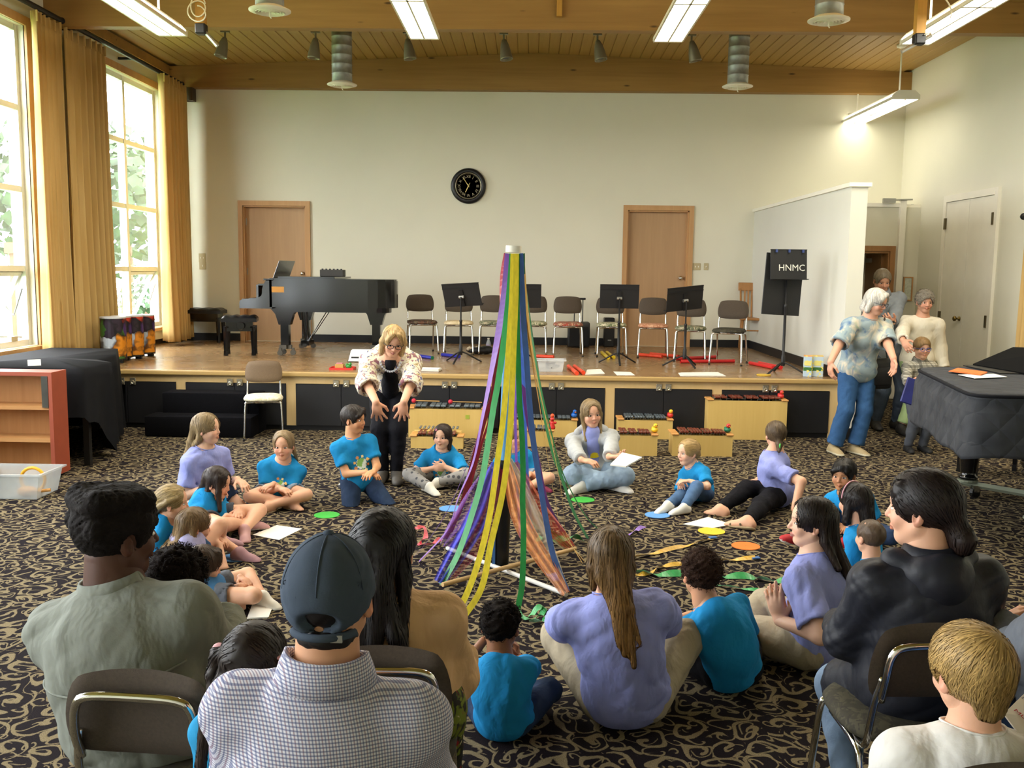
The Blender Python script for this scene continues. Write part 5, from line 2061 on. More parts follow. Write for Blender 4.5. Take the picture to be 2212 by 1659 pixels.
TOPY = 548
ribbon('thin lilac ribbon, leftmost of the maypole, running far out to the left', 'lilac', [(1096, TOPY), (1082, 690), (1060, 830), (1041, 915), (1018, 982), (973, 1091), (930, 1160), (897, 1200)], .012, -.02)
ribbon('wide purple ribbon at the left of the maypole', 'purple', [(1100, TOPY), (1090, 640), (1077, 717), (1060, 810), (1041, 907), (1022, 998), (990, 1075), (966, 1145), (905, 1213)], lambda f: .042 - .016 * f, -.05)
ribbon('dark red ribbon next to the wide purple one', 'red', [(1095, TOPY), (1084, 608), (1076, 740), (1065, 852), (1048, 900), (1018, 1012), (996, 1095), (962, 1163)], .032, -.03)
ribbon('narrow red ribbon hanging inside the dark red one', 'red', [(1097, TOPY), (1083, 700), (1066, 870), (1040, 960), (1012, 1060), (975, 1150)], .014, .02)
ribbon('green ribbon with a knot, left of the yellow ribbons', 'green', [(1107, TOPY), (1100, 635), (1088, 740), (1076, 825), (1066, 880), (1050, 985), (1041, 1034), (1023, 1100), (990, 1195), (953, 1263)], .03, -.055)
ribbon('left of the two long yellow ribbons before the pole', 'yellow', [(1109, TOPY), (1106, 640), (1101, 720), (1092, 850), (1084, 930), (1074, 1000), (1058, 1111), (1034, 1211), (1005, 1290), (981, 1325)], .027, -.06)
ribbon('right of the two long yellow ribbons before the pole', 'yellow', [(1115, TOPY), (1114, 640), (1110, 740), (1106, 850), (1099, 960), (1085, 1068), (1061, 1172), (1040, 1270), (998, 1338)], .027, -.065)
ribbon('green ribbon right of the pole that ends in a tangled heap', 'green', [(1117, TOPY), (1117, 700), (1120, 800), (1122, 863), (1127, 930), (1130, 1021), (1129, 1079), (1131, 1158), (1128, 1260), (1119, 1316)], .026, -.06,
       tail=((1126, 1330, .008), (1140, 1338, .01)))
ribbon('broad blue ribbon at the right of the pole', 'blue', [(1122, TOPY), (1126, 608), (1130, 744), (1133, 863), (1135, 953), (1142, 1066), (1149, 1142)], lambda f: .036 - .022 * f, -.03)
ribbon('blue ribbon running forward to the white rod end', 'blue', [(1124, TOPY), (1131, 690), (1139, 800), (1145, 885), (1154, 967), (1170, 1066), (1190, 1179), (1204, 1225), (1226, 1278)], .03, -.05)
ribbon('thin lilac ribbon close to the pole at the right', 'lilac', [(1113, TOPY), (1113, 744), (1113, 885), (1115, 976), (1118, 1060), (1124, 1160)], .014, .03)
ribbon('plum ribbon slanting out to the right', 'plum', [(1121, TOPY), (1126, 740), (1138, 890), (1160, 987), (1181, 1084), (1216, 1148)], .026, .02)
ribbon('golden ribbon at the right, farther left one', 'gold', [(1126, TOPY), (1133, 663), (1150, 780), (1164, 866), (1181, 976), (1199, 1077), (1215, 1150), (1262, 1212)], .022, -.02)
ribbon('golden ribbon at the right, with a loose bend', 'gold', [(1128, TOPY), (1142, 700), (1163, 830), (1194, 966), (1210, 1043), (1217, 1100), (1224, 1155), (1258, 1216)], .024, .0)
ribbon('dark green ribbon, rightmost of the maypole', 'dgreen', [(1128, TOPY), (1131, 600), (1149, 730), (1174, 885), (1194, 976), (1212, 1027), (1240, 1107), (1270, 1163)], lambda f: .03 - .008 * f, -.03)
ribbon('thin green ribbon at the right behind the golden ones', 'dgreen', [(1127, TOPY), (1160, 790), (1190, 930), (1215, 1020), (1262, 1110), (1300, 1150)], .008, .03)


def floor_ribbon(label, col, px, w=.028, lift=None, tip=None, grp=None):
	pts = [at_z(x, y, (lift[i] if lift else .006)) for i, (x, y) in enumerate(px)]
	sp = spline(pts, 8)
	n = len(sp)
	c = sp.mean(0) * (1, 1, 0)
	P = []
	for i in range(n):
		t = sp[min(i + 1, n - 1)] - sp[max(i - 1, 0)]
		t /= np.linalg.norm(t) + 1e-9
		s = np.cross(t, (0, 0, 1.0))
		s /= np.linalg.norm(s) + 1e-9
		a = .7 * math.sin(i * .35 + len(px))
		s = s * math.cos(a) + np.array((0, 0, 1.0)) * math.sin(a)
		base = sp[i] + np.array((0, 0, abs(s[2]) * w / 2))
		P.append((base - s * w / 2, base + s * w / 2))
	rt = thing('ribbon', label, 'ribbon', c, 0, grp)
	b = MB(); b.grid(np.array(P) - c)
	o = b.build('ribbon_strip', rib_c[col], rt, smooth=False)
	o.modifiers.new('thick', 'SOLIDIFY').thickness = .0009
	if tip:
		q = sp[-1] - c
		MB().box((q[0], q[1], q[2] + .006), (.05, .03, .008), rz=.3).build('tape_tip', M('blue_tape', '#3d6ca8', .5), rt)
	return rt


floor_ribbon('yellow ribbon on the carpet reaching towards the white sheet', 'gold', ((1300, 1222), (1370, 1206), (1440, 1190), (1500, 1175), (1540, 1163)), .03, tip=1)
floor_ribbon('yellow ribbon on the carpet passing behind the curly-haired boy', 'gold', ((1330, 1228), (1380, 1242), (1405, 1238), (1430, 1225), (1480, 1220), (1560, 1212), (1632, 1207)), .03, tip=1)
floor_ribbon('dark green ribbon on the carpet at the right of the curly-haired boy', 'green', ((1370, 1238), (1430, 1243), (1500, 1243), (1560, 1247), (1620, 1249), (1660, 1256), (1706, 1258)), .045)
floor_ribbon('narrow green ribbon on the carpet ending by the girl with raised hands', 'green', ((1500, 1255), (1560, 1266), (1610, 1273), (1660, 1280)), .022, tip=1)
floor_ribbon('green ribbon heap left of the girl with long brown hair', 'green', ((1140, 1338), (1160, 1318), (1176, 1316), (1166, 1332), (1150, 1344), (1175, 1342), (1195, 1334), (1222, 1318)), .035, [.01, .05, .06, .03, .01, .03, .012, .008])
floor_ribbon('coral ribbon tangle behind the long black hair, at the left of the maypole', 'pink', ((884, 1132), (900, 1142), (915, 1140), (920, 1160), (906, 1176), (930, 1178), (952, 1166)), .03, [.01, .03, .02, .04, .01, .02, .01])
floor_ribbon('purple ribbon end on the carpet right of the maypole', 'lilac', ((1330, 1162), (1360, 1155), (1376, 1146), (1392, 1138)), .028)
floor_ribbon('green crumpled ribbon behind the right rods of the maypole', 'green', ((1160, 1168), (1185, 1166), (1205, 1170), (1235, 1163), (1255, 1166)), .05, [.01, .03, .02, .04, .01])
floor_ribbon('short blue ribbon on the carpet in front of the curly-haired boy', 'blue', ((1405, 1345), (1440, 1338), (1470, 1336)), .02)
floor_ribbon('blue ribbon end beside the tip of the white rod', 'blue', ((1186, 1240), (1200, 1252), (1214, 1268)), .04, [.01, .04, .01])


# sheer scarves from the black tube to the rod ends
def organza(name, col, alpha):
	t = NT(name)
	t.set(.9, 0, .05, Alpha=alpha)
	t.b.inputs['Sheen Weight'].default_value = .5
	c = lin(col)
	f = t.noise(t.mapping(t.coord(), scale=(1, 1, .2)), 40, 2)
	t.base(t.ramp(f, [(.3, tuple(x * .8 for x in c)), (.7, tuple(min(1, x * 1.2) for x in c))]))
	return t.m


def scarf(label, mat, top, mid, bot, w0, w1, w2, zend=.02, seed=0, yoff=-.05):
	a = at_y(top[0], top[1], MY + yoff)
	e = at_z(bot[0], bot[1], zend)
	f = (mid[1] - top[1]) / (bot[1] - top[1])
	m = at_y(mid[0], mid[1], a[1] * (1 - f) + e[1] * f)
	path = spline([a, m, e], 14)
	n = len(path)
	k = 17
	P = np.zeros((n, k, 3))
	for i in range(n):
		t = path[min(i + 1, n - 1)] - path[max(i - 1, 0)]
		t /= np.linalg.norm(t)
		u = i / (n - 1)
		w = (w0 * (1 - u) ** 2 + 2 * w1 * u * (1 - u) * 1.4 + w2 * u * u)
		s = np.cross(t, (0.1, -1, .3))
		s /= np.linalg.norm(s)
		nn = np.cross(s, t)
		for j in range(k):
			v = j / (k - 1) - .5
			P[i, j] = path[i] + s * w * v + nn * (.018 * math.sin(v * 17 + seed + u * 2) * min(1, u * 4))
			P[i, j, 2] = max(P[i, j, 2], .004)
	o0 = np.array((a[0], a[1], 0))
	rt = thing('scarf', label, 'scarf', o0)
	b = MB(); b.grid(P - o0)
	b.build('organza_cloth', mat, rt, smooth=True)
	return rt


scarf('sheer purple scarf from the pole to the far left rod end', organza('purple_organza', '#8450b0', .5), (1062, 1012), (1012, 1110), (958, 1178), .06, .17, .06, seed=1, yoff=.02)
scarf('sheer royal blue scarf from the pole to the near left rod end', organza('blue_organza', '#4a50d8', .68), (1072, 1000), (1030, 1120), (948, 1258), .05, .13, .06, seed=2)
scarf('sheer red scarf beside the royal blue one', organza('red_organza', '#b02a48', .55), (1080, 1000), (1048, 1130), (962, 1256), .04, .15, .05, seed=3, yoff=-.03)
scarf('sheer orange scarf from the pole to the near right rod end', organza('orange_organza', '#f09a54', .6), (1094, 992), (1128, 1130), (1222, 1283), .03, .11, .05, seed=4)
scarf('sheer white scarf lying over the orange one', organza('white_organza', '#e8e4d2', .42), (1100, 992), (1150, 1130), (1216, 1276), .03, .16, .05, seed=5, yoff=-.03)
scarf('sheer red and orange scarf from the pole to the far right rod end', organza('coral_organza', '#e8663e', .62), (1112, 1000), (1160, 1100), (1236, 1184), .04, .14, .05, seed=6, yoff=.03)
scarf('narrow sheer gold scarf along the coral one', organza('gold_organza', '#c9a832', .6), (1108, 1000), (1148, 1110), (1226, 1186), .03, .05, .04, seed=7, yoff=.01)

# ================================================================== covered grand piano at the right
def quilt():
	t = NT('quilted_black_cover')
	t.set(.85, 0, .2)
	P = t.coord()
	f = t.noise(P, 7, 3)
	t.base(t.ramp(f, [(.3, lin('#303236')), (.7, lin('#404246'))]))
	hs = []
	for rot in (1, -1):
		sp = t.n('SeparateXYZ')
		t.l(P, sp.inputs[0])
		al = t.math('ADD', t.math('ADD', sp.outputs[0], t.math('MULTIPLY', sp.outputs[1], .9)), t.math('MULTIPLY', sp.outputs[2], 1.0 * rot))
		fr = t.math('ABSOLUTE', t.math('SUBTRACT', t.math('FRACT', t.math('MULTIPLY', al, 5.2)), .5))
		hs.append(t.math('SMOOTH_MIN', fr, .12))
	h = t.math('MINIMUM', hs[0], hs[1])
	t.bump(t.math('ADD', t.math('MULTIPLY', h, 5.0), t.math('MULTIPLY', f, .6)), .55, .02)
	return t.m


quilt_m = quilt()
CPZ = .97
oc = np.array((3.9, 6.7, 0))
cp = thing('grand_piano', 'grand piano under a quilted black cover, at the right edge', 'piano', oc)
ol = [(2.72, 5.82), (4.55, 5.82), (4.95, 6.3), (5.0, 7.0), (4.6, 7.6), (4.1, 7.75), (3.05, 7.52)]
dn = []
for i in range(len(ol)):
	a, c = np.array(ol[i]), np.array(ol[(i + 1) % len(ol)])
	m = max(2, int(np.linalg.norm(c - a) / .09))
	dn += [a + (c - a) * k / m for k in range(m)]
dn = np.array(dn)
for _ in range(3):
	dn = (np.roll(dn, 1, 0) + 2 * dn + np.roll(dn, -1, 0)) / 4
cc = dn.mean(0)
n = len(dn)
prof = [(-.25, .985), (-.06, .985), (-.012, .98), (0, .962), (.008, .952), (.0, .94), (.03, .88), (.035, .78), (.04, .68), (.05, .60), (.045, .575), (.03, .575)]
vs = [(cc[0], cc[1], .99)]
for off, z in prof:
	for i, p in enumerate(dn):
		d = (p - cc) / np.linalg.norm(p - cc)
		q = p + d * off
		zz = z + (.012 * math.sin(i * .8) + .01 * math.sin(i * .31)) * (1 if z < .7 else 0)
		ripple = .012 * math.sin(i * 1.1) * max(0, (.9 - z) * 2)
		q = q + d * ripple
		vs.append((q[0], q[1], zz))
fs = [(0, 1 + i, 1 + (i + 1) % n) for i in range(n)]
for r in range(len(prof) - 1):
	for i in range(n):
		j = (i + 1) % n
		fs.append((1 + r * n + i, 1 + (r + 1) * n + i, 1 + (r + 1) * n + j, 1 + r * n + j))
b = MB(); b.add(dloc(vs, oc), fs)
b.build('quilted_cover', quilt_m, cp, smooth=True, recalc=True)
pip = MB(); pip.tube([(p[0] - oc[0], p[1] - oc[1], .968) for p in dn], .012, 8, closed=True); pip.build('piping', black_cloth, cp, smooth=True)
MB().prism([tuple(p) for p in dn * .94 + cc * .06 - oc[:2]], .62, .95).build('case', ebony, cp)
for x, y in ((3.42, 7.30), (3.34, 6.15), (4.7, 6.7)):
	MB().lathe([(.05, .135), (.07, .145), (.07, .16), (.055, .17), (.058, .2), (.075, .36), (.08, .40), (.10, .41), (.105, .43), (.085, .445), (.10, .46), (.115, .49), (.11, .52), (.07, .54), (.08, .56), (.11, .585), (.11, .62)], 20,
               c=(x - oc[0], y - oc[1], 0)).build('leg', ebony, cp, smooth=True)
grey_green = M('dolly_paint', '#7c8270', .5, var=.05)
dl = thing('piano_dolly', 'grey-green steel dolly with casters under the covered piano', 'dolly', (3.9, 6.75, 0))
for x, y in ((3.42, 7.30), (3.34, 6.15), (4.7, 6.7)):
	dx, dy = x - 3.9, y - 6.75
	b = MB(); b.tube([(0, 0, .10), (dx, dy, .10), (dx * 1.06, dy * 1.06, .10), (dx * 1.09, dy * 1.09, .07), (dx * 1.09, dy * 1.09, .05)], .024, 4); b.build('arm', grey_green, dl)
	MB().lathe([(.075, .122), (.075, .134), (.05, .135)], 16, c=(dx, dy, 0)).build('cup', grey_green, dl)
	b = MB(); b.lathe([(.042, -.016), (.045, -.01), (.045, .01), (.042, .016)], 18, RT((dx * .93, dy * .93 - .02, .045), rx=PI / 2 + .0, rz=.4)); b.build('caster', black_plastic, dl)
	MB().box((dx * .93, dy * .93 - .02, .075), (.05, .05, .05)).build('caster_fork', chrome, dl)
bench('dark piano bench standing behind the covered piano', (4.05, 8.15, 0), .1, .6, .34, .48, False)
# music desk
mdk = thing('music_rack', 'black tilted music rack on the covered piano at the right edge', 'music rack', (3.7, 7.2, CPZ + .018))
b = MB()
o0 = np.array((3.7, 7.2, CPZ + .018))
q = [np.array(v) for v in ((3.55, 7.62, .99), (3.62, 6.95, .99), (3.93, 6.95, 1.17), (3.86, 7.62, 1.13))]
nrm = np.cross(q[1] - q[0], q[3] - q[0]); nrm /= np.linalg.norm(nrm)
vv = [v - o0 for v in q] + [v - o0 + nrm * .015 for v in q]
b.add(vv, [(0, 3, 2, 1), (4, 5, 6, 7), (0, 1, 5, 4), (1, 2, 6, 5), (2, 3, 7, 6), (3, 0, 4, 7)])
b.build('rack_panel', M('matte_black_rack', '#121212', .9, spec=.05), mdk, recalc=True)
MB().bb((-.24, -.2, 0), (.0, .4, .008)).build('rack_base', black_plastic, mdk)
sheet('white sheet of paper on the covered piano, under the orange folder', ((2070, 810), (2146, 808), (2176, 815), (2106, 818)), .992)
sheet('orange folded paper on the covered piano', ((2049, 803), (2066, 797), (2132, 806), (2118, 811)), .997, 'orange_folder', M('orange_paper', '#e0702c', .6, var=.03), 'folder', .004, 2)
# ================================================================== figures: signed-distance bodies, meshed with surface nets
f4 = np.float32


def V3(*a):
	return np.array(a if len(a) > 1 else a[0], float)


def nrm(v):
	v = np.asarray(v, float)
	return v / (np.linalg.norm(v) + 1e-12)


def cone(a, b, ra, rb, k=.02, op=1, sq=None, cut=False):
	"""round cone; sq=(dir, factor) flattens it along dir; cut=True ends it flat at b"""
	return ('c', op, k, V3(a), V3(b), ra, rb, sq, cut)


def ell(c, r, R=None, k=.02, op=1):
	return ('e', op, k, V3(c), V3(r), np.eye(3) if R is None else np.asarray(R, float))


def grow(pr, e):
	"""inflated copy"""
	if pr[0] == 'c':
		return pr[:5] + (pr[5] + e, pr[6] + e) + pr[7:]
	return pr[:4] + (pr[4] + e,) + pr[5:]


def pbox(pr, m):
	if pr[0] == 'c':
		r = max(pr[5], pr[6]) + m
		return np.minimum(pr[3], pr[4]) - r, np.maximum(pr[3], pr[4]) + r
	ex = np.sqrt(((pr[5] * pr[4]) ** 2).sum(1)) + m
	return pr[3] - ex, pr[3] + ex


def pdist(pr, X, Y, Z):
	if pr[0] == 'c':
		_, _, _, a, b, ra, rb, sq, cut = pr
		ba = b - a
		L = float(ba @ ba) + 1e-12
		px, py, pz = X - f4(a[0]), Y - f4(a[1]), Z - f4(a[2])
		t = (px * f4(ba[0] / L) + py * f4(ba[1] / L) + pz * f4(ba[2] / L))
		h = np.clip(t, 0, 1.3 if cut else 1)
		dx, dy, dz = px - h * f4(ba[0]), py - h * f4(ba[1]), pz - h * f4(ba[2])
		q = dx * dx + dy * dy + dz * dz
		if sq is not None:
			n, s = sq
			dn = dx * f4(n[0]) + dy * f4(n[1]) + dz * f4(n[2])
			q = q + f4(s * s - 1) * dn * dn
		d = np.sqrt(q) - (f4(ra) + f4(rb - ra) * np.minimum(h, 1))
		if cut:
			d = np.maximum(d, (t - 1) * f4(math.sqrt(L)))
		return d
	_, _, _, c, r, R = pr
	px, py, pz = X - f4(c[0]), Y - f4(c[1]), Z - f4(c[2])
	q = [(px * f4(R[0, i]) + py * f4(R[1, i]) + pz * f4(R[2, i])) / f4(r[i]) for i in range(3)]
	k0 = np.sqrt(q[0] ** 2 + q[1] ** 2 + q[2] ** 2)
	k1 = np.sqrt((q[0] / f4(r[0])) ** 2 + (q[1] / f4(r[1])) ** 2 + (q[2] / f4(r[2])) ** 2) + f4(1e-6)
	return k0 * (k0 - 1) / k1


def smin(a, b, k):
	h = np.clip(f4(.5) + f4(.5 / k) * (b - a), 0, 1)
	return b + (a - b) * h - f4(k) * h * (1 - h)


def fold(D, d, op, k):
	return smin(D, d, k) if op > 0 else -smin(-D, d, k)


def evalp(prims, P):
	X, Y, Z = [np.ascontiguousarray(P[:, i], f4) for i in range(3)]
	D = np.full(len(P), .3, f4)
	for pr in prims:
		D = fold(D, pdist(pr, X, Y, Z), pr[1], pr[2])
	return D


def gradp(prims, P, e=.004):
	d0 = evalp(prims, P)
	g = np.stack([evalp(prims, P + np.eye(3)[i] * e) - d0 for i in range(3)], 1)
	return d0, g / (np.linalg.norm(g, axis=1, keepdims=True) + 1e-9)


_WD = np.random.default_rng(11)
_WK = [(_WD.normal(size=3), _WD.uniform(0, 6.28)) for _ in range(7)]


def wrinkle(X, Y, Z, fr, st=(1, 1, 1)):
	"""folded-cloth ridges"""
	a, b, c = X * st[0] * fr, Y * st[1] * fr, Z * st[2] * fr
	s0 = np.sin(a * .45 + b * .4 + 1.3) + np.sin(c * .5 - a * .3) + .6 * np.sin(b * .8 + c * .35)
	w = 0
	for i, (d, p) in enumerate(_WK[:4]):
		m = .5 + .5 * np.sin((d[1] * a - d[0] * c + d[2] * b) * .31 + p * 2)
		w = w + m * (.62 - np.abs(np.sin(.62 * (d[0] * a + d[1] * b + d[2] * c) + p + s0 * .9)))
	return w * .75


def snet(prims, h, wr=None, post=None, pad=.01):
	"""mesh of the folded primitives; wr=(amp, freq, stretch)"""
	adds = [pbox(p, p[2] * .3 + pad) for p in prims if p[1] > 0]
	lo = np.min([b[0] for b in adds], 0) - h
	hi = np.max([b[1] for b in adds], 0) + h
	n = np.ceil((hi - lo) / h).astype(int) + 2
	ax = [(lo[i] + h * np.arange(n[i])).astype(f4) for i in range(3)]
	D = np.full(tuple(n), .25, f4)
	for pr in prims:
		bl, bh = pbox(pr, pr[2] + 2.5 * h)
		i0 = np.clip(np.floor((bl - lo) / h).astype(int), 0, n)
		i1 = np.clip(np.ceil((bh - lo) / h).astype(int) + 1, 0, n)
		if np.any(i1 <= i0):
			continue
		s = tuple(slice(a, b) for a, b in zip(i0, i1))
		d = pdist(pr, ax[0][s[0]][:, None, None], ax[1][s[1]][None, :, None], ax[2][s[2]][None, None, :])
		D[s] = fold(D[s], d, pr[1], pr[2])
	if wr is not None:
		m = np.abs(D) < 3 * h + wr[0]
		ii = np.nonzero(m)
		D[ii] += f4(wr[0]) * wrinkle(ax[0][ii[0]], ax[1][ii[1]], ax[2][ii[2]], wr[1], wr[2] if len(wr) > 2 else (1, 1, 1)).astype(f4)
	if post is not None:
		D = post(D, ax[0][:, None, None], ax[1][None, :, None], ax[2][None, None, :])
	D[0], D[-1] = .2, .2
	D[:, 0], D[:, -1] = .2, .2
	D[:, :, 0], D[:, :, -1] = .2, .2
	ins = D < 0
	c = np.zeros(tuple(n - 1), np.int8)
	for dx in (0, 1):
		for dy in (0, 1):
			for dz in (0, 1):
				c += ins[dx:n[0] - 1 + dx, dy:n[1] - 1 + dy, dz:n[2] - 1 + dz]
	act = (c > 0) & (c < 8)
	I = np.argwhere(act)
	if len(I) == 0:
		return np.zeros((0, 3)), np.zeros((0, 4), int)
	idx = np.full(tuple(n - 1), -1, np.int32)
	idx[act] = np.arange(len(I))
	corner = {(a, b, d): D[I[:, 0] + a, I[:, 1] + b, I[:, 2] + d] for a in (0, 1) for b in (0, 1) for d in (0, 1)}
	acc = np.zeros((len(I), 3))
	cnt = np.zeros(len(I))
	for axis in range(3):
		o = [i for i in range(3) if i != axis]
		for u in (0, 1):
			for v in (0, 1):
				k0 = [0, 0, 0]
				k0[o[0]], k0[o[1]] = u, v
				k1 = list(k0)
				k1[axis] = 1
				a, b = corner[tuple(k0)], corner[tuple(k1)]
				m = (a < 0) != (b < 0)
				t = np.where(m, a / (a - b + 1e-12), 0)
				p = np.zeros((len(I), 3))
				p[:, o[0]], p[:, o[1]], p[:, axis] = u, v, t
				acc += p * m[:, None]
				cnt += m
	V = lo + h * (I + acc / cnt[:, None])
	Q = []
	for axis in range(3):
		o = [i for i in range(3) if i != axis]
		s0 = [slice(None)] * 3
		s1 = [slice(None)] * 3
		s0[axis], s1[axis] = slice(0, n[axis] - 1), slice(1, n[axis])
		a, b = ins[tuple(s0)], ins[tuple(s1)]
		E = np.argwhere(a != b)
		E = E[(E[:, o[0]] > 0) & (E[:, o[1]] > 0)]
		fl = a[tuple(E.T)]
		q = []
		for du, dv in ((-1, -1), (0, -1), (0, 0), (-1, 0)):
			e = E.copy()
			e[:, o[0]] += du
			e[:, o[1]] += dv
			q.append(idx[tuple(e.T)])
		q = np.stack(q, 1)
		if axis == 1:
			fl = ~fl
		q[~fl] = q[~fl][:, ::-1]
		Q.append(q)
	return V, np.concatenate(Q)


def np_mesh(name, V, Q, mat, col=None, smooth=True):
	me = bpy.data.meshes.new(name)
	V = np.asarray(V, f4)
	Q = np.asarray(Q, np.int32)
	k = Q.shape[1]
	me.vertices.add(len(V))
	me.vertices.foreach_set('co', V.ravel())
	me.loops.add(Q.size)
	me.loops.foreach_set('vertex_index', Q.ravel())
	me.polygons.add(len(Q))
	me.polygons.foreach_set('loop_start', np.arange(0, Q.size, k, dtype=np.int32))
	me.polygons.foreach_set('use_smooth', np.full(len(Q), smooth))
	me.materials.append(mat)
	me.update(calc_edges=True)
	me.validate()
	if col is not None:
		at = me.color_attributes.new('Col', 'FLOAT_COLOR', 'POINT')
		C = np.ones((len(V), 4), f4)
		C[:, :3] = col
		at.data.foreach_set('color', C.ravel())
	return me


def cat_mesh(parts):
	"""[(V,Q,col)] joined"""
	o = 0
	Vs, Qs, Cs = [], [], []
	for V, Q, c in parts:
		Vs.append(V)
		Qs.append(Q + o)
		Cs.append(np.broadcast_to(np.asarray(c, f4), (len(V), 3)))
		o += len(V)
	return np.concatenate(Vs), np.concatenate(Qs), np.concatenate(Cs)


skin_mat = vcol_mat('skin', .5, .35, bump=.04, bscale=300)
skin_mat.node_tree.nodes['Principled BSDF'].inputs['Subsurface Weight'].default_value = .08
skin_mat.node_tree.nodes['Principled BSDF'].inputs['Subsurface Radius'].default_value = (.01, .004, .002)
hair_mat = vcol_mat('hair_strands', .5, .35, bump=.12, bscale=160, var=.12)
curl_mat = vcol_mat('curly_hair', .85, .12, bump=.5, bscale=220, var=.25)
eye_mat = vcol_mat('eye_surface', .12, .5)
shoe_mat = vcol_mat('shoe_surface', .6, .4, bump=.05)
flat_mat = vcol_mat('printed_cloth', .8, .2)
SKIN = dict(fair=lin('#dcaa8c'), pale=lin('#e0b498'), tan=lin('#c99572'), warm=lin('#d0996f'), olive=lin('#b98660'), brown=lin('#8a5b3c'), dark=lin('#4d2f20'), old=lin('#d3a086'))


def rot(axis, deg):
	a = math.radians(deg)
	c, s = math.cos(a), math.sin(a)
	return {'x': np.array(((1, 0, 0), (0, c, -s), (0, s, c))), 'y': np.array(((c, 0, s), (0, 1, 0), (-s, 0, c))), 'z': np.array(((c, -s, 0), (s, c, 0), (0, 0, 1)))}[axis]


def ik(a, t, l1, l2, pole):
	d = t - a
	L = np.linalg.norm(d)
	u = d / (L + 1e-9)
	L = min(max(L, abs(l1 - l2) + .01), (l1 + l2) * .998)
	ca = (l1 * l1 + L * L - l2 * l2) / (2 * l1 * L)
	p = V3(pole) - u * (V3(pole) @ u)
	p = nrm(p)
	return a + u * l1 * ca + p * l1 * math.sqrt(max(0, 1 - ca * ca)), a + u * L


LEGS = {
	'cross': ({'a': (-.07, .20, .045), 'pole': (.9, .25, .18), 'td': (-.75, .55, -.1), 'sole': (-.3, .3, -.8)},
              {'a': (.05, .26, .04), 'pole': (-.9, .25, .18), 'td': (.75, .55, -.1), 'sole': (.3, .3, -.8)}),
	'kneel': ({'a': (.075, -.07, .05), 'pole': (.25, 1, -.5), 'td': (.1, -1, -.2), 'sole': (0, -.2, 1)},
              {'a': (-.075, -.07, .05), 'pole': (-.25, 1, -.5), 'td': (-.1, -1, -.2), 'sole': (0, -.2, 1)}),
	'chair': ({'a': (.085, .27, .05), 'pole': (.1, 1, .6), 'td': (.1, 1, 0), 'sole': (0, 0, -1)},
              {'a': (-.085, .27, .05), 'pole': (-.1, 1, .6), 'td': (-.1, 1, 0), 'sole': (0, 0, -1)}),
	'stand': ({'a': (.065, .0, .045), 'pole': (.05, 1, 0), 'td': (.15, 1, 0), 'sole': (0, 0, -1)},
              {'a': (-.065, .0, .045), 'pole': (-.05, 1, 0), 'td': (-.15, 1, 0), 'sole': (0, 0, -1)}),
}
ARMS = {
	'lap': ({'w': (.045, .15, .02), 'fd': (-.8, .5, -.2), 'pn': (0, -.2, -1), 'pole': (.6, -.7, -.8)}, {'w': (-.045, .16, .035), 'fd': (.8, .5, -.2), 'pn': (0, -.2, -1), 'pole': (-.6, -.7, -.8)}),
	'thighs': ({'w': (.09, .12, .03), 'fd': (-.2, 1, -.3), 'pn': (0, 0, -1), 'pole': (.5, -.8, -.6)}, {'w': (-.09, .12, .03), 'fd': (.2, 1, -.3), 'pn': (0, 0, -1), 'pole': (-.5, -.8, -.6)}),
	'down': ({'w': (.17, .03, -.06), 'fd': (0, .1, -1), 'pn': (-1, 0, 0), 'pole': (.3, -1, 0)}, {'w': (-.17, .03, -.06), 'fd': (0, .1, -1), 'pn': (1, 0, 0), 'pole': (-.3, -1, 0)}),
	'front': ({'w': (.06, .2, .12), 'fd': (-.7, .7, 0), 'pn': (-.6, -.3, -.5)}, {'w': (-.06, .2, .12), 'fd': (.7, .7, 0), 'pn': (.6, -.3, -.5)}),
}


def merge(base, over):
	out = []
	for i in range(2):
		d = dict(base[i])
		if over and over[i]:
			d.update(over[i])
		out.append(d)
	return out


class Fig:
	pass


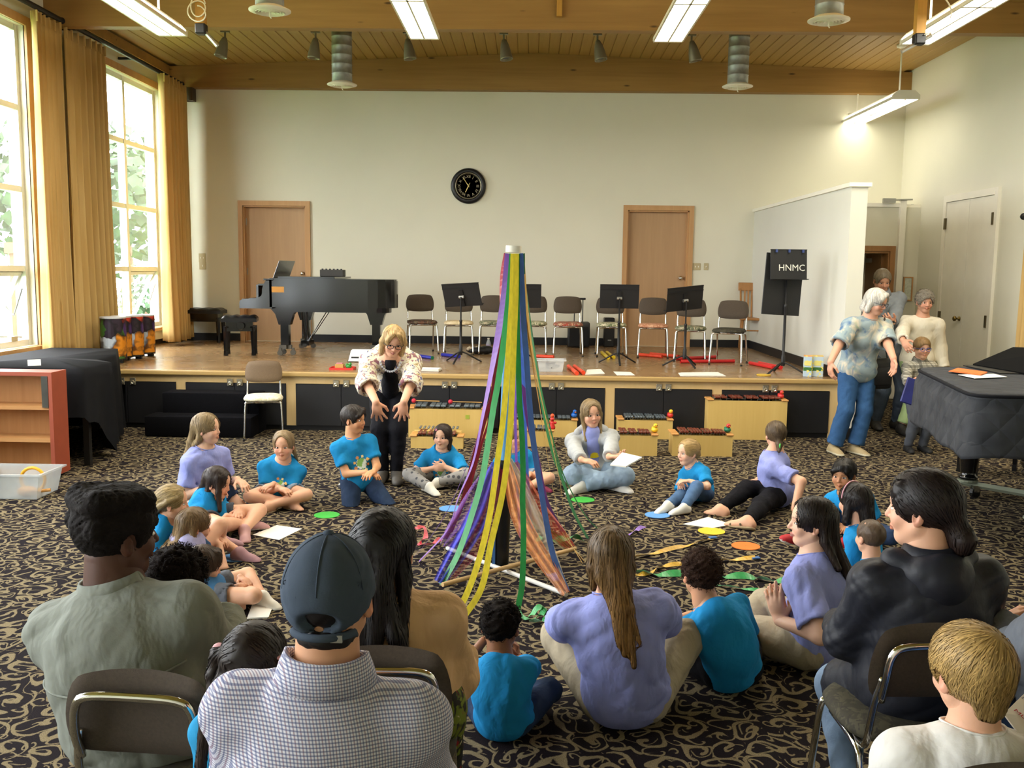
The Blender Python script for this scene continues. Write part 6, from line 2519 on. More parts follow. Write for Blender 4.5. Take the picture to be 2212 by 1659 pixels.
def person(label, yaw, head, hh, H, base=None, O=None, dY=0.0, pel=(0, 0, None), hyaw=0, hpitch=0, hroll=0, b=1.0, bust=0.0, twist=0, bow=.02, shrug=0,
           legs='cross', legs2=None, arms='lap', arms2=None, skin='fair', brow=None, top=None, bottom=None, shoes=None, hair=None, eyes='#3a2a1c', child=True,
           voxel=None, neck=1.0, extra=None, face=True, wr=None, gaze=(0, 0), hands=True, lipc=None, smile=0.0, headw=1.0, cut_floor=True, sw=1.0):
	F = Fig()
	if O is None:
		O = at_z(base[0], base[1], 0)
	O = V3(O)
	W2L = rot('z', -yaw)
	F.O, F.H, F.hh, F.yaw = O, H, hh, yaw
	F.loc = lambda p: W2L @ (V3(p) - O)
	F.wor = lambda p: W2L.T @ V3(p) + O
	Hc = F.loc(at_y(head[0], head[1], O[1] + dY))
	F.Hc = Hc
	Rh = rot('z', hyaw) @ rot('x', -hpitch) @ rot('y', hroll)
	F.Rh = Rh
	hp = lambda *c: Hc + Rh @ (V3(*c) * hh)
	F.hp = hp
	pz = pel[2] if pel[2] is not None else .085 * H * (1 if legs != 'kneel' else 1.75)
	P = V3(pel[0], pel[1], pz)
	root = thing('person', label, 'person', O, math.radians(yaw))
	F.root = root
	dist = O[1]
	h = voxel or float(np.clip(.0012 * dist + .0035, .0065, .012))
	# ---- skeleton
	Bh = hp(0, -.10, -.36)
	u = nrm(Bh - P)
	nb = Bh - nrm(u + V3(0, 0, .5)) * .05 * H * neck
	u = nrm(nb - P)
	sx = rot('z', twist) @ V3(1, 0, 0)
	sx = nrm(sx - u * (sx @ u))
	fw = np.cross(u, sx)
	px = nrm(V3(1, 0, 0))
	F.u, F.sx, F.fw, F.nb, F.P = u, sx, fw, nb, P
	Rt = np.stack([sx, fw, u], 1)
	TL = np.linalg.norm(nb - P)
	swid = .105 * H * (b ** .5) * sw
	sc = nb - u * (.03 - shrug) * H
	sh = [sc + sx * swid - u * .022 * H, sc - sx * swid - u * .022 * H]
	bowv = -fw * bow * H
	chest = nb - u * min(.15 * H, TL * .42) + bowv * .8
	waist = P + u * TL * .36 + bowv
	k = .035 * H
	T = [ell(P, (.096 * H * b ** .8, .078 * H * b ** .8, .078 * H * b ** .5), Rt, k),
         ell(waist, (.086 * H * b, .062 * H * b, max(.10 * H, TL * .27)), Rt, k),
         ell(chest, (.098 * H * b ** .6, .066 * H * b ** .8, max(.115 * H, TL * .30)), Rt, k),
         cone(sc - u * .02 * H, sh[0], .044 * H, .031 * H * b ** .5, k), cone(sc - u * .02 * H, sh[1], .044 * H, .031 * H * b ** .5, k)]
	if bust:
		for s in (-1, 1):
			T.append(ell(chest + sx * s * .045 * H + fw * .05 * H - u * .0 * H, V3(.042, .04, .042) * H * bust, Rt, .03 * H))
	if b > 1.15:
		T.append(ell(P + u * TL * .28 + fw * .03 * H, (.08 * H * b, .065 * H * b, .09 * H), Rt, k))
	rn = .245 * hh * neck * (1.0 if child else 1.1)
	NK = [cone(nb - u * .03 * H, Bh + Rh @ V3(0, .03, .12) * hh, rn * 1.12, rn * .98, .03 * H)]
	# ---- limbs
	la, lf, lt, ls = .165 * H, .145 * H, .237 * H, .235 * H
	AR = merge(ARMS[arms] if isinstance(arms, str) else arms, arms2)
	LG = merge(LEGS[legs] if isinstance(legs, str) else legs, legs2)
	F.arms, F.legs = [], []
	limbA, limbL, handP = [], [], []
	ba = b ** .35
	for i, s in enumerate((1, -1)):
		d = AR[i]
		w = P + V3(d['w']) * H if 'wp' not in d else F.loc(at_y(*d['wp']))
		pole = V3(d.get('pole', (s * .7, -.6, -.35)))
		e, w = ik(sh[i], w, la, lf, pole)
		F.arms.append((sh[i], e, w))
		limbA.append([cone(sh[i], e, .0305 * H * ba, .0245 * H * ba, .03 * H), cone(e, w, .0245 * H * ba, .0175 * H * ba, .012 * H)])
		fd = nrm(d.get('fd', w - e))
		pn = V3(d.get('pn', (0, 0, -1)))
		pn = nrm(pn - fd * (pn @ fd))
		sd = np.cross(fd, pn) * s
		F.__dict__['hand%d' % i] = (w, fd, pn, sd)
		hs = H * (.98 if child else 1.0)
		hk = .005 * hs
		hd = [cone(w - fd * .028 * hs * 0 + (e - w) * .14, w, .0178 * H * ba, .0165 * H * ba, hk),
              ell(w + fd * .034 * hs, V3(.0245, .033, .0125) * hs, np.stack([sd, fd, pn], 1), .012 * hs)]
		cu = math.radians(d.get('curl', 28))
		spd = d.get('spread', .12)
		for q in range(4):
			Lq = (.043, .048, .045, .035)[q] * hs
			b0 = w + fd * (.058 - .0035 * abs(q - 1)) * hs + sd * (.0185 - .0123 * q) * hs
			dq = nrm(fd + sd * spd * (1.5 - q))
			d1 = dq * math.cos(cu * .6) + pn * math.sin(cu * .6)
			d2 = dq * math.cos(cu * 1.7) + pn * math.sin(cu * 1.7)
			m = b0 + d1 * Lq * .55
			hd += [cone(b0 - d1 * .012 * hs, m, .0068 * hs, .0062 * hs, hk), cone(m, m + d2 * Lq * .5, .0061 * hs, .005 * hs, hk * .5)]
		tb = w + fd * .016 * hs + sd * .017 * hs + pn * .003 * hs
		t1 = tb + nrm(fd * .62 + sd * .7 + pn * .25) * .03 * hs
		hd += [cone(tb, t1, .0085 * hs, .007 * hs, hk), cone(t1, t1 + nrm(fd * .9 + sd * .25 + pn * .35) * .026 * hs, .0068 * hs, .0056 * hs, hk * .5)]
		handP.append(hd)
		d = LG[i]
		hip = P + V3(s * .052 * H * b ** .5, .0, -.018 * H)
		a = V3(d['a']) * H if 'ap' not in d else F.loc(at_z(*d['ap']))
		kn, a = ik(hip, a, lt, ls, V3(d['pole']))
		F.legs.append((hip, kn, a))
		bl = b ** .5
		limbL.append([cone(hip, kn, .056 * H * bl, .037 * H * bl, .025 * H), cone(kn, a, .037 * H * bl, .0225 * H * bl, .015 * H),
                      ell(kn + (a - kn) * .3 + nrm(np.cross(np.cross(kn - hip, a - kn), a - kn)) * .008 * H, V3(.033, .033, .07) * H * bl, np.stack([nrm(np.cross(a - kn, (.3, .7, .1))), nrm(np.cross(a - kn, np.cross(a - kn, (.3, .7, .1)))), nrm(a - kn)], 1), .02 * H)])
	feet = []
	for i, s in enumerate((1, -1)):
		d = LG[i]
		a = F.legs[i][2]
		td = nrm(d['td'])
		so = V3(d['sole'])
		so = nrm(so - td * (so @ td))
		sd = np.cross(td, so)
		hl, bl, tl = a + so * .018 * H - td * .022 * H, a + so * .026 * H + td * .07 * H, a + so * .03 * H + td * .105 * H
		fp = [cone(a, hl, .022 * H, .021 * H, .015 * H), cone(hl, bl, .02 * H, .018 * H, .02 * H), cone(a, bl, .021 * H, .017 * H, .02 * H)]
		for q in (-1, 0, 1):
			fp.append(cone(bl, tl + sd * q * .011 * H - td * abs(q) * .006 * H, .017 * H, .0115 * H, .012 * H))
		feet.append((fp, a, td, so, sd))
	F.feet = feet
	bodyp = T + NK + limbA[0] + limbA[1] + limbL[0] + limbL[1]
	floor_cut = (lambda D, X, Y, Z: np.maximum(D, f4(.002 - O[2]) - Z)) if cut_floor else None
	sk = V3(SKIN[skin]) if isinstance(skin, str) else V3(lin(skin))
	parts = []
	covered = top and top.get('long') and bottom and bottom.get('kind') != 'shorts'
	barefoot = [fp for fp, *_ in feet] if not shoes or shoes.get('kind') in ('sandal', 'flat') else []
	bp = bodyp + [p for f in barefoot for p in f]
	V, Q = snet(bp, h, post=floor_cut)
	parts.append((V, Q, sk))
	# ---- head
	w_ = headw
	cheek = 1.06 if child else .98
	HD = [ell(hp(0, -.05, .13), V3(.335 * w_, .425, .37) * hh, Rh, .05 * hh),
          ell(hp(0, .09, -.13), V3(.275 * w_ * cheek, .275, .33) * hh, Rh, .08 * hh),
          ell(hp(0, .215, -.385), V3(.115, .12, .10) * hh, Rh, .09 * hh)]
	for s in (-1, 1):
		HD += [cone(hp(s * .225 * w_, .0, -.22), hp(s * .07, .22, -.39), .085 * hh, .075 * hh, .08 * hh),
               ell(hp(s * .155, .25, -.14), V3(.105, .085, .10) * hh * (1.1 if child else .95), Rh, .08 * hh),
               cone(hp(s * .05, .335, .085), hp(s * .19, .275, .075), .032 * hh, .028 * hh, .05 * hh)]
	if face:
		for s in (-1, 1):
			HD.append(ell(hp(s * .135, .40, .01), V3(.075, .075, .048) * hh, Rh, .045 * hh, -1))
		nl = .86 if child else 1.0
		HD += [cone(hp(0, .335, .05), hp(0, .335 + .085 * nl, -.115), .03 * hh, .046 * hh * nl, .035 * hh)]
		for s in (-1, 1):
			HD.append(ell(hp(s * .05, .365, -.13), V3(.034, .04, .03) * hh, Rh, .02 * hh))
		mw = .085 + .02 * smile
		lipz = -.262
		lips = []
		for s in (-1, 1):
			lips += [cone(hp(0, .378, lipz + .012), hp(s * mw, .325, lipz + .03 * smile), .024 * hh, .013 * hh, .015 * hh),
                     cone(hp(0, .374, lipz - .032), hp(s * mw * .9, .325, lipz + .03 * smile - .004), .026 * hh, .012 * hh, .015 * hh)]
		HD += lips
	for s in (-1, 1):
		Re = Rh @ rot('z', s * -24) @ rot('x', 8)
		HD.append(ell(hp(s * .345 * w_, -.06, -.06), V3(.035, .075, .12) * hh, Re, .02 * hh))
		HD.append(ell(hp(s * .385 * w_, -.035, -.045), V3(.03, .042, .075) * hh, Re, .015 * hh, -1))
		HD.append(cone(hp(s * .33 * w_, -.03, -.15), hp(s * .33 * w_, -.04, -.13), .03 * hh, .03 * hh, .02 * hh))
	HN = cone(nb + (Bh - nb) * .35, Bh + Rh @ V3(0, .03, .12) * hh, rn * 1.04, rn * .97, .06 * hh)
	hv = float(np.clip(.0005 * dist + .002, .003, .0055))
	V, Q = snet([HN] + HD, hv, pad=.004)
	c = np.tile(sk, (len(V), 1))
	if face and len(V):
		L = (V - Hc) @ Rh / hh
		blush = np.exp(-((np.abs(L[:, 0]) - .17) ** 2 / .008 + (L[:, 2] + .12) ** 2 / .012)) * (L[:, 1] > .1)
		c *= (1 - np.outer(blush, (.0, .16, .14)))
		nose = np.exp(-((L[:, 0]) ** 2 / .004 + (L[:, 2] + .12) ** 2 / .006)) * (L[:, 1] > .33)
		c *= (1 - np.outer(nose, (.0, .12, .10)))
		ear = np.clip((np.abs(L[:, 0]) - .33) / .04, 0, 1) * (np.abs(L[:, 2] + .05) < .14)
		c *= (1 - np.outer(ear, (.0, .15, .13)))
		dl = evalp(lips, V)
		lipm = np.clip(1 - dl / (.012 * hh), 0, 1) * (L[:, 1] > .3)
		lc = V3(lin(lipc)) if lipc else sk * V3(.86, .55, .52)
		c = c * (1 - lipm[:, None] * .8) + lc * lipm[:, None] * .8
		ml = np.exp(-((L[:, 2] - (lipz - .006 + .03 * smile * (np.abs(L[:, 0]) / .085) ** 2)) / .011) ** 2) * (np.abs(L[:, 0]) < mw) * (L[:, 1] > .3)
		c *= (1 - ml[:, None] * .6)
		bc = V3(lin(brow)) if brow else (V3(lin(hair['col'])) * .7 if hair else sk * .4)
		bz = .105 - 1.6 * (np.abs(L[:, 0]) - .13) ** 2
		bm = np.clip(1 - np.abs(L[:, 2] - bz) / .022, 0, 1) * np.clip((np.abs(L[:, 0]) - .045) / .02, 0, 1) * np.clip((.225 - np.abs(L[:, 0])) / .03, 0, 1) * (L[:, 1] > .15)
		c = c * (1 - bm[:, None] * .75) + bc * bm[:, None] * .75
		lid = np.exp(-(((np.abs(L[:, 0]) - .135) / .075) ** 2 + ((L[:, 2] - .03) / .03) ** 2)) * (L[:, 1] > .2)
		c *= (1 - np.outer(lid, (.18, .24, .22)))
	parts.append((V, Q, c))
	F.HD = HD
	if hands:
		for i in range(2):
			if AR[i].get('hide'):
				continue
			V, Q = snet(handP[i], float(np.clip(.0005 * dist + .0018, .0028, .0045)), pad=.003)
			cc = np.tile(sk, (len(V), 1)) * V3(1, .94, .92)
			parts.append((V, Q, cc))
	V, Q, c = cat_mesh(parts)
	link('body', np_mesh('body', V, Q, skin_mat, c), root)
	# ---- eyes
	if face and eyes:
		ic = V3(lin(eyes))
		ew, eh = (.074, .044) if child else (.068, .036)
		for s in (-1, 1):
			n1, n2 = 16, 10
			th = np.linspace(0, 2 * PI, n1, endpoint=False)
			vs, cs, qs = [], [], []
			for j in range(n2 + 1):
				ph = .5 * PI * j / n2
				for t in th:
					x, z, y = math.sin(ph) * math.cos(t), math.sin(ph) * math.sin(t), math.cos(ph)
					p = V3(s * .132 + ew * x, .283 + .064 * y, .0 + eh * z)
					r = math.hypot(ew * x - gaze[0] * .02, eh * z - gaze[1] * .01)
					vs.append(Hc + Rh @ (p * hh))
					cs.append((.05, .035, .03) if z > .55 else (.006, .005, .005) if r < .014 else ic if r < .033 else (.66, .62, .58))
			for j in range(n2):
				for t in range(n1):
					t2 = (t + 1) % n1
					qs.append((j * n1 + t, (j + 1) * n1 + t, (j + 1) * n1 + t2, j * n1 + t2))
			link('eye', np_mesh('eye', np.array(vs), np.array(qs), eye_mat, np.array(cs)), root)
	# ---- clothes
	F.parts = {}
	if bottom:
		e = bottom.get('e', .010)
		kind = bottom.get('kind', 'trousers')
		pr = [grow(T[0], e * .3 if top and top.get('hem') is None else e)]
		fr = bottom.get('len', 1.0)
		hol = []
		for i in range(2):
			hip, kn, a = F.legs[i]
			th_, shn, cf = limbL[i]
			fl = bottom.get('flare', .004)
			if kind == 'shorts':
				m = hip + (kn - hip) * fr
				pr.append(cone(hip, m, th_[5] + e, th_[5] + (th_[6] - th_[5]) * fr + e + .008, .025 * H, cut=True))
				hol.append(cone(m - (kn - hip) * .05, m + (kn - hip) * .06, th_[5] + (th_[6] - th_[5]) * fr + e + .010 - 1.5 * h, th_[5] + (th_[6] - th_[5]) * fr + e + .010 - 1.5 * h, .003, -1))
			else:
				pr.append(cone(hip, kn, th_[5] + e, th_[6] + e, .025 * H))
				m = kn + (a - kn) * (fr - .04)
				pr.append(cone(kn, m, th_[6] + e * .9, shn[6] + e + fl, .02 * H, cut=True))
				pr.append(grow(cf, e * .8))
		wv = bottom.get('wr', (.0055, 38))
		V, Q = snet(pr + hol, h, wv, floor_cut)
		F.bot = pr
		o = link(bottom.get('name', 'shorts' if kind == 'shorts' else 'trousers'), np_mesh('trousers', V, Q, bottom['mat']), root)
	if top:
		e = top.get('e', .012)
		hth = 2.3 * h
		pr = [grow(p, e + (.008 if q == 0 else 0)) for q, p in enumerate(T)]
		if top.get('drape', 1):
			# cloth hangs straight from the shoulder blades to the seat
			pr.append(cone(chest - u * .02 * H, P + u * top.get('dz', .02) * H, (.062 * b ** .7 + top.get('dw', 0)) * H + e, (.07 * b + top.get('dw', 0)) * H + e + .006, .03 * H, sq=(fw, 1.15 + 6 * top.get('dw', 0))))
		for i in range(2 if 'skirt' in top else 0):
			hip, kn, a = F.legs[i]
			pr.append(cone(hip, hip + (kn - hip) * top['skirt'], .078 * H, .066 * H, .04 * H))
		sf = top.get('sleeve', .62)
		hol = []
		for i in range(2):
			s0, e0, w0 = F.arms[i]
			ua, fa = limbA[i]
			le = top.get('le', .012)
			if sf <= 1.0:
				m = s0 + (e0 - s0) * sf
				r0, r1 = ua[5] + e * .8, ua[5] + (ua[6] - ua[5]) * sf + e + le
				pr.append(cone(s0, m, r0, r1, .035 * H, cut=True))
				hol.append(cone(m - (e0 - s0) * .07, m + (e0 - s0) * .08, r1 - hth, r1 - hth, .003, -1))
			else:
				pr.append(cone(s0, e0, ua[5] + e * .8, ua[6] + e * .8 + le * .6, .035 * H))
				g = sf - 1.0
				m = e0 + (w0 - e0) * g
				r1 = fa[5] + (fa[6] - fa[5]) * g + e * .8 + le
				pr.append(cone(e0, m, ua[6] + e * .8 + le * .6, r1, .02 * H, cut=True))
				hol.append(cone(m - (w0 - e0) * .06, m + (w0 - e0) * .1, r1 - hth, r1 - hth, .003, -1))
		nk = top.get('neck', 1.0)
		ndir = nrm(Bh - nb)
		hol.append(ell(nb + ndir * .028 * H + fw * .016 * H * nk, V3(.052 * nk, .05 * nk, .034) * H, Rt, .008, -1))
		hem = top.get('hem')

		def post(D, X, Y, Z):
			if hem is not None:
				D = np.maximum(D, f4(hem) - Z)
			if cut_floor:
				D = np.maximum(D, f4(.004 - O[2]) - Z)
			return D
		wv = top.get('wr', (.0085, 34, (1, 1, .8)))
		V, Q = snet(pr + hol, h * top.get('vox', .9), wv, post)
		F.top = pr + hol
		o = link(top.get('name', 'shirt'), np_mesh('shirt', V, Q, top['mat']), root)
		F.top_o = o
		if top.get('collarband', True) and 'rib' in top:
			nn = 28
			pts = []
			for t in np.linspace(0, 2 * PI, nn, endpoint=False):
				q = nb + ndir * .012 * H + fw * .012 * H * nk + (sx * math.cos(t) + fw * math.sin(t)) * .048 * H * nk
				pts.append(q)
			pts = np.array(pts)
			for _ in range(4):
				d0, g = gradp(pr, pts)
				pts = pts - g * (d0 - .001)[:, None]
			b_ = MB()
			b_.tube(list(pts), .0022 * H, 6, closed=True)
			b_.build('neck_rib', top['rib'], root, smooth=True)
	# ---- shoes
	if shoes:
		for i in range(2):
			fp, a, td, so, sd = feet[i]
			if shoes.get('hide') == i:
				continue
			kind = shoes.get('kind', 'sneaker')
			col, sole = V3(lin(shoes['col'])), V3(lin(shoes.get('sole', '#e8e6de')))
			if kind in ('sneaker', 'shoe', 'boot'):
				g = [grow(p, .006) for p in fp]
				g[0] = cone(a - so * (.045 * H if kind == 'boot' else .008 * H), g[0][4], .025 * H, g[0][6], .015 * H)
				hl, tl = fp[1][3], fp[4][4]
				g += [cone(hl + so * .012 * H, tl + so * .004 * H, .022 * H, .018 * H, .012 * H, sq=(so, 1.6))]
			else:
				hl, tl = fp[1][3], fp[4][4]
				g = [cone(hl + so * .020 * H, tl + so * .012 * H, .028 * H, .024 * H, .01 * H, sq=(so, 3.2))]
				if kind == 'sandal':
					for q in (.35, .75):
						c0 = hl + (tl - hl) * q
						g.append(cone(c0 - sd * .022 * H + so * .004, c0 - so * .016 * H, .007 * H, .008 * H, .008))
						g.append(cone(c0 + sd * .022 * H + so * .004, c0 - so * .016 * H, .007 * H, .008 * H, .008))
					g.append(cone(a + sd * .02 * H, a - td * .022 * H, .006 * H, .006 * H, .006))
				else:
					g += [grow(p, .004) for p in fp[3:]] + [grow(fp[1], .004)]
			V, Q = snet(g, float(np.clip(h * .7, .0045, .007)), post=floor_cut)
			if len(V) == 0:
				continue
			dep = (V - a) @ so
			cut = np.percentile(dep, 97) - .011 * H
			cc = np.where((dep > cut)[:, None], sole, col)
			link('shoe' if kind != 'sandal' else 'sandal', np_mesh('shoe', V, Q, shoe_mat, cc), root)
	# ---- hair
	if hair:
		do_hair(F, hair, dist)
	if extra:
		extra(F)
	return F


# ------------------------------------------------------------------ hair
def clear(F, pts, r):
	"""push hanging hair out of the clothes"""
	if not hasattr(F, 'top'):
		return pts
	out = []
	for p in pts:
		q = F.hp(*p)
		if p[2] < -.45:
			sg = 1 if p[1] > .05 else -1
			for _ in range(30):
				if evalp(F.top, q[None])[0] > r * .15:
					break
				q = q + F.fw * sg * .008
		out.append(tuple((F.Rh.T @ (q - F.Hc)) / F.hh))
	return out


def do_hair(F, hd, dist):
	hp, Rh, hh, Hc = F.hp, F.Rh, F.hh, F.Hc
	col = V3(lin(hd['col']))
	col2 = V3(lin(hd.get('col2', hd['col'])))
	t = hd.get('t', .045)
	style = hd['style']
	E = lambda c, r, k=.03, op=1, R=None: ell(hp(*c), V3(r) * hh, Rh if R is None else Rh @ R, k * hh, op)
	C = lambda a, b, ra, rb, k=.06, op=1, sq=None: cone(hp(*a), hp(*b), ra * hh, rb * hh, k * hh, op, sq)
	pr = [E((0, -.06, .13), (.335 + t, .43 + t, .37 + t))]
	fl = hd.get('hairline', .0)
	fw_ = hd.get('facew', .27)
	if style in ('short', 'curly', 'flat', 'buzz'):
		if style == 'flat':
			for x in (-.24, .24):
				pr += [C((x, .16, .40), (x, -.34, .42), .13, .15, .04), C((x * 1.15, .1, .2), (x * 1.1, -.36, .15), .14, .14, .05)]
			pr += [C((-.2, -.38, .38), (.2, -.38, .38), .15, .15, .04), C((-.2, .16, .42), (.2, .16, .42), .12, .12, .04), E((0, -.08, .42), (.33, .40, .14), .05)]
		pr += [E((0, .44, -.2 + fl), (.36, .36, .44), .02, -1), E((0, .12, -.64), (.5, .46, .44), .03, -1)]
		for s in (-1, 1):
			pr.append(E((s * .40, .0, -.10), (.13, .13, .19), .02, -1))
		if hd.get('cropnape'):
			pr.append(E((0, -.12, -.30), (.262, .25, .17), .03))
		if hd.get('fringe'):
			pr += [C((-.2, .25, .36), (.22, .33, .2), .09, .06), C((-.05, .3, .36), (.26, .3, .16), .08, .05), C((-.25, .2, .3), (-.2, .32, .2), .08, .05)]
		if hd.get('nape'):
			pr += [C((0, -.36, -.1), (0, -.33, -.36), .12, .06), C((.14, -.33, -.1), (.1, -.31, -.34), .1, .05), C((-.14, -.33, -.1), (-.1, -.31, -.34), .1, .05)]
	else:
		pr += [E((0, .46, -.07 + fl), (fw_, .36, .48), .02, -1)]
	for lk in hd.get('locks', ()):
		pts, r0, r1 = lk[:3]
		if len(lk) < 4:
			pts = clear(F, pts, r0 * hh)
		n = len(pts) - 1
		for i in range(n):
			pr.append(C(pts[i], pts[i + 1], r0 + (r1 - r0) * i / n, r0 + (r1 - r0) * (i + 1) / n, lk[3] if len(lk) > 3 else .07))
	wl = hd.get('wl', [])
	for (pts, r0, r1) in wl:            # locks given as absolute local points (metres)
		n = len(pts) - 1
		for i in range(n):
			pr.append(cone(pts[i], pts[i + 1], r0 + (r1 - r0) * i / n, r0 + (r1 - r0) * (i + 1) / n, .02))
	if hd.get('face2'):
		pr.append(E((0, .46, -.2), (hd['face2'], .34, .42), .02, -1))
	h = float(np.clip(.0008 * dist + .0022, .0038, .007))
	amp = {'curly': .014, 'flat': .005}.get(style, .004)
	frq = {'curly': 150, 'flat': 260}.get(style, 90)
	V, Q = snet(pr, h, (amp, frq))
	if len(V) == 0:
		return
	L = (V - Hc) @ Rh / hh
	mixf = np.clip((.2 - L[:, 2]) / .9, 0, 1)[:, None]
	c = (col * (1 - mixf) + col2 * mixf) * .85
	# streaks
	rg = np.random.default_rng(int(abs(Hc[0] * 1000) + hh * 10000) % 9999)
	N = hd.get('n', 420)
	parts = [(V, Q, c)]
	if N:
		pick = V[rg.integers(0, len(V), N)]
		Lp = (pick - Hc) @ Rh / hh
		keep = ~((Lp[:, 1] > .12) & (Lp[:, 2] < .0) & (np.abs(Lp[:, 0]) < .2))
		p = pick[keep]
		N = len(p)
		crown = hp(*hd.get('crown', (0, -.2, .5)))
		tie = hd.get('tie')
		g0 = V3(0, 0, -1)
		gz = hd.get('grav', .35)
		n = 9
		Ls = rg.uniform(.6, 1.2, N) * hd.get('len', .45) * hh
		path = []
		curly = style == 'curly' or hd.get('coil')
		if curly:
			d0, nn = gradp(pr, p)
			a = nrm_rows(np.cross(nn, rg.normal(size=(N, 3))))
			b_ = np.cross(nn, a)
			r = rg.uniform(.022, .05, N)[:, None] * hh * hd.get('cr', 1.0)
			off = rg.uniform(-.01, .03, N)[:, None] * hh
			for i in range(n):
				th = i / (n - 1) * 2.2 * PI
				path.append(p + nn * (off + r * (.3 + .9 * math.sin(th))) + a * r * math.cos(th) + b_ * r * (i / n * 1.2 - .5))
			wd = .012 * hh * hd.get('cw', 1.0)
		else:
			q = p.copy()
			for i in range(n):
				d0, nn = gradp(pr, q)
				q = q - nn * (d0 - rg.uniform(.0006, .0035, N) * (hh / .2))[:, None]
				path.append(q.copy())
				Lq = (q - Hc) @ Rh / hh
				away = nrm_rows(q - crown)
				w = np.clip(gz - Lq[:, 2] * 1.2, 0, 1)[:, None]
				if tie is not None:
					tp = hp(*tie)
					dd = nrm_rows(tp - q)
					below = (Lq[:, 2] < tie[2] - .02)[:, None]
					dd = np.where(below, g0, dd)
				else:
					dd = away * (1 - w) + g0 * w
				if hd.get('part') is not None:
					sg = np.sign(Lq[:, 0] - hd['part'])[:, None]
					dd = np.where(Lq[:, 2:3] > .2, nrm_rows(dd * .5 + (Rh @ V3(1, 0, 0)) * sg), dd)
				dd = dd + rg.normal(size=(N, 3)) * hd.get('mess', .08)
				dd = dd - nn * (dd * nn).sum(1, keepdims=True)
				q = q + nrm_rows(dd) * (Ls / (n - 1))[:, None]
			wd = hd.get('wd', .016) * hh
		path = np.array(path)                      # n,N,3
		vs = np.zeros((N, n, 2, 3))
		for i in range(n):
			tg = nrm_rows(path[min(i + 1, n - 1)] - path[max(i - 1, 0)])
			d0, nn = (None, nrm_rows(path[i] - Hc)) if curly else gradp(pr, path[i])
			sdv = nrm_rows(np.cross(tg, nn))
			ww = wd * (1 - .75 * (i / (n - 1)) ** 2) * .5
			vs[:, i, 0] = path[i] - sdv * ww
			vs[:, i, 1] = path[i] + sdv * ww
		base = np.arange(N)[:, None] * (n * 2)
		qs = []
		for i in range(n - 1):
			qs.append(np.stack([base[:, 0] + 2 * i, base[:, 0] + 2 * i + 1, base[:, 0] + 2 * i + 3, base[:, 0] + 2 * i + 2], 1))
		VV = vs.reshape(-1, 3)
		LL = (VV - Hc) @ Rh / hh
		mixf = np.clip((.2 - LL[:, 2]) / .9, 0, 1)[:, None]
		sc = np.repeat(rg.uniform(.62, 1.38, N), n * 2)[:, None]
		parts.append((VV, np.concatenate(qs), (col * (1 - mixf) + col2 * mixf) * sc))
	V, Q, c = cat_mesh(parts)
	link('hair', np_mesh('hair', V, Q, curl_mat if style in ('curly', 'flat') else hair_mat, c), F.root)
	F.hairp = pr
	if hd.get('ties'):
		for (pt, colr, r) in hd['ties']:
			b_ = MB()
			cpt = hp(*pt)
			b_.tube([cpt + (V3(math.cos(a), 0, math.sin(a)) * r * hh) for a in np.linspace(0, 2 * PI, 14, endpoint=False)], r * hh * .45, 8, closed=True)
			b_.build('hair_tie', M('tie_' + colr.strip('#'), colr, .7), F.root, smooth=True)


def nrm_rows(a):
	return a / (np.linalg.norm(a, axis=1, keepdims=True) + 1e-9)


# ------------------------------------------------------------------ printed motifs and small wear
def patch(F, cx, cz, motif, off=.005, n=25, name='shirt_print', size=.05, prims=None, front=1):
	"""flat print laid on the shirt: motif(u,v)->colour or None; (cx,cz) in H along chest axes from the neck base"""
	H, u, sx, fw, nb = F.H, F.u, F.sx, F.fw, F.nb
	pr = prims or F.top
	g = np.linspace(-1, 1, n)
	U, Vv = np.meshgrid(g, g, indexing='ij')
	p = (nb + u * cz * H + sx * cx * H)[None, :] + (U.ravel()[:, None] * sx + Vv.ravel()[:, None] * u) * size * H + fw * front * .22 * H
	for _ in range(14):
		d = evalp(pr, p)
		p = p - fw * front * np.clip(d - off, -.02, .05)[:, None] * .9
	p = p.reshape(n, n, 3)
	vs, qs, cs = [], [], []
	for i in range(n - 1):
		for j in range(n - 1):
			um, vm = (g[i] + g[i + 1]) / 2, (g[j] + g[j + 1]) / 2
			c = motif(um, vm)
			if c is None:
				continue
			o = len(vs)
			vs += [p[i, j], p[i + 1, j], p[i + 1, j + 1], p[i, j + 1]]
			cs += [c] * 4
			qs.append((o, o + 1, o + 2, o + 3))
	if vs:
		link(name, np_mesh(name, np.array(vs), np.array(qs), flat_mat, np.array(cs), False), F.root)


def globe_motif(u, v):
	r = math.hypot(u, v)
	if r < .55:
		s = math.sin(u * 6 + 1) + math.sin(v * 5 + u * 3)
		return lin('#7fae5e') if s > .1 else lin('#c9d8d2')
	for k in range(8):
		a = k * PI / 4 + .3
		x, y = u - .74 * math.cos(a), v - .74 * math.sin(a)
		if x * x + y * y < .022:
			return lin(('#d8b26a', '#c98f5a', '#e6d9a0')[k % 3])
	return None


def sun_motif(u, v):
	r, a = math.hypot(u, v), math.atan2(v, u)
	if v < -.25:
		return None
	return lin('#e8cf2e') if r < .62 + .25 * abs(math.sin(a * 7)) ** .6 else None


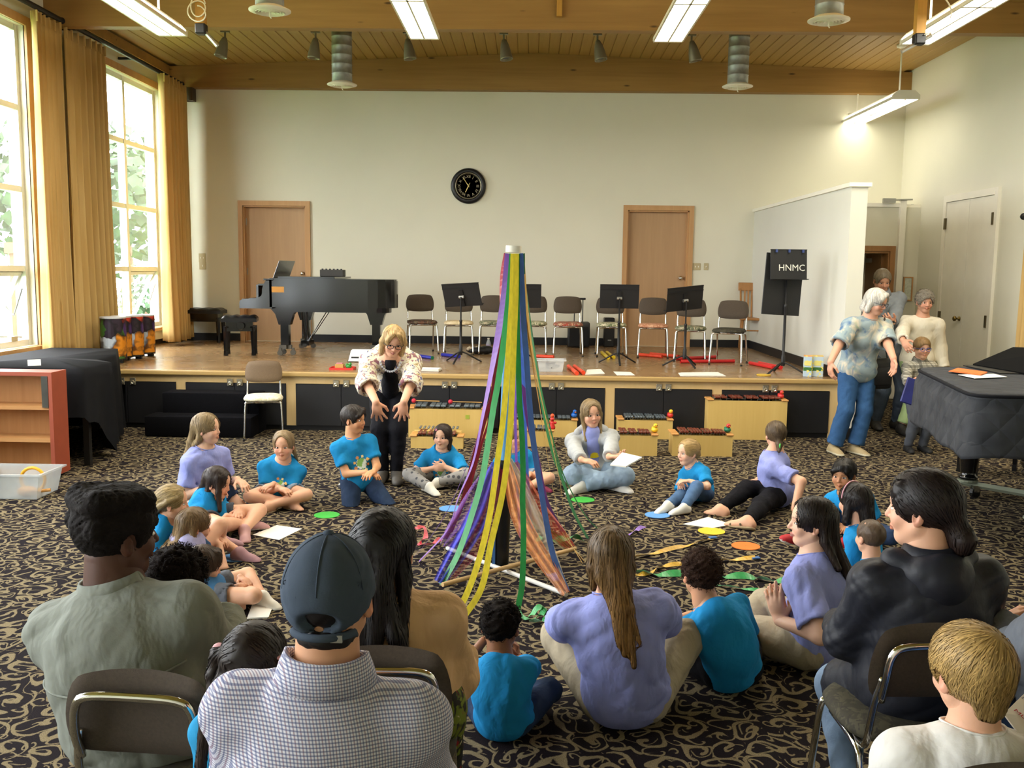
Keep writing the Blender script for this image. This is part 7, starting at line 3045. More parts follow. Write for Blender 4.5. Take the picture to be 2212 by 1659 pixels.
def glasses(F, col='#1a1a1a', r=.10, rw=1.0, th=.011):
	b = MB()
	hp, hh = F.hp, F.hh
	for s in (-1, 1):
		pts = [hp(s * .14 + r * rw * math.cos(a), .40, -.005 + r * .78 * math.sin(a)) for a in np.linspace(0, 2 * PI, 18, endpoint=False)]
		b.tube(pts, th * hh, 6, closed=True)
		b.tube([hp(s * (.14 + r * rw), .395, .02), hp(s * .33, .28, .03), hp(s * .365, .0, .0), hp(s * .36, -.08, -.04)], th * hh * .8, 6)
	b.tube([hp(-.045, .40, .02), hp(0, .415, .03), hp(.045, .40, .02)], th * hh, 6)
	b.build('glasses', M('frame_' + col.strip('#'), col, .3), F.root, smooth=True)


def cloth(name, col, var=.06, bump=.12, bscale=260, rough=.85):
	if name in _MC:
		return _MC[name]
	c = lin(col)
	t = NT(name)
	t.set(rough, 0, .15)
	f = t.noise(t.coord(), 9, 3)
	t.base(t.ramp(f, [(.3, tuple(x * (1 - var) for x in c)), (.7, tuple(min(1, x * (1 + var)) for x in c))]))
	wv = t.noise(t.mapping(t.coord(), scale=(1, 1, .6)), 13, 3, .5, .3)
	t.bump(t.math('ADD', t.math('MULTIPLY', wv, 5.0), t.math('MULTIPLY', t.noise(t.coord(), bscale, 2), bump)), .3, .012)
	_MC[name] = t.m
	return t.m
# ================================================================== people
blue_tee = cloth('blue_tee_cotton', '#1f86c2')
lav_tee = cloth('lavender_tee_cotton', '#8f97d2')
denim = cloth('blue_denim', '#3d587c', .15, .2, 320)
dark_denim = cloth('dark_denim', '#2a3a55', .15, .2, 320)
light_denim = cloth('light_denim', '#8ea3b8', .18, .2, 200)
khaki = cloth('khaki_cotton', '#a89d86')
black_knit = cloth('black_leggings', '#15151a', .15)
grey_cloth = cloth('grey_cotton', '#5c6068', .1)
white_cot = cloth('white_cotton', '#dcdad4', .03)
olive_shirt = cloth('olive_grey_shirt', '#7e8279', .06)
beige_jkt = cloth('beige_jacket_cloth', '#ceaa80', .06)
navy_shell = M('black_nylon_shell', '#1b1d25', .55, var=.2, scale=6, bump=.6, bscale=26, spec=.3)
hood_grey = cloth('grey_hoodie_fleece', '#a9acad', .05)
white_jkt = cloth('white_linen', '#e2ddcc', .03)
greyblue = cloth('grey_blue_shirt', '#8b929a', .05)
green_tr = cloth('pale_green_trousers', '#9db583', .05)


def check_mat(name, base, ca, cb, per, wa=.42, plaid=False):
	t = NT(name)
	t.set(.85, 0, .2)
	sp = t.n('SeparateXYZ')
	t.l(t.coord(), sp.inputs[0])
	xx = t.math('ADD', sp.outputs[0], t.math('MULTIPLY', sp.outputs[1], .55))
	st = []
	for o, k in ((xx, 0), (sp.outputs[2], 1)):
		fr = t.math('FRACT', t.math('DIVIDE', o, per))
		st.append(t.math('LESS_THAN', fr, wa))
		if plaid:
			st.append(t.math('LESS_THAN', t.math('FRACT', t.math('ADD', t.math('DIVIDE', o, per), .3)), .12))
	big = t.math('LESS_THAN', t.math('FRACT', t.math('DIVIDE', xx, per * 2)), .5)
	lc = t.mix(big, lin(ca), lin(cb))
	c = t.mix(t.math('MULTIPLY', st[0], .62), lin(base), lc)
	c = t.mix(t.math('MULTIPLY', st[2 if plaid else 1], .62), c, lin(ca))
	if plaid:
		c = t.mix(t.math('MULTIPLY', st[1], .7), c, lin(cb))
		c = t.mix(t.math('MULTIPLY', st[3], .7), c, lin(cb))
	f = t.noise(t.coord(), 8, 2)
	c = t.mix(1.0, c, t.ramp(f, [(.3, (.92,) * 3), (.7, (1.0,) * 3)]), 'MULTIPLY')
	t.base(c)
	return t.m


def blotch_mat(name, base, layers, scale, sharp=.06, dist=.8):
	t = NT(name)
	t.set(.8, 0, .25)
	c = lin(base)
	for i, (col, th, sc_) in enumerate(layers):
		f = t.noise(t.mapping(t.coord(), loc=(i * 3.1, i * 1.7, i * .9)), scale * sc_, 2.5, .55, dist)
		c = t.mix(t.ramp(f, [(th, (0, 0, 0)), (th + sharp, (1, 1, 1))]), c, lin(col))
	t.base(c)
	t.bump(t.noise(t.coord(), 60, 2), .1, .003)
	return t.m


check_shirt = check_mat('small_check_shirt', '#d6d6de', '#3c4a7c', '#7a4a5c', .0062)
plaid_shirt = check_mat('grey_plaid_shirt', '#c6c3b6', '#4a4a46', '#8a8474', .055, .45, True)
floral_card = blotch_mat('floral_cardigan_cloth', '#d6cdb8', (('#8a5f68', .55, 1.0), ('#55597c', .58, 1.3), ('#9c8858', .58, 1.6)), 22)
tiedye = blotch_mat('tie_dye_blouse', '#8fa0a6', (('#d9cbb2', .50, .6), ('#4d6d94', .55, .9), ('#cfc2a4', .60, 1.4), ('#8fa58a', .63, 1.0)), 8, .18, 1.4)
floral_skirt = blotch_mat('floral_skirt_cloth', '#2a2a24', (('#6e7a2a', .5, 1.0), ('#9a2a30', .58, 1.2), ('#d8c9a0', .66, 1.5)), 22)
dot_leg = None


def dotted():
	t = NT('dotted_grey_leggings')
	t.set(.85, 0, .2)
	vo = t.n('TexVoronoi', feature='F1')
	vo.inputs['Scale'].default_value = 22
	vo.inputs['Randomness'].default_value = .35
	t.l(t.coord(), vo.inputs['Vector'])
	t.base(t.ramp(vo.outputs['Distance'], [(.26, lin('#4c4d52')), (.32, lin('#8f8d8a'))]))
	return t.m


dot_leg = dotted()
tee = lambda m=blue_tee, **k: dict(dict(mat=m, sleeve=.68, rib=m), **k)
tr = lambda m=denim, **k: dict(dict(mat=m), **k)
sneak = lambda c='#e6e4dc', s='#e9e6dc': dict(kind='sneaker', col=c, sole=s)


def collar(F, mat, r=.049, h=.030):
	H = F.H
	nb, fw, sx = F.nb, F.fw, F.sx
	ax = nrm(F.hp(0, -.1, -.36) - nb)
	n = 36
	rows = [(1.0, -.010), (.95, .5), (.93, 1.0), (.99, 1.04), (1.1, .5), (1.22, -.25)]
	P = np.zeros((len(rows), n + 1, 3))
	for j in range(n + 1):
		a = 2 * PI * j / n
		for i, (k, z) in enumerate(rows):
			zz = z * h * H if abs(z) > .02 else z * H
			d = sx * math.cos(a) * 1.08 + fw * math.sin(a)
			fr = max(0, math.sin(a))
			P[i, j] = nb - fw * .004 * H + d * r * H * k + ax * (zz - fr * .02 * H + .006 * H)
	b = MB(); b.grid(P)
	o = b.build('collar', mat, F.root, smooth=True)
	o.modifiers.new('thick', 'SOLIDIFY').thickness = .003
	return o


def lumps(F, name, prims, mat, h=.009, w=(.004, 24), post=None, col=None):
	V, Q = snet(prims, h, w, post)
	return link(name, np_mesh(name, V, Q, mat, col), F.root)


LONG = lambda L=-.85, bk=-.42, w=.16, sd=.33: [([(.24, -.12, .15), (sd, -.14, -.3), (sd + .02, -.1, L * .9)], .12, .06), ([(-.24, -.12, .15), (-sd, -.14, -.3), (-sd - .02, -.1, L * .9)], .12, .06),
                                              ([(0, -.36, .15), (0, bk, -.4), (0, bk - .06, L)], w, w * .6), ([(.17, -.32, .1), (.18, bk, -.4), (.16, bk - .05, L)], w * .9, w * .5), ([(-.17, -.32, .1), (-.18, bk, -.4), (-.16, bk - .05, L)], w * .9, w * .5)]

# ---------------------------------------------------------------- adults at the back
T1 = person('stooping woman with blonde bob and glasses in a floral cardigan, hands on her knees', 182, (849, 737), .225, 1.58, base=(842, 1040), dY=-.32, pel=(0, -.12, .80), hyaw=14, hpitch=26, hroll=-6,
			skin='fair', child=False, bow=.05, legs='stand', legs2=({'a': (.035, .0, .045)}, {'a': (-.035, .0, .045)}), arms=({'wp': (812, 868, 6.93), 'fd': (-.12, -.25, -1), 'pn': (0, -1, .25), 'pole': (1, .1, .0), 'curl': 14, 'spread': .32}, {'wp': (872, 868, 6.93), 'fd': (.12, -.25, -1), 'pn': (0, -1, .25), 'pole': (-1, .1, 0), 'curl': 14, 'spread': .32}),
			bottom=tr(black_knit, e=.008), top=dict(mat=floral_card, sleeve=1.30, le=.035, e=.022, name='cardigan', neck=1.25, hem=.62), shoes=dict(kind='shoe', col='#4a4640', sole='#2a2724'),
			hair=dict(style='bob', col='#b99a66', col2='#cdb182', facew=.25, locks=[([(.22, .0, .3), (.34, .05, .0), (.34, .08, -.42)], .13, .10), ([(-.22, .0, .3), (-.34, .05, .0), (-.34, .08, -.42)], .13, .10), ([(0, -.3, .1), (0, -.38, -.35)], .2, .16), ([(-.1, .28, .40), (-.26, .30, .18)], .07, .05), ([(.1, .28, .40), (.26, .28, .16)], .07, .05)], n=600), brow='#8a6a48', lipc='#a85a54')
glasses(T1, '#17171a', .105)
_q = T1.nb - T1.u * .005 * T1.H + T1.fw * .030 * T1.H
lumps(T1, 'black_top', [cone(_q, T1.nb - T1.u * .16 * T1.H + T1.fw * .068 * T1.H, .030 * T1.H, .042 * T1.H, .02), cone(T1.nb - T1.u * .16 * T1.H + T1.fw * .068 * T1.H, T1.nb - T1.u * .36 * T1.H + T1.fw * .06 * T1.H, .042 * T1.H, .05 * T1.H, .02)], black_knit, .009, (.003, 30))
b = MB()
for k in range(13):
	a = PI * (.12 + .76 * k / 12)
	q = T1.nb + T1.u * .018 * T1.H + (T1.sx * math.cos(a) * .052 + T1.fw * (math.sin(a) * .062 + .012) - T1.u * math.sin(a) * .035) * T1.H
	b.sphere(tuple(q), .009, 8, 6)
b.build('bead_necklace', M('grey_beads', '#b9bcc4', .3), T1.root, smooth=True)['kind'] = 'stuff'

T2 = person('white-haired woman walking in, tie-dye blouse, jeans and black shoulder bag', 196, (1893, 652), .235, 1.60, base=(1823, 975), dY=-.12, pel=(-.10, .0, .80), hyaw=26, hpitch=20, skin='old', child=False, b=1.14, bust=.9,
			legs='stand', legs2=({'ap': (1800, 967, .05)}, {'ap': (1846, 968, .05)}), arms='down', arms2=({'wp': (1787, 795, 8.7), 'fd': (0, .1, -1)}, {'wp': (1938, 800, 8.55), 'fd': (0, .15, -1)}),
			bottom=tr(cloth('mid_denim', '#33557f', .12, .2, 300), flare=.03, len=.94), top=tee(tiedye, sleeve=.95, le=.03, e=.02, name='blouse', hem=.68), shoes=sneak('#a08f6c', '#b8b29a'),
			hair=dict(style='bob', col='#cfccc2', col2='#d8d5cc', facew=.25, locks=[([(.25, -.05, .2), (.34, -.06, -.38)], .14, .11), ([(-.25, -.05, .2), (-.34, -.06, -.38)], .14, .11), ([(0, -.34, .1), (0, -.40, -.40)], .2, .17), ([(0, .28, .40), (.22, .28, .2)], .08, .06), ([(0, .28, .40), (-.22, .28, .2)], .08, .06)], n=500), brow='#b8a898')
glasses(T2, '#3a3f4a', .10)
bg = thing('shoulder_bag', 'black shoulder bag hanging at the hip of the white-haired woman', 'bag', T2.wor((-.30, .06, .0)))
b = MB(); b.rbox((0, 0, .76), (.26, .10, .30), .045, 3); b.rbox((0, -.05, .74), (.20, .03, .18), .015, 2); b.build('bag_body', M('black_leather_bag', '#131315', .55, var=.2, bump=.2, bscale=30), bg, auto=60)
st = MB()
sho = T2.wor(T2.arms[1][0] + V3(.04, .03, .085)) - np.array(bg.location)
st.tube(spline([(-.08, 0, .9), (-.06, -.10, 1.1), tuple(sho), (.08, .08, 1.12), (.08, .0, .9)], 6), .012, 6, flat=.5)
st.build('strap', M('black_leather_bag', '#131315', .55), bg, smooth=True)
bg.rotation_euler = (0, 0, math.radians(15))

T3 = person('grey-haired man in a grey-blue shirt looking down at his phone in the doorway', 182, (1906, 606), .235, 1.72, base=(1912, 926), dY=-.06, pel=(0, 0, .86), hpitch=24, hyaw=-4, skin='old', child=False, b=1.12, legs='stand', arms='down',
			arms2=({}, {'wp': (1928, 697, 10.1), 'fd': (.6, .5, .2), 'pn': (.4, -.3, .8), 'curl': 45, 'pole': (-.25, -.4, -1)}), bottom=tr(cloth('slate_trousers', '#4a5566', .1)), top=dict(mat=greyblue, sleeve=1.9, name='shirt', e=.016), shoes=dict(kind='shoe', col='#2a2826', sole='#1a1a1a'),
			hair=dict(style='short', col='#7d705c', col2='#a39c90', hairline=.08, n=300))
collar(T3, greyblue)
ph = T3.wor(T3.hand1[0] + T3.hand1[1] * .07 + T3.hand1[2] * .02)
rt = thing('mobile_phone', 'black mobile phone held by the man in the doorway', 'phone', ph)
MB().rbox((0, 0, 0), (.075, .15, .009), .003, 1, RT(rx=.5, rz=.5)).build('phone_body', black_plastic, rt)

T4 = person('elderly woman in a white linen jacket with short grey curls and pale green trousers', 178, (1998, 652), .225, 1.58, base=(1975, 936), dY=-.05, pel=(.02, 0, .80), hpitch=8, skin='old', child=False, smile=.8, legs='stand', legs2=({'ap': (1992, 930, .05)}, {'ap': (1945, 930, .05)}), arms='down',
			arms2=({'wp': (1945, 765, 9.5), 'fd': (-.3, .6, -.6), 'pn': (-.6, 0, -.5)}, {}), bottom=tr(green_tr, flare=.02, len=.92), top=dict(mat=white_jkt, sleeve=1.9, name='jacket', e=.022, le=.016, neck=1.35, hem=.62), shoes=dict(kind='shoe', col='#1c1b1b', sole='#141414'),
			hair=dict(style='curly', col='#8f887c', col2='#a9a296', t=.075, coil=1, n=420, cr=1.0))
T5 = person('boy with blue glasses and grey plaid shirt standing by the covered piano', 186, (1992, 752), .20, 1.14, base=(1976, 975), dY=-.03, pel=(0, 0, .57), hpitch=6, hyaw=-4, skin='fair', legs='stand', arms='down',
			arms2=({'wp': (1962, 842, 8.75), 'fd': (-.8, .4, .1), 'pn': (0, -1, 0), 'curl': 40, 'pole': (.8, -.5, -.4)}, {'wp': (1984, 846, 8.75), 'fd': (.8, .4, .2), 'pn': (0, -1, 0), 'curl': 40}), bottom=tr(grey_cloth, e=.012), top=dict(mat=plaid_shirt, sleeve=1.85, e=.014, hem=.46), shoes=dict(kind='sneaker', col='#1d1d1f', sole='#2c2c2c'),
			hair=dict(style='short', col='#8a6c44', hairline=.02, n=260))
glasses(T5, '#2c55a8', .105)
collar(T5, plaid_shirt)
tb = at_y(1969, 846, 8.68)
rt = thing('tablet', 'dark blue tablet case hugged by the boy with blue glasses', 'tablet', tb)
MB().rbox((0, 0, 0), (.15, .02, .24), .008, 1, RT(rx=-.12, ry=.3)).build('case', M('indigo_case', '#2a2f6e', .45, var=.2), rt)

# ---------------------------------------------------------------- circle, far side
F11 = person('girl in a blue tee and denim shorts sitting cross-legged, half-up light hair', 192, (612, 962), .20, 1.16, base=(603, 1084), dY=-.05, hyaw=-10, hpitch=6, skin='fair', bow=.05,
             arms2=({'w': (-.01, .20, .05)}, {'w': (.02, .17, .07)}), top=tee(), bottom=dict(mat=light_denim, kind='shorts', len=.5), shoes=dict(kind='sandal', col='#a8845c', sole='#8c7a62'),
             hair=dict(style='long', col='#8a7453', col2='#a08a66', hairline=.07, part=0, locks=[([(.24, -.22, .1), (.30, -.26, -.3), (.38, -.14, -.72)], .1, .04), ([(-.24, -.22, .1), (-.32, -.26, -.3), (-.44, -.12, -.75)], .1, .05), ([(0, -.35, .1), (0, -.42, -.5), (0, -.46, -.8)], .16, .1), ([(.2, -.1, .42), (.3, -.2, .3)], .06, .05), ([(-.2, -.1, .42), (-.3, -.2, .3)], .06, .05)]))
patch(F11, .0, -.125, globe_motif, size=.05)
F12 = person('boy in a blue tee kneeling in jeans, looking right, short dark hair', 208, (765, 906), .20, 1.2, base=(786, 1080), dY=-.02, hyaw=42, hpitch=2, skin='warm', legs='kneel', pel=(.03, -.02, .17), arms2=({'w': (.02, .19, .07)}, {'w': (-.03, .21, .08)}),
             top=tee(), bottom=tr(dark_denim, e=.013), shoes=sneak('#3a3c44', '#c9c9c4'), hair=dict(style='short', col='#2a221d', t=.055, hairline=.03, fringe=1, n=380))
patch(F12, -.01, -.16, globe_motif, size=.06)
F13 = person('girl in a blue tee and dotted grey leggings, hands on her belly, dark shoulder-length hair', 176, (956, 943), .19, 1.14, base=(955, 1042), dY=-.06, hyaw=-12, hpitch=2, skin='pale', smile=.9,
             arms2=({'w': (.05, .12, .04), 'fd': (-1, .15, .1), 'pn': (0, -1, 0), 'pole': (1, -.2, -.2)}, {'w': (-.05, .12, .05), 'fd': (1, .15, .15), 'pn': (0, -1, 0), 'pole': (-1, -.2, -.2)}),
             top=tee(), bottom=tr(dot_leg, e=.008), shoes=sneak('#d8d6cc', '#3a3a38'), legs2=({'ap': (928, 1052, .05), 'td': (-.6, .7, -.1)}, {'a': (.0, .2, .045)}),
             hair=dict(style='bob', col='#33261f', part=.08, locks=[([(.2, .05, .32), (.33, -.02, -.1), (.31, .03, -.52)], .11, .07), ([(-.2, .05, .32), (-.33, -.02, -.1), (-.31, .03, -.5)], .11, .07), ([(0, -.33, .1), (0, -.38, -.55)], .2, .14)], ties=[((.16, .34, .34), '#d98aa0', .035)]))
patch(F13, -.01, -.125, globe_motif, size=.055)
F14 = person('girl in a blue tee half hidden behind the maypole, with a pale headband', 205, (1110, 944), .19, 1.12, base=(1112, 1050), dY=-.05, hyaw=18, skin='fair', top=tee(), bottom=dict(mat=light_denim, kind='shorts', len=.5), shoes=sneak('#8a2a4c', '#d8d4cc'),
             hair=dict(style='long', col='#7d6544', col2='#937a54', locks=LONG(-.8)))
patch(F14, 0, -.17, globe_motif, size=.055)
hb = MB(); hb.tube([F14.hp(.37 * math.cos(a), -.02, .13 + .40 * math.sin(a)) for a in np.linspace(-.2, PI + .2, 20)], .03 * F14.hh, 8, flat=.5); hb.build('headband', M('pale_headband', '#d9d0b8', .7), F14.root, smooth=True)
F15 = person('teen girl with two braids in a grey hoodie and ripped jeans holding papers', 181, (1277, 893), .215, 1.44, base=(1285, 1042), dY=-.08, hyaw=14, hpitch=6, hroll=4, skin='fair', bow=.05,
             arms2=({'wp': (1262, 1008, 6.95), 'fd': (-.9, .3, -.1), 'pole': (1, -.3, -.3)}, {'wp': (1314, 1003, 6.95), 'fd': (-.9, .35, .1), 'pn': (0, -.2, 1), 'curl': 45, 'pole': (-1, -.3, -.3)}), top=dict(mat=hood_grey, sleeve=1.92, name='hoodie', e=.017, le=.012, neck=1.2), bottom=tr(light_denim, e=.022, len=.96), shoes=sneak('#dcdad2', '#eeece4'),
             legs2=({'a': (-.09, .19, .045)}, {'a': (.09, .24, .04)}),
             hair=dict(style='long', col='#86714f', col2='#a18a60', part=.0, hairline=.03, facew=.24, locks=[([(.22, .0, .3), (.33, -.0, -.05), (.32, .06, -.38)], .11, .07), ([(-.22, .0, .3), (-.33, -.0, -.05), (-.32, .06, -.38)], .11, .07), ([(.31, .08, -.38), (.30, .16, -.62), (.29, .22, -.95)], .07, .05, .02), ([(-.31, .08, -.38), (-.30, .16, -.62), (-.29, .22, -.95)], .07, .05, .02), ([(0, -.33, .1), (0, -.36, -.35)], .2, .12)]))
F15t = [cone(F15.nb - F15.u * .005 * F15.H + F15.fw * .022 * F15.H, F15.nb - F15.u * .17 * F15.H + F15.fw * .062 * F15.H, .05 * F15.H, .022 * F15.H, .02)]
lumps(F15, 'lavender_tee', F15t, lav_tee)
lumps(F15, 'hood', [cone(F15.nb + F15.sx * .07 * F15.H - F15.u * .005 * F15.H, F15.nb - F15.fw * .055 * F15.H + F15.u * .01 * F15.H, .028 * F15.H, .04 * F15.H, .03), cone(F15.nb - F15.sx * .07 * F15.H - F15.u * .005 * F15.H, F15.nb - F15.fw * .055 * F15.H + F15.u * .01 * F15.H, .028 * F15.H, .04 * F15.H, .03)], hood_grey)
patch(F15, .0, -.125, sun_motif, size=.03, prims=F15t)
bx = MB()
for s in (-1, 1):
	kn = F15.legs[0 if s > 0 else 1][1]
	bx.sphere(tuple(kn + V3(s * .010, .022, .030)), (.045, .04, .036), 14, 10)
bx.build('bare_knees', skin_mat, F15.root, smooth=True)
_me = F15.root.children[-1].data
_at = _me.color_attributes.new('Col', 'FLOAT_COLOR', 'POINT')
_at.data.foreach_set('color', np.tile(np.array((*SKIN['fair'], 1), f4), len(_me.vertices)))
c4 = [at_y(1318, 1006, 6.86), at_y(1344, 980, 6.97), at_y(1387, 990, 6.92), at_y(1352, 1010, 6.80)]
cc0 = np.mean(c4, 0)
rt = thing('paper_stack', 'sheaf of white papers held by the girl in the grey hoodie', 'paper', cc0)
for k in range(3):
	b = MB(); up = V3(0, 0, .004 * k)
	b.add([p - cc0 + up for p in c4] + [p - cc0 + up + V3(0, 0, .002) for p in c4], [(0, 3, 2, 1), (4, 5, 6, 7), (0, 1, 5, 4), (1, 2, 6, 5), (2, 3, 7, 6), (3, 0, 4, 7)])
	b.build('sheet', paper_m, rt, recalc=True)

F16 = person('blonde toddler in a blue tee and jeans, looking left, one knee raised', 128, (1486, 977), .19, 1.0, base=(1512, 1082), dY=.0, hyaw=-12, hpitch=4, skin='pale', arms2=({'w': (.05, .16, .08), 'fd': (-.6, .6, -.3)}, {'w': (-.05, .18, .10), 'fd': (.6, .6, -.1), 'pole': (-.9, -.7, 0)}), top=tee(sleeve=.8), bottom=tr(cloth('toddler_jeans', '#4f6c92', .12, .2, 300), e=.009),
             legs2=({'ap': (1440, 1092, .05), 'pole': (.4, .4, .8), 'td': (.1, 1, -.2), 'sole': (0, 0, -1)}, {'ap': (1478, 1096, .05), 'pole': (-.3, .5, 1), 'td': (.3, .9, -.1), 'sole': (0, -.1, -1)}), shoes=sneak('#e4e2da', '#c9b899'),
             hair=dict(style='long', col='#b39560', col2='#c0a26c', hairline=.05, tie=(0, -.5, .05), locks=[([(0, -.4, .05), (0, -.5, -.15)], .14, .1), ([(.2, -.2, -.05), (.1, -.36, -.2)], .1, .08), ([(-.2, -.2, -.05), (-.1, -.36, -.2)], .1, .08)]))
patch(F16, .0, -.16, globe_motif, size=.06)
F17 = person('girl in lavender tee and black leggings leaning back, green hair tie', 68, (1675, 939), .195, 1.42, base=(1672, 1092), dY=.02, hyaw=-62, skin='fair', bow=-.02, pel=(0, -.02, None), arms2=({'w': (.03, .10, .04)}, {'wp': (1716, 1100, 6.5), 'fd': (-.3, -.6, -.3), 'pn': (0, 0, -1), 'pole': (-.2, -1, .1)}),
             top=tee(lav_tee, sleeve=.75), bottom=tr(black_knit, e=.007), legs2=({'ap': (1556, 1100, .05), 'pole': (.3, .4, 1), 'td': (.2, 1, -.2), 'sole': (0, 0, -1)}, {'ap': (1612, 1128, .05), 'pole': (-.6, .4, .6), 'td': (.3, 1, -.1), 'sole': (-.4, .2, -.8)}), shoes=dict(kind='sandal', col='#6d6049', sole='#a08c6a'),
             hair=dict(style='long', col='#5d4c38', col2='#6d5a42', tie=(0, -.46, -.28), locks=[([(0, -.36, -.1), (0, -.46, -.32)], .15, .1), ([(0, -.46, -.3), (-.03, -.52, -.52)], .12, .06)], ties=[((0, -.53, -.32), '#5fbf5a', .075)]))
F18 = person('boy in a blue tee looking left, short black hair, one red sneaker stretched out', 142, (1822, 1026), .195, 1.12, base=(1852, 1166), dY=-.05, hyaw=0, hpitch=6, skin='olive', top=tee(), bottom=tr(dark_denim), legs2=({'ap': (1726, 1162, .06), 'pole': (.3, .3, 1), 'td': (.5, 1, .4), 'sole': (.3, .4, -.9)}, {'a': (-.02, .22, .045)}), shoes=sneak('#b01f28', '#e2e0d8'),
             hair=dict(style='short', col='#17130f', t=.05, fringe=1, n=300))
F19 = person('girl with a black bob and pink headband seen from behind, blue tee', 62, (1846, 1084), .20, 1.1, base=(1862, 1268), dY=.02, hyaw=-30, skin='fair', top=tee(), bottom=tr(black_knit), shoes=sneak('#d8d4d0'),
             hair=dict(style='bob', col='#1c1512', locks=[([(.25, -.05, .2), (.34, -.04, -.5)], .13, .11), ([(-.25, -.05, .2), (-.34, -.04, -.5)], .13, .11), ([(0, -.33, .1), (0, -.38, -.52)], .22, .2)], n=500))
hb = MB(); hb.tube([F19.hp(.40 * math.cos(a), .10, .12 + .44 * math.sin(a)) for a in np.linspace(0, PI, 20)], .02 * F19.hh, 8); hb.build('headband', M('pink_headband', '#d39aa6', .5), F19.root, smooth=True)
F20 = person('small boy with a brown buzz cut, seen from behind near the black jacket', 55, (1879, 1160), .175, .92, base=(1888, 1330), dY=.02, hyaw=-35, skin='fair', top=tee(), bottom=tr(denim), shoes=sneak(), hair=dict(style='buzz', col='#5d4b3a', t=.018, n=250, len=.15, wd=.01))

# ---------------------------------------------------------------- circle, left side
F6 = person('girl in a lavender tee with long light hair, sitting in profile at the left', -118, (447, 926), .21, 1.36, base=(456, 1108), dY=.0, hyaw=24, skin='pale', legs='kneel', pel=(0, -.03, .19), arms='thighs', top=tee(lav_tee, sleeve=.72), bottom=dict(mat=dark_denim, kind='shorts', len=.45), shoes=sneak('#cfcac4'),
			hair=dict(style='long', col='#84704f', col2='#a48d64', hairline=.02, part=.05, facew=.22, locks=LONG(-1.0, -.48, .15, .30), n=600))
patch(F6, -.01, -.16, sun_motif, size=.05)
F7 = person('girl with long dark hair and blue tee kneeling before the lavender-tee girl', -108, (470, 1043), .20, 1.22, base=(450, 1146), dY=.0, hyaw=10, hpitch=14, skin='fair', arms='lap', top=tee(), bottom=dict(mat=cloth('grey_shorts', '#4a4f58'), kind='shorts', len=.45), shoes=sneak('#b98d8d', '#d8cfc8'),
			hair=dict(style='long', col='#2e231d', col2='#3d2f27', part=0, facew=.20, locks=LONG(-1.05, -.42, .15, .30) + [([(.25, .12, .25), (.29, .22, -.2), (.28, .28, -.75)], .1, .06)], n=600))
F8 = person('girl with a blonde braided crown and blue tee, leftmost of the children', -92, (374, 1086), .20, 1.1, base=(348, 1214), dY=.0, hyaw=14, hpitch=4, skin='fair', top=tee(), bottom=tr(denim), shoes=sneak(),
			hair=dict(style='long', col='#a08a5e', col2='#7c6a4c', hairline=.05, tie=(-.1, -.48, -.12), locks=[([(.32, .1, .2), (.38, -.1, .12), (.32, -.3, -.05), (.15, -.45, -.2)], .085, .09, .02), ([(-.32, .1, .2), (-.38, -.1, .12), (-.32, -.3, -.05), (-.15, -.45, -.2)], .085, .09, .02), ([(0, -.4, .0), (0, -.47, -.25)], .2, .13)], n=500))
F9 = person('girl with wavy light brown hair seen from behind, one bare leg with a pink sneaker', -48, (421, 1136), .205, 1.12, base=(405, 1226), dY=.02, hyaw=-6, hpitch=8, skin='fair', top=tee(cloth('pale_lilac_print', '#a9a6cc', .2)), bottom=dict(mat=denim, kind='shorts', len=.4), legs2=({'ap': (478, 1166, .055), 'pole': (.6, .2, 1), 'td': (.2, 1, -.1), 'sole': (0, 0, -1)}, {}), shoes=sneak('#a88088', '#c9bdb8'),
			hair=dict(style='long', col='#6b5538', col2='#97794c', locks=LONG(-.72, -.42, .19, .36), n=700, mess=.22))
F10 = person('child with a brown bowl cut and denim-blue shirt behind the curly-haired toddler', -70, (441, 1222), .195, 1.05, base=(446, 1312), dY=.0, hyaw=6, hpitch=14, skin='fair', top=tee(cloth('denim_blue_shirt', '#3f6f9c', .1)), bottom=dict(mat=grey_cloth, kind='shorts', len=.55), shoes=sneak(),
             hair=dict(style='bob', col='#3d2c1e', locks=[([(.25, .0, .25), (.34, .02, -.15)], .12, .09), ([(-.25, .0, .25), (-.34, .02, -.15)], .12, .09), ([(0, -.33, .15), (0, -.38, -.3)], .2, .14), ([(0, .26, .40), (0, .34, .22)], .1, .07), ([(.15, .24, .38), (.2, .30, .18)], .1, .07)]))

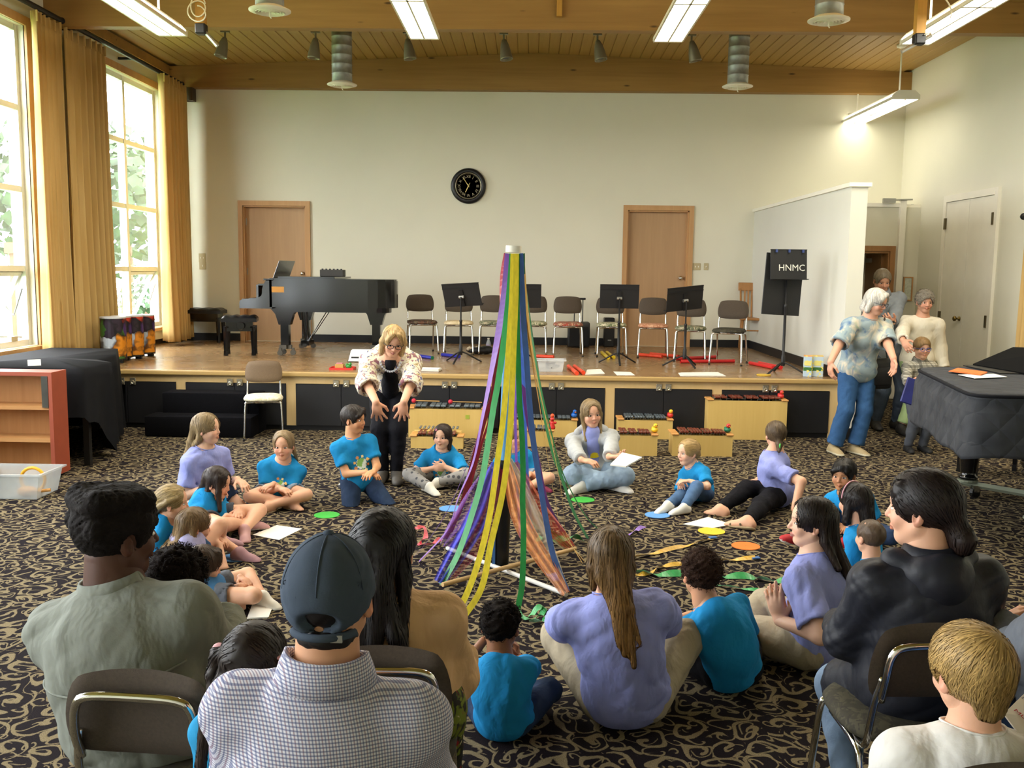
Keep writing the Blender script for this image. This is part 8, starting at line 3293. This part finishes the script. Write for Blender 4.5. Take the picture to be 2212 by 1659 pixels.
# ---------------------------------------------------------------- circle, near side (backs to the camera)
F26 = person('small boy with black curls and blue tee, back turned, beside the beige jacket', -4, (1081, 1352), .185, .98, base=(1087, 1588), dY=.05, hyaw=-6, hpitch=10, skin='brown', bow=.05, arms2=({'wp': (1120, 1420, 3.62), 'fd': (-.3, .2, 1), 'pn': (-.8, 0, .2), 'curl': 70, 'pole': (.6, .4, -.8)}, {'w': (-.1, .2, .2)}), top=tee(drape=1, sleeve=.8), bottom=tr(dark_denim), shoes=sneak('#4a4a50'),
             hair=dict(style='curly', col='#17120f', t=.05, n=700, cr=.7, cw=.8))
F25 = person('teen girl with very long brown hair, lavender tee and khaki trousers, seen from behind', 0, (1318, 1200), .215, 1.46, base=(1348, 1556), dY=.02, hpitch=8, skin='fair', bow=.03, b=1.05, legs2=({'a': (-.02, .15, .045), 'pole': (.95, .35, .55)}, {'a': (.04, .19, .04), 'pole': (-.95, .35, .55)}), arms2=({'w': (.03, .24, .12), 'pole': (1, -.1, -.3)}, {'w': (-.05, .24, .12), 'pole': (-1, -.1, -.3)}),
             top=tee(lav_tee, sleeve=.8, e=.02, le=.02), bottom=tr(khaki, e=.016), shoes=sneak('#b8b4ac'),
             hair=dict(style='long', col='#5e4a2f', col2='#7d5c30', locks=[([(.26, -.1, .2), (.30, -.18, -.2), (.22, -.38, -.6)], .13, .10), ([(-.26, -.1, .2), (-.32, -.16, -.2), (-.30, -.22, -.52)], .13, .05), ([(0, -.36, .15), (.03, -.42, -.3), (.14, -.52, -.8), (.20, -.56, -1.5)], .19, .04), ([(.17, -.33, .1), (.18, -.42, -.3), (.24, -.54, -.8), (.36, -.56, -1.7)], .17, .035), ([(-.16, -.33, .1), (-.17, -.40, -.3), (.02, -.52, -.75), (.10, -.57, -1.35)], .16, .03), ([(.2, -.4, -.3), (.3, -.54, -.8), (.46, -.52, -1.35)], .08, .025)], n=1100, len=.7, wd=.02, crown=(0, -.15, .55)))
F24 = person('boy with brown curls, blue tee and black trousers, seen from behind', 12, (1514, 1240), .20, 1.16, base=(1576, 1484), dY=.06, hyaw=-4, hpitch=6, skin='tan', bow=.07, top=tee(drape=1, sleeve=.8), bottom=tr(black_knit, e=.012), shoes=sneak('#8a8a88', '#b9b9b4'), arms2=({'w': (.05, .2, .1)}, {'w': (-.08, .18, .12), 'pole': (-1, -.2, -.3)}),
             hair=dict(style='curly', col='#33231a', t=.06, n=800, cr=.8, cw=.9))
F21 = person('dark-haired teen girl in lavender tee and khaki trousers, face in profile, hands together', 52, (1752, 1128), .215, 1.5, base=(1752, 1432), dY=.02, hyaw=30, hpitch=0, skin='pale', bow=.02, child=False, legs2=({'a': (-.08, .24, .045), 'pole': (.8, .5, .15)}, {'ap': (1664, 1342, .06), 'pole': (-.8, .5, .15)}), arms2=({'wp': (1690, 1338, 3.98), 'fd': (-.1, .3, 1), 'pn': (-1, 0, 0), 'curl': 12, 'pole': (.5, -.5, -.8)}, {'wp': (1684, 1340, 3.92), 'fd': (0, .3, 1), 'pn': (1, 0, 0), 'curl': 12, 'pole': (-.5, -.6, -.7)}),
             top=tee(lav_tee, sleeve=.8, e=.018, le=.022), bottom=tr(khaki, e=.016), shoes=sneak('#dcdcdc', '#efefef'), brow='#2c1d16', lipc='#b0615c',
             hair=dict(style='long', col='#1d1511', col2='#2e211a', part=0, facew=.29, hairline=.05, locks=LONG(-1.0, -.44, .17, .30)[2:] + [([(.26, -.2, .15), (.31, -.24, -.3), (.30, -.2, -.8)], .12, .06), ([(-.26, -.2, .15), (-.31, -.24, -.3), (-.30, -.2, -.8)], .12, .06)], n=900, len=.6))
F22h = LONG
F22 = person('woman in a black hooded jacket, dark low bun, on a chair', 4, (1990, 1098), .225, 1.38, O=(at_y(1985, 1400, 2.74)[0], 2.74, 0), dY=.0, pel=(.02, 0, .50), hyaw=48, hpitch=4, skin='fair', b=1.18, child=False, legs='chair', cut_floor=False, arms2=({'w': (.15, .18, .04), 'pole': (.4, -.2, -1)}, {'w': (-.11, .2, .05), 'fd': (.6, .6, 0), 'pole': (-.45, -.25, -1)}), arms='front',
             legs2=({'a': (.07, .12, .05)}, {'a': (-.09, .10, .05)}), top=dict(mat=navy_shell, sleeve=1.9, name='jacket', e=.022, le=.010, neck=1.1, hem=.26, wr=(.0045, 52), dw=.022, skirt=.75), bottom=tr(cloth('worn_denim', '#6d8096', .15, .2, 250)), shoes=sneak('#8a8f98'),
             hair=dict(style='long', col='#1b1413', col2='#2a1c16', tie=(0, -.45, -.30), facew=.30, hairline=.0, locks=[([(.0, -.38, -.1), (0, -.46, -.34)], .16, .14), ([(0, -.52, -.36), (0, -.50, -.42)], .15, .14), ([(.24, .2, .3), (.33, .12, -.02)], .07, .03), ([(-.24, .2, .3), (-.33, .12, -.02)], .08, .03)], n=900, len=.5))
lumps(F22, 'hood', [cone(F22.nb + F22.sx * .075 * F22.H, F22.nb - F22.fw * .06 * F22.H - F22.u * .03 * F22.H, .03 * F22.H, .04 * F22.H, .04), cone(F22.nb - F22.sx * .075 * F22.H, F22.nb - F22.fw * .06 * F22.H - F22.u * .03 * F22.H, .03 * F22.H, .04 * F22.H, .04), cone(F22.nb - F22.fw * .06 * F22.H - F22.u * .03 * F22.H, F22.nb - F22.fw * .085 * F22.H - F22.u * .14 * F22.H, .06 * F22.H, .03 * F22.H, .05, sq=(F22.fw, 2.0))], navy_shell, .009, (.004, 50))
collar(F22, navy_shell)

# ---------------------------------------------------------------- seated foreground
F30 = person('large seated man with black flat-top hair and olive-grey shirt, seen from behind', -6, (258, 1152), .235, 1.50, O=(at_y(312, 1450, 2.42)[0], 2.42, 0), dY=.01, pel=(0, 0, .50), hyaw=-38, hpitch=4, hroll=2, skin='dark', b=1.42, child=False, legs='chair', cut_floor=False, arms='front', sw=1.0, neck=1.1, arms2=({'pole': (.6, -.2, -1)}, {'pole': (-.6, -.2, -1)}),
             top=dict(mat=olive_shirt, sleeve=1.9, e=.022, le=.012, hem=.38, dw=.02), bottom=tr(cloth('slate_jeans', '#3c4656', .12)), shoes=sneak('#3a3a3a'), hair=dict(style='flat', col='#1d1917', t=.05, n=0))
collar(F30, olive_shirt)
q = []
for i in range(31):
	t = -1 + 2 * i / 30
	q.append(F30.nb - F30.u * .115 * F30.H + F30.sx * t * .135 * F30.H - F30.fw * .3 * F30.H - F30.u * .012 * math.cos(t * 1.5) * F30.H)
q = np.array(q)
for _ in range(14):
	d = evalp(F30.top, q)
	q = q + F30.fw * np.clip(d - .0, -.02, .05)[:, None] * .9
b = MB(); b.tube(list(q), .0035, 6); b.build('yoke_seam', olive_shirt, F30.root, smooth=True)
F31 = person('toddler with dark curls resting against the shoulder of the man in olive grey', -20, (384, 1258), .185, .88, O=(at_y(372, 1450, 2.76)[0], 2.76, 0), dY=-.13, pel=(0, -.02, .60), hyaw=0, skin='brown', legs='chair', cut_floor=False, arms='lap', top=tee(cloth('toddler_top', '#4f6f94')), bottom=tr(grey_cloth), shoes=sneak(), face=False, eyes=None,
             hair=dict(style='curly', col='#1b1410', t=.09, n=1100, cr=.9, cw=.8))
F29 = person('little girl with two dark pigtails and pink hair ties, seated between the two men', -8, (553, 1432), .175, .98, O=(at_y(556, 1600, 1.98)[0], 1.98, 0), dY=.0, pel=(0, 0, .46), hyaw=-6, skin='fair', legs='chair', cut_floor=False, top=tee(cloth('aqua_top', '#2f8fc0')), bottom=tr(denim), shoes=sneak(), face=False, eyes=None,
             hair=dict(style='long', col='#211813', col2='#30241c', part=0.02, tie=None, locks=[([(-.30, -.1, .14), (-.44, -.14, .12), (-.50, -.18, -.15), (-.46, -.25, -.62)], .10, .06), ([(.30, -.1, .10), (.42, -.14, .06), (.46, -.18, -.2), (.40, -.2, -.62)], .10, .06), ([(-.12, -.36, -.1), (-.24, -.40, -.5), (-.28, -.36, -1.1)], .13, .05), ([(-.2, -.34, -.1), (-.44, -.36, -.6), (-.52, -.3, -1.3)], .15, .08)], n=900, len=.45,
                       ties=[((-.41, -.14, .15), '#d9a3a6', .085), ((.39, -.14, .08), '#d9a3a6', .085)]))
F27 = person('seated woman in a beige jacket with long straight black hair, seen from behind', 4, (832, 1186), .22, 1.42, O=(at_y(862, 1450, 2.52)[0], 2.52, 0), dY=.0, pel=(.02, 0, .50), hyaw=-22, hpitch=4, skin='fair', b=.96, child=False, legs='chair', cut_floor=False, arms='front', arms2=({'w': (.10, .2, .04), 'pole': (.2, -.3, -1)}, {'w': (-.10, .2, .04), 'pole': (-.2, -.3, -1)}),
             top=dict(mat=beige_jkt, sleeve=1.55, e=.018, le=.016, name='jacket', hem=.30), bottom=tr(floral_skirt, e=.02), shoes=dict(kind='shoe', col='#2a2420'),
             hair=dict(style='long', col='#0f0c0d', col2='#17110f', part=0, locks=LONG(-1.15, -.50, .19, .33) + [([(.2, -.42, -.4), (.42, -.52, -.9), (.52, -.52, -1.35)], .12, .02), ([(-.1, -.48, -.5), (.05, -.58, -1.1), (.1, -.58, -1.5)], .14, .03)], n=1300, len=.7, wd=.014))
F28 = person('man in a small-check shirt and dark cap, seated with his back turned', 0, (712, 1285), .222, 1.50, O=(at_y(690, 1600, 1.74)[0], 1.74, 0), dY=.02, pel=(0, 0, .50), hyaw=0, hpitch=2, skin='tan', b=1.1, child=False, legs='chair', cut_floor=False, arms='front', neck=1.0, sw=1.0, arms2=({'pole': (.5, -.2, -1)}, {'pole': (-.5, -.2, -1)}),
             top=dict(mat=check_shirt, sleeve=1.5, e=.018, le=.012, hem=.36, dw=.012), bottom=tr(dark_denim), shoes=sneak('#3a3a3a'), hair=dict(style='short', col='#1c1715', t=.014, n=0, cropnape=1))
collar(F28, check_shirt)
q = []
for i in range(31):
	t = -1 + 2 * i / 30
	q.append(F28.nb - F28.u * .125 * F28.H + F28.sx * t * .13 * F28.H - F28.fw * .3 * F28.H)
q = np.array(q)
for _ in range(14):
	d = evalp(F28.top, q)
	q = q + F28.fw * np.clip(d, -.02, .05)[:, None] * .9
b = MB(); b.tube(list(q), .0028, 6); b.build('yoke_seam', cloth('shirt_seam', '#b9b7bb'), F28.root, smooth=True)
# cap
hp, hh, Rh = F28.hp, F28.hh, F28.Rh
cap_m = M('charcoal_blue_cap_cloth', '#424c59', .9, var=.08, scale=9, bump=.15, bscale=240, spec=.1)
dome = [ell(hp(0, -.045, .08), V3(.395, .485, .47) * hh, Rh, .02), ell(hp(0, -.54, -.13), V3(.21, .22, .125) * hh, Rh, .008, -1)]
_pn, _pc = Rh @ nrm(V3(0, -.6, 1)), hp(0, -.4, -.225)
V, Q = snet(dome, .005, (.0025, 70), lambda D, X, Y, Z: np.maximum(D, -((X - f4(_pc[0])) * f4(_pn[0]) + (Y - f4(_pc[1])) * f4(_pn[1]) + (Z - f4(_pc[2])) * f4(_pn[2]))))
cp_o = link('cap', np_mesh('cap', V, Q, cap_m), F28.root)
st = MB()
st.tube([hp(.30 * math.cos(a), -.05 + .385 * math.sin(a), -.255 - .02 * math.sin(a)) for a in np.linspace(PI + .5, 2 * PI - .5, 18)], .03 * hh, 8, flat=1.2)
st.build('strap', cap_m, cp_o, smooth=True)
sm_ = MB()
for k in range(6):
	a = k * PI / 3 + PI / 6
	sm_.tube([hp(.396 * math.cos(a) * math.sin(p), -.045 + .486 * math.sin(a) * math.sin(p), .08 + .472 * math.cos(p)) for p in np.linspace(.12, 1.45, 14)], .0014, 5)
sm_.build('panel_seam', cap_m, cp_o, smooth=True)['kind'] = 'stuff'
b = MB(); b.sphere(tuple(hp(0, -.045, .555)), (.05 * hh, .05 * hh, .03 * hh), 14, 8); b.build('cap_button', cap_m, cp_o, smooth=True)
ey = MB()
for (x, z) in ((-.16, .12), (.16, .12), (-.3, .2), (.3, .2)):
	yy = -.045 - .47 * math.sqrt(max(0, 1 - (x / .39) ** 2 - ((z - .09) / .455) ** 2))
	ey.tube([hp(x + .02 * math.cos(a), yy - .002, z + .02 * math.sin(a)) for a in np.linspace(0, 2 * PI, 10, endpoint=False)], .005 * hh, 5, closed=True)
ey.build('eyelet', cap_m, cp_o, smooth=True)['kind'] = 'stuff'
br = MB()
P = np.zeros((2, 17, 3))
for j in range(17):
	a = PI * (.12 + .76 * j / 16)
	P[0, j] = hp(.36 * math.cos(a), -.045 + .44 * math.sin(a), -.02)
	P[1, j] = hp(.34 * math.cos(a), .10 + .62 * math.sin(a), -.06 + .03 * math.sin(a))
br.grid(P)
o = br.build('brim', cap_m, cp_o, smooth=True)
o.modifiers.new('thick', 'SOLIDIFY').thickness = .004
bk_ = MB(); bk_.box(tuple(hp(.14, -.40, -.245)), (.022, .006, .014)); bk_.build('buckle', steel, cp_o)

F23 = person('blond boy in a white tee seen from behind, seated at the bottom right', 4, (2096, 1452), .195, 1.26, O=(at_y(2070, 1600, 1.93)[0], 1.93, 0), dY=.0, pel=(0, 0, .44), hyaw=6, hpitch=6, hroll=-3, skin='fair', legs='chair', cut_floor=False, b=1.1, top=tee(white_cot, e=.02, sleeve=.7), bottom=tr(dark_denim), shoes=sneak(), hair=dict(style='short', col='#a98a52', col2='#8f7448', t=.065, nape=1, n=1500, len=.5, wd=.012, mess=.16, crown=(.10, -.30, .42), grav=.25))
F32 = person('person in a grey sweater seated at the right edge behind the blond boy', 6, (2420, 1190), .225, 1.5, O=(at_y(2395, 1400, 2.45)[0], 2.45, 0), dY=.0, pel=(0, 0, .5), skin='fair', b=1.3, child=False, legs='chair', cut_floor=False, arms='front', top=dict(mat=cloth('grey_sweater', '#6b7078', .06), sleeve=1.9, e=.024, le=.02), bottom=tr(dark_denim), shoes=sneak(), hair=dict(style='short', col='#3a2c20', n=100))
F33 = person('person in navy with jeans holding a printed booklet at the bottom right corner', 30, (2520, 1340), .22, 1.5, O=(at_y(2490, 1600, 1.95)[0], 1.95, 0), dY=.0, pel=(0, 0, .5), skin='fair', b=1.1, child=False, legs='chair', cut_floor=False, arms='thighs', top=dict(mat=cloth('navy_sweater', '#1f2738', .06), sleeve=1.9, e=.02), bottom=tr(cloth('bright_denim', '#3f5f90', .12, .2, 300), e=.014), shoes=sneak(), hair=dict(style='short', col='#3a2c20', n=100))

# chairs under the seated people
for (Fg, dx, dy, lab) in ((F30, .14, -.10, 'brown padded stacking chair under the man in olive grey'), (F27, -.03, -.03, 'brown padded stacking chair under the woman in the beige jacket'),
                          (F28, 0, .0, 'stacking chair under the man in the check shirt, mostly hidden'), (F29, .02, -.12, 'stacking chair under the little girl with pigtails, mostly hidden'), (F22, -.06, -.02, 'brown padded stacking chair under the woman in the black jacket'),
                          (F23, .03, .04, 'brown padded stacking chair under the blond boy'), (F32, 0, .0, 'stacking chair under the person in the grey sweater'), (F33, 0, .0, 'stacking chair under the person with the booklet')):
	o = Fg.O
	r = math.radians(Fg.yaw * .7)
	chair(lab, (o[0] + dx - math.sin(r) * dy, o[1] + math.cos(r) * dy, 0), PI + r, 'dark', brown_back, 'audience chairs')
c4 = [at_y(2168, 1545, 1.95), at_y(2216, 1498, 2.08), at_y(2290, 1560, 2.02), at_y(2240, 1640, 1.88)]
cc0 = np.mean(c4, 0)
rt = thing('booklet', 'white printed booklet on the lap at the bottom right corner', 'booklet', cc0)
b = MB(); b.add([p - cc0 for p in c4] + [p - cc0 + V3(0, 0, .004) for p in c4], [(0, 3, 2, 1), (4, 5, 6, 7), (0, 1, 5, 4), (1, 2, 6, 5), (2, 3, 7, 6), (3, 0, 4, 7)])
b.build('cover', paper_m, rt, recalc=True)
ex = nrm(c4[2] - c4[1]); eyv = nrm(c4[0] - c4[1]); nz_ = nrm(np.cross(ex, eyv)); nz_ = nz_ if nz_[2] > 0 else -nz_
eyv = np.cross(nz_, ex)
for txt, size, fx, fy, colr in (('Music', .026, .35, .25, '#8a8a8a'), ('MUSIC', .020, .42, .72, '#b8323c')):
	o = link('lettering', text_mesh(txt, size, 'lettering', M('print_' + colr.strip('#'), colr, .7), .0003), rt)
	p = c4[1] + (c4[2] - c4[1]) * fx + (c4[0] - c4[1]) * fy - cc0 + nz_ * .006
	o.matrix_local = Matrix(((ex[0], eyv[0], nz_[0], p[0]), (ex[1], eyv[1], nz_[1], p[1]), (ex[2], eyv[2], nz_[2], p[2]), (0, 0, 0, 1)))
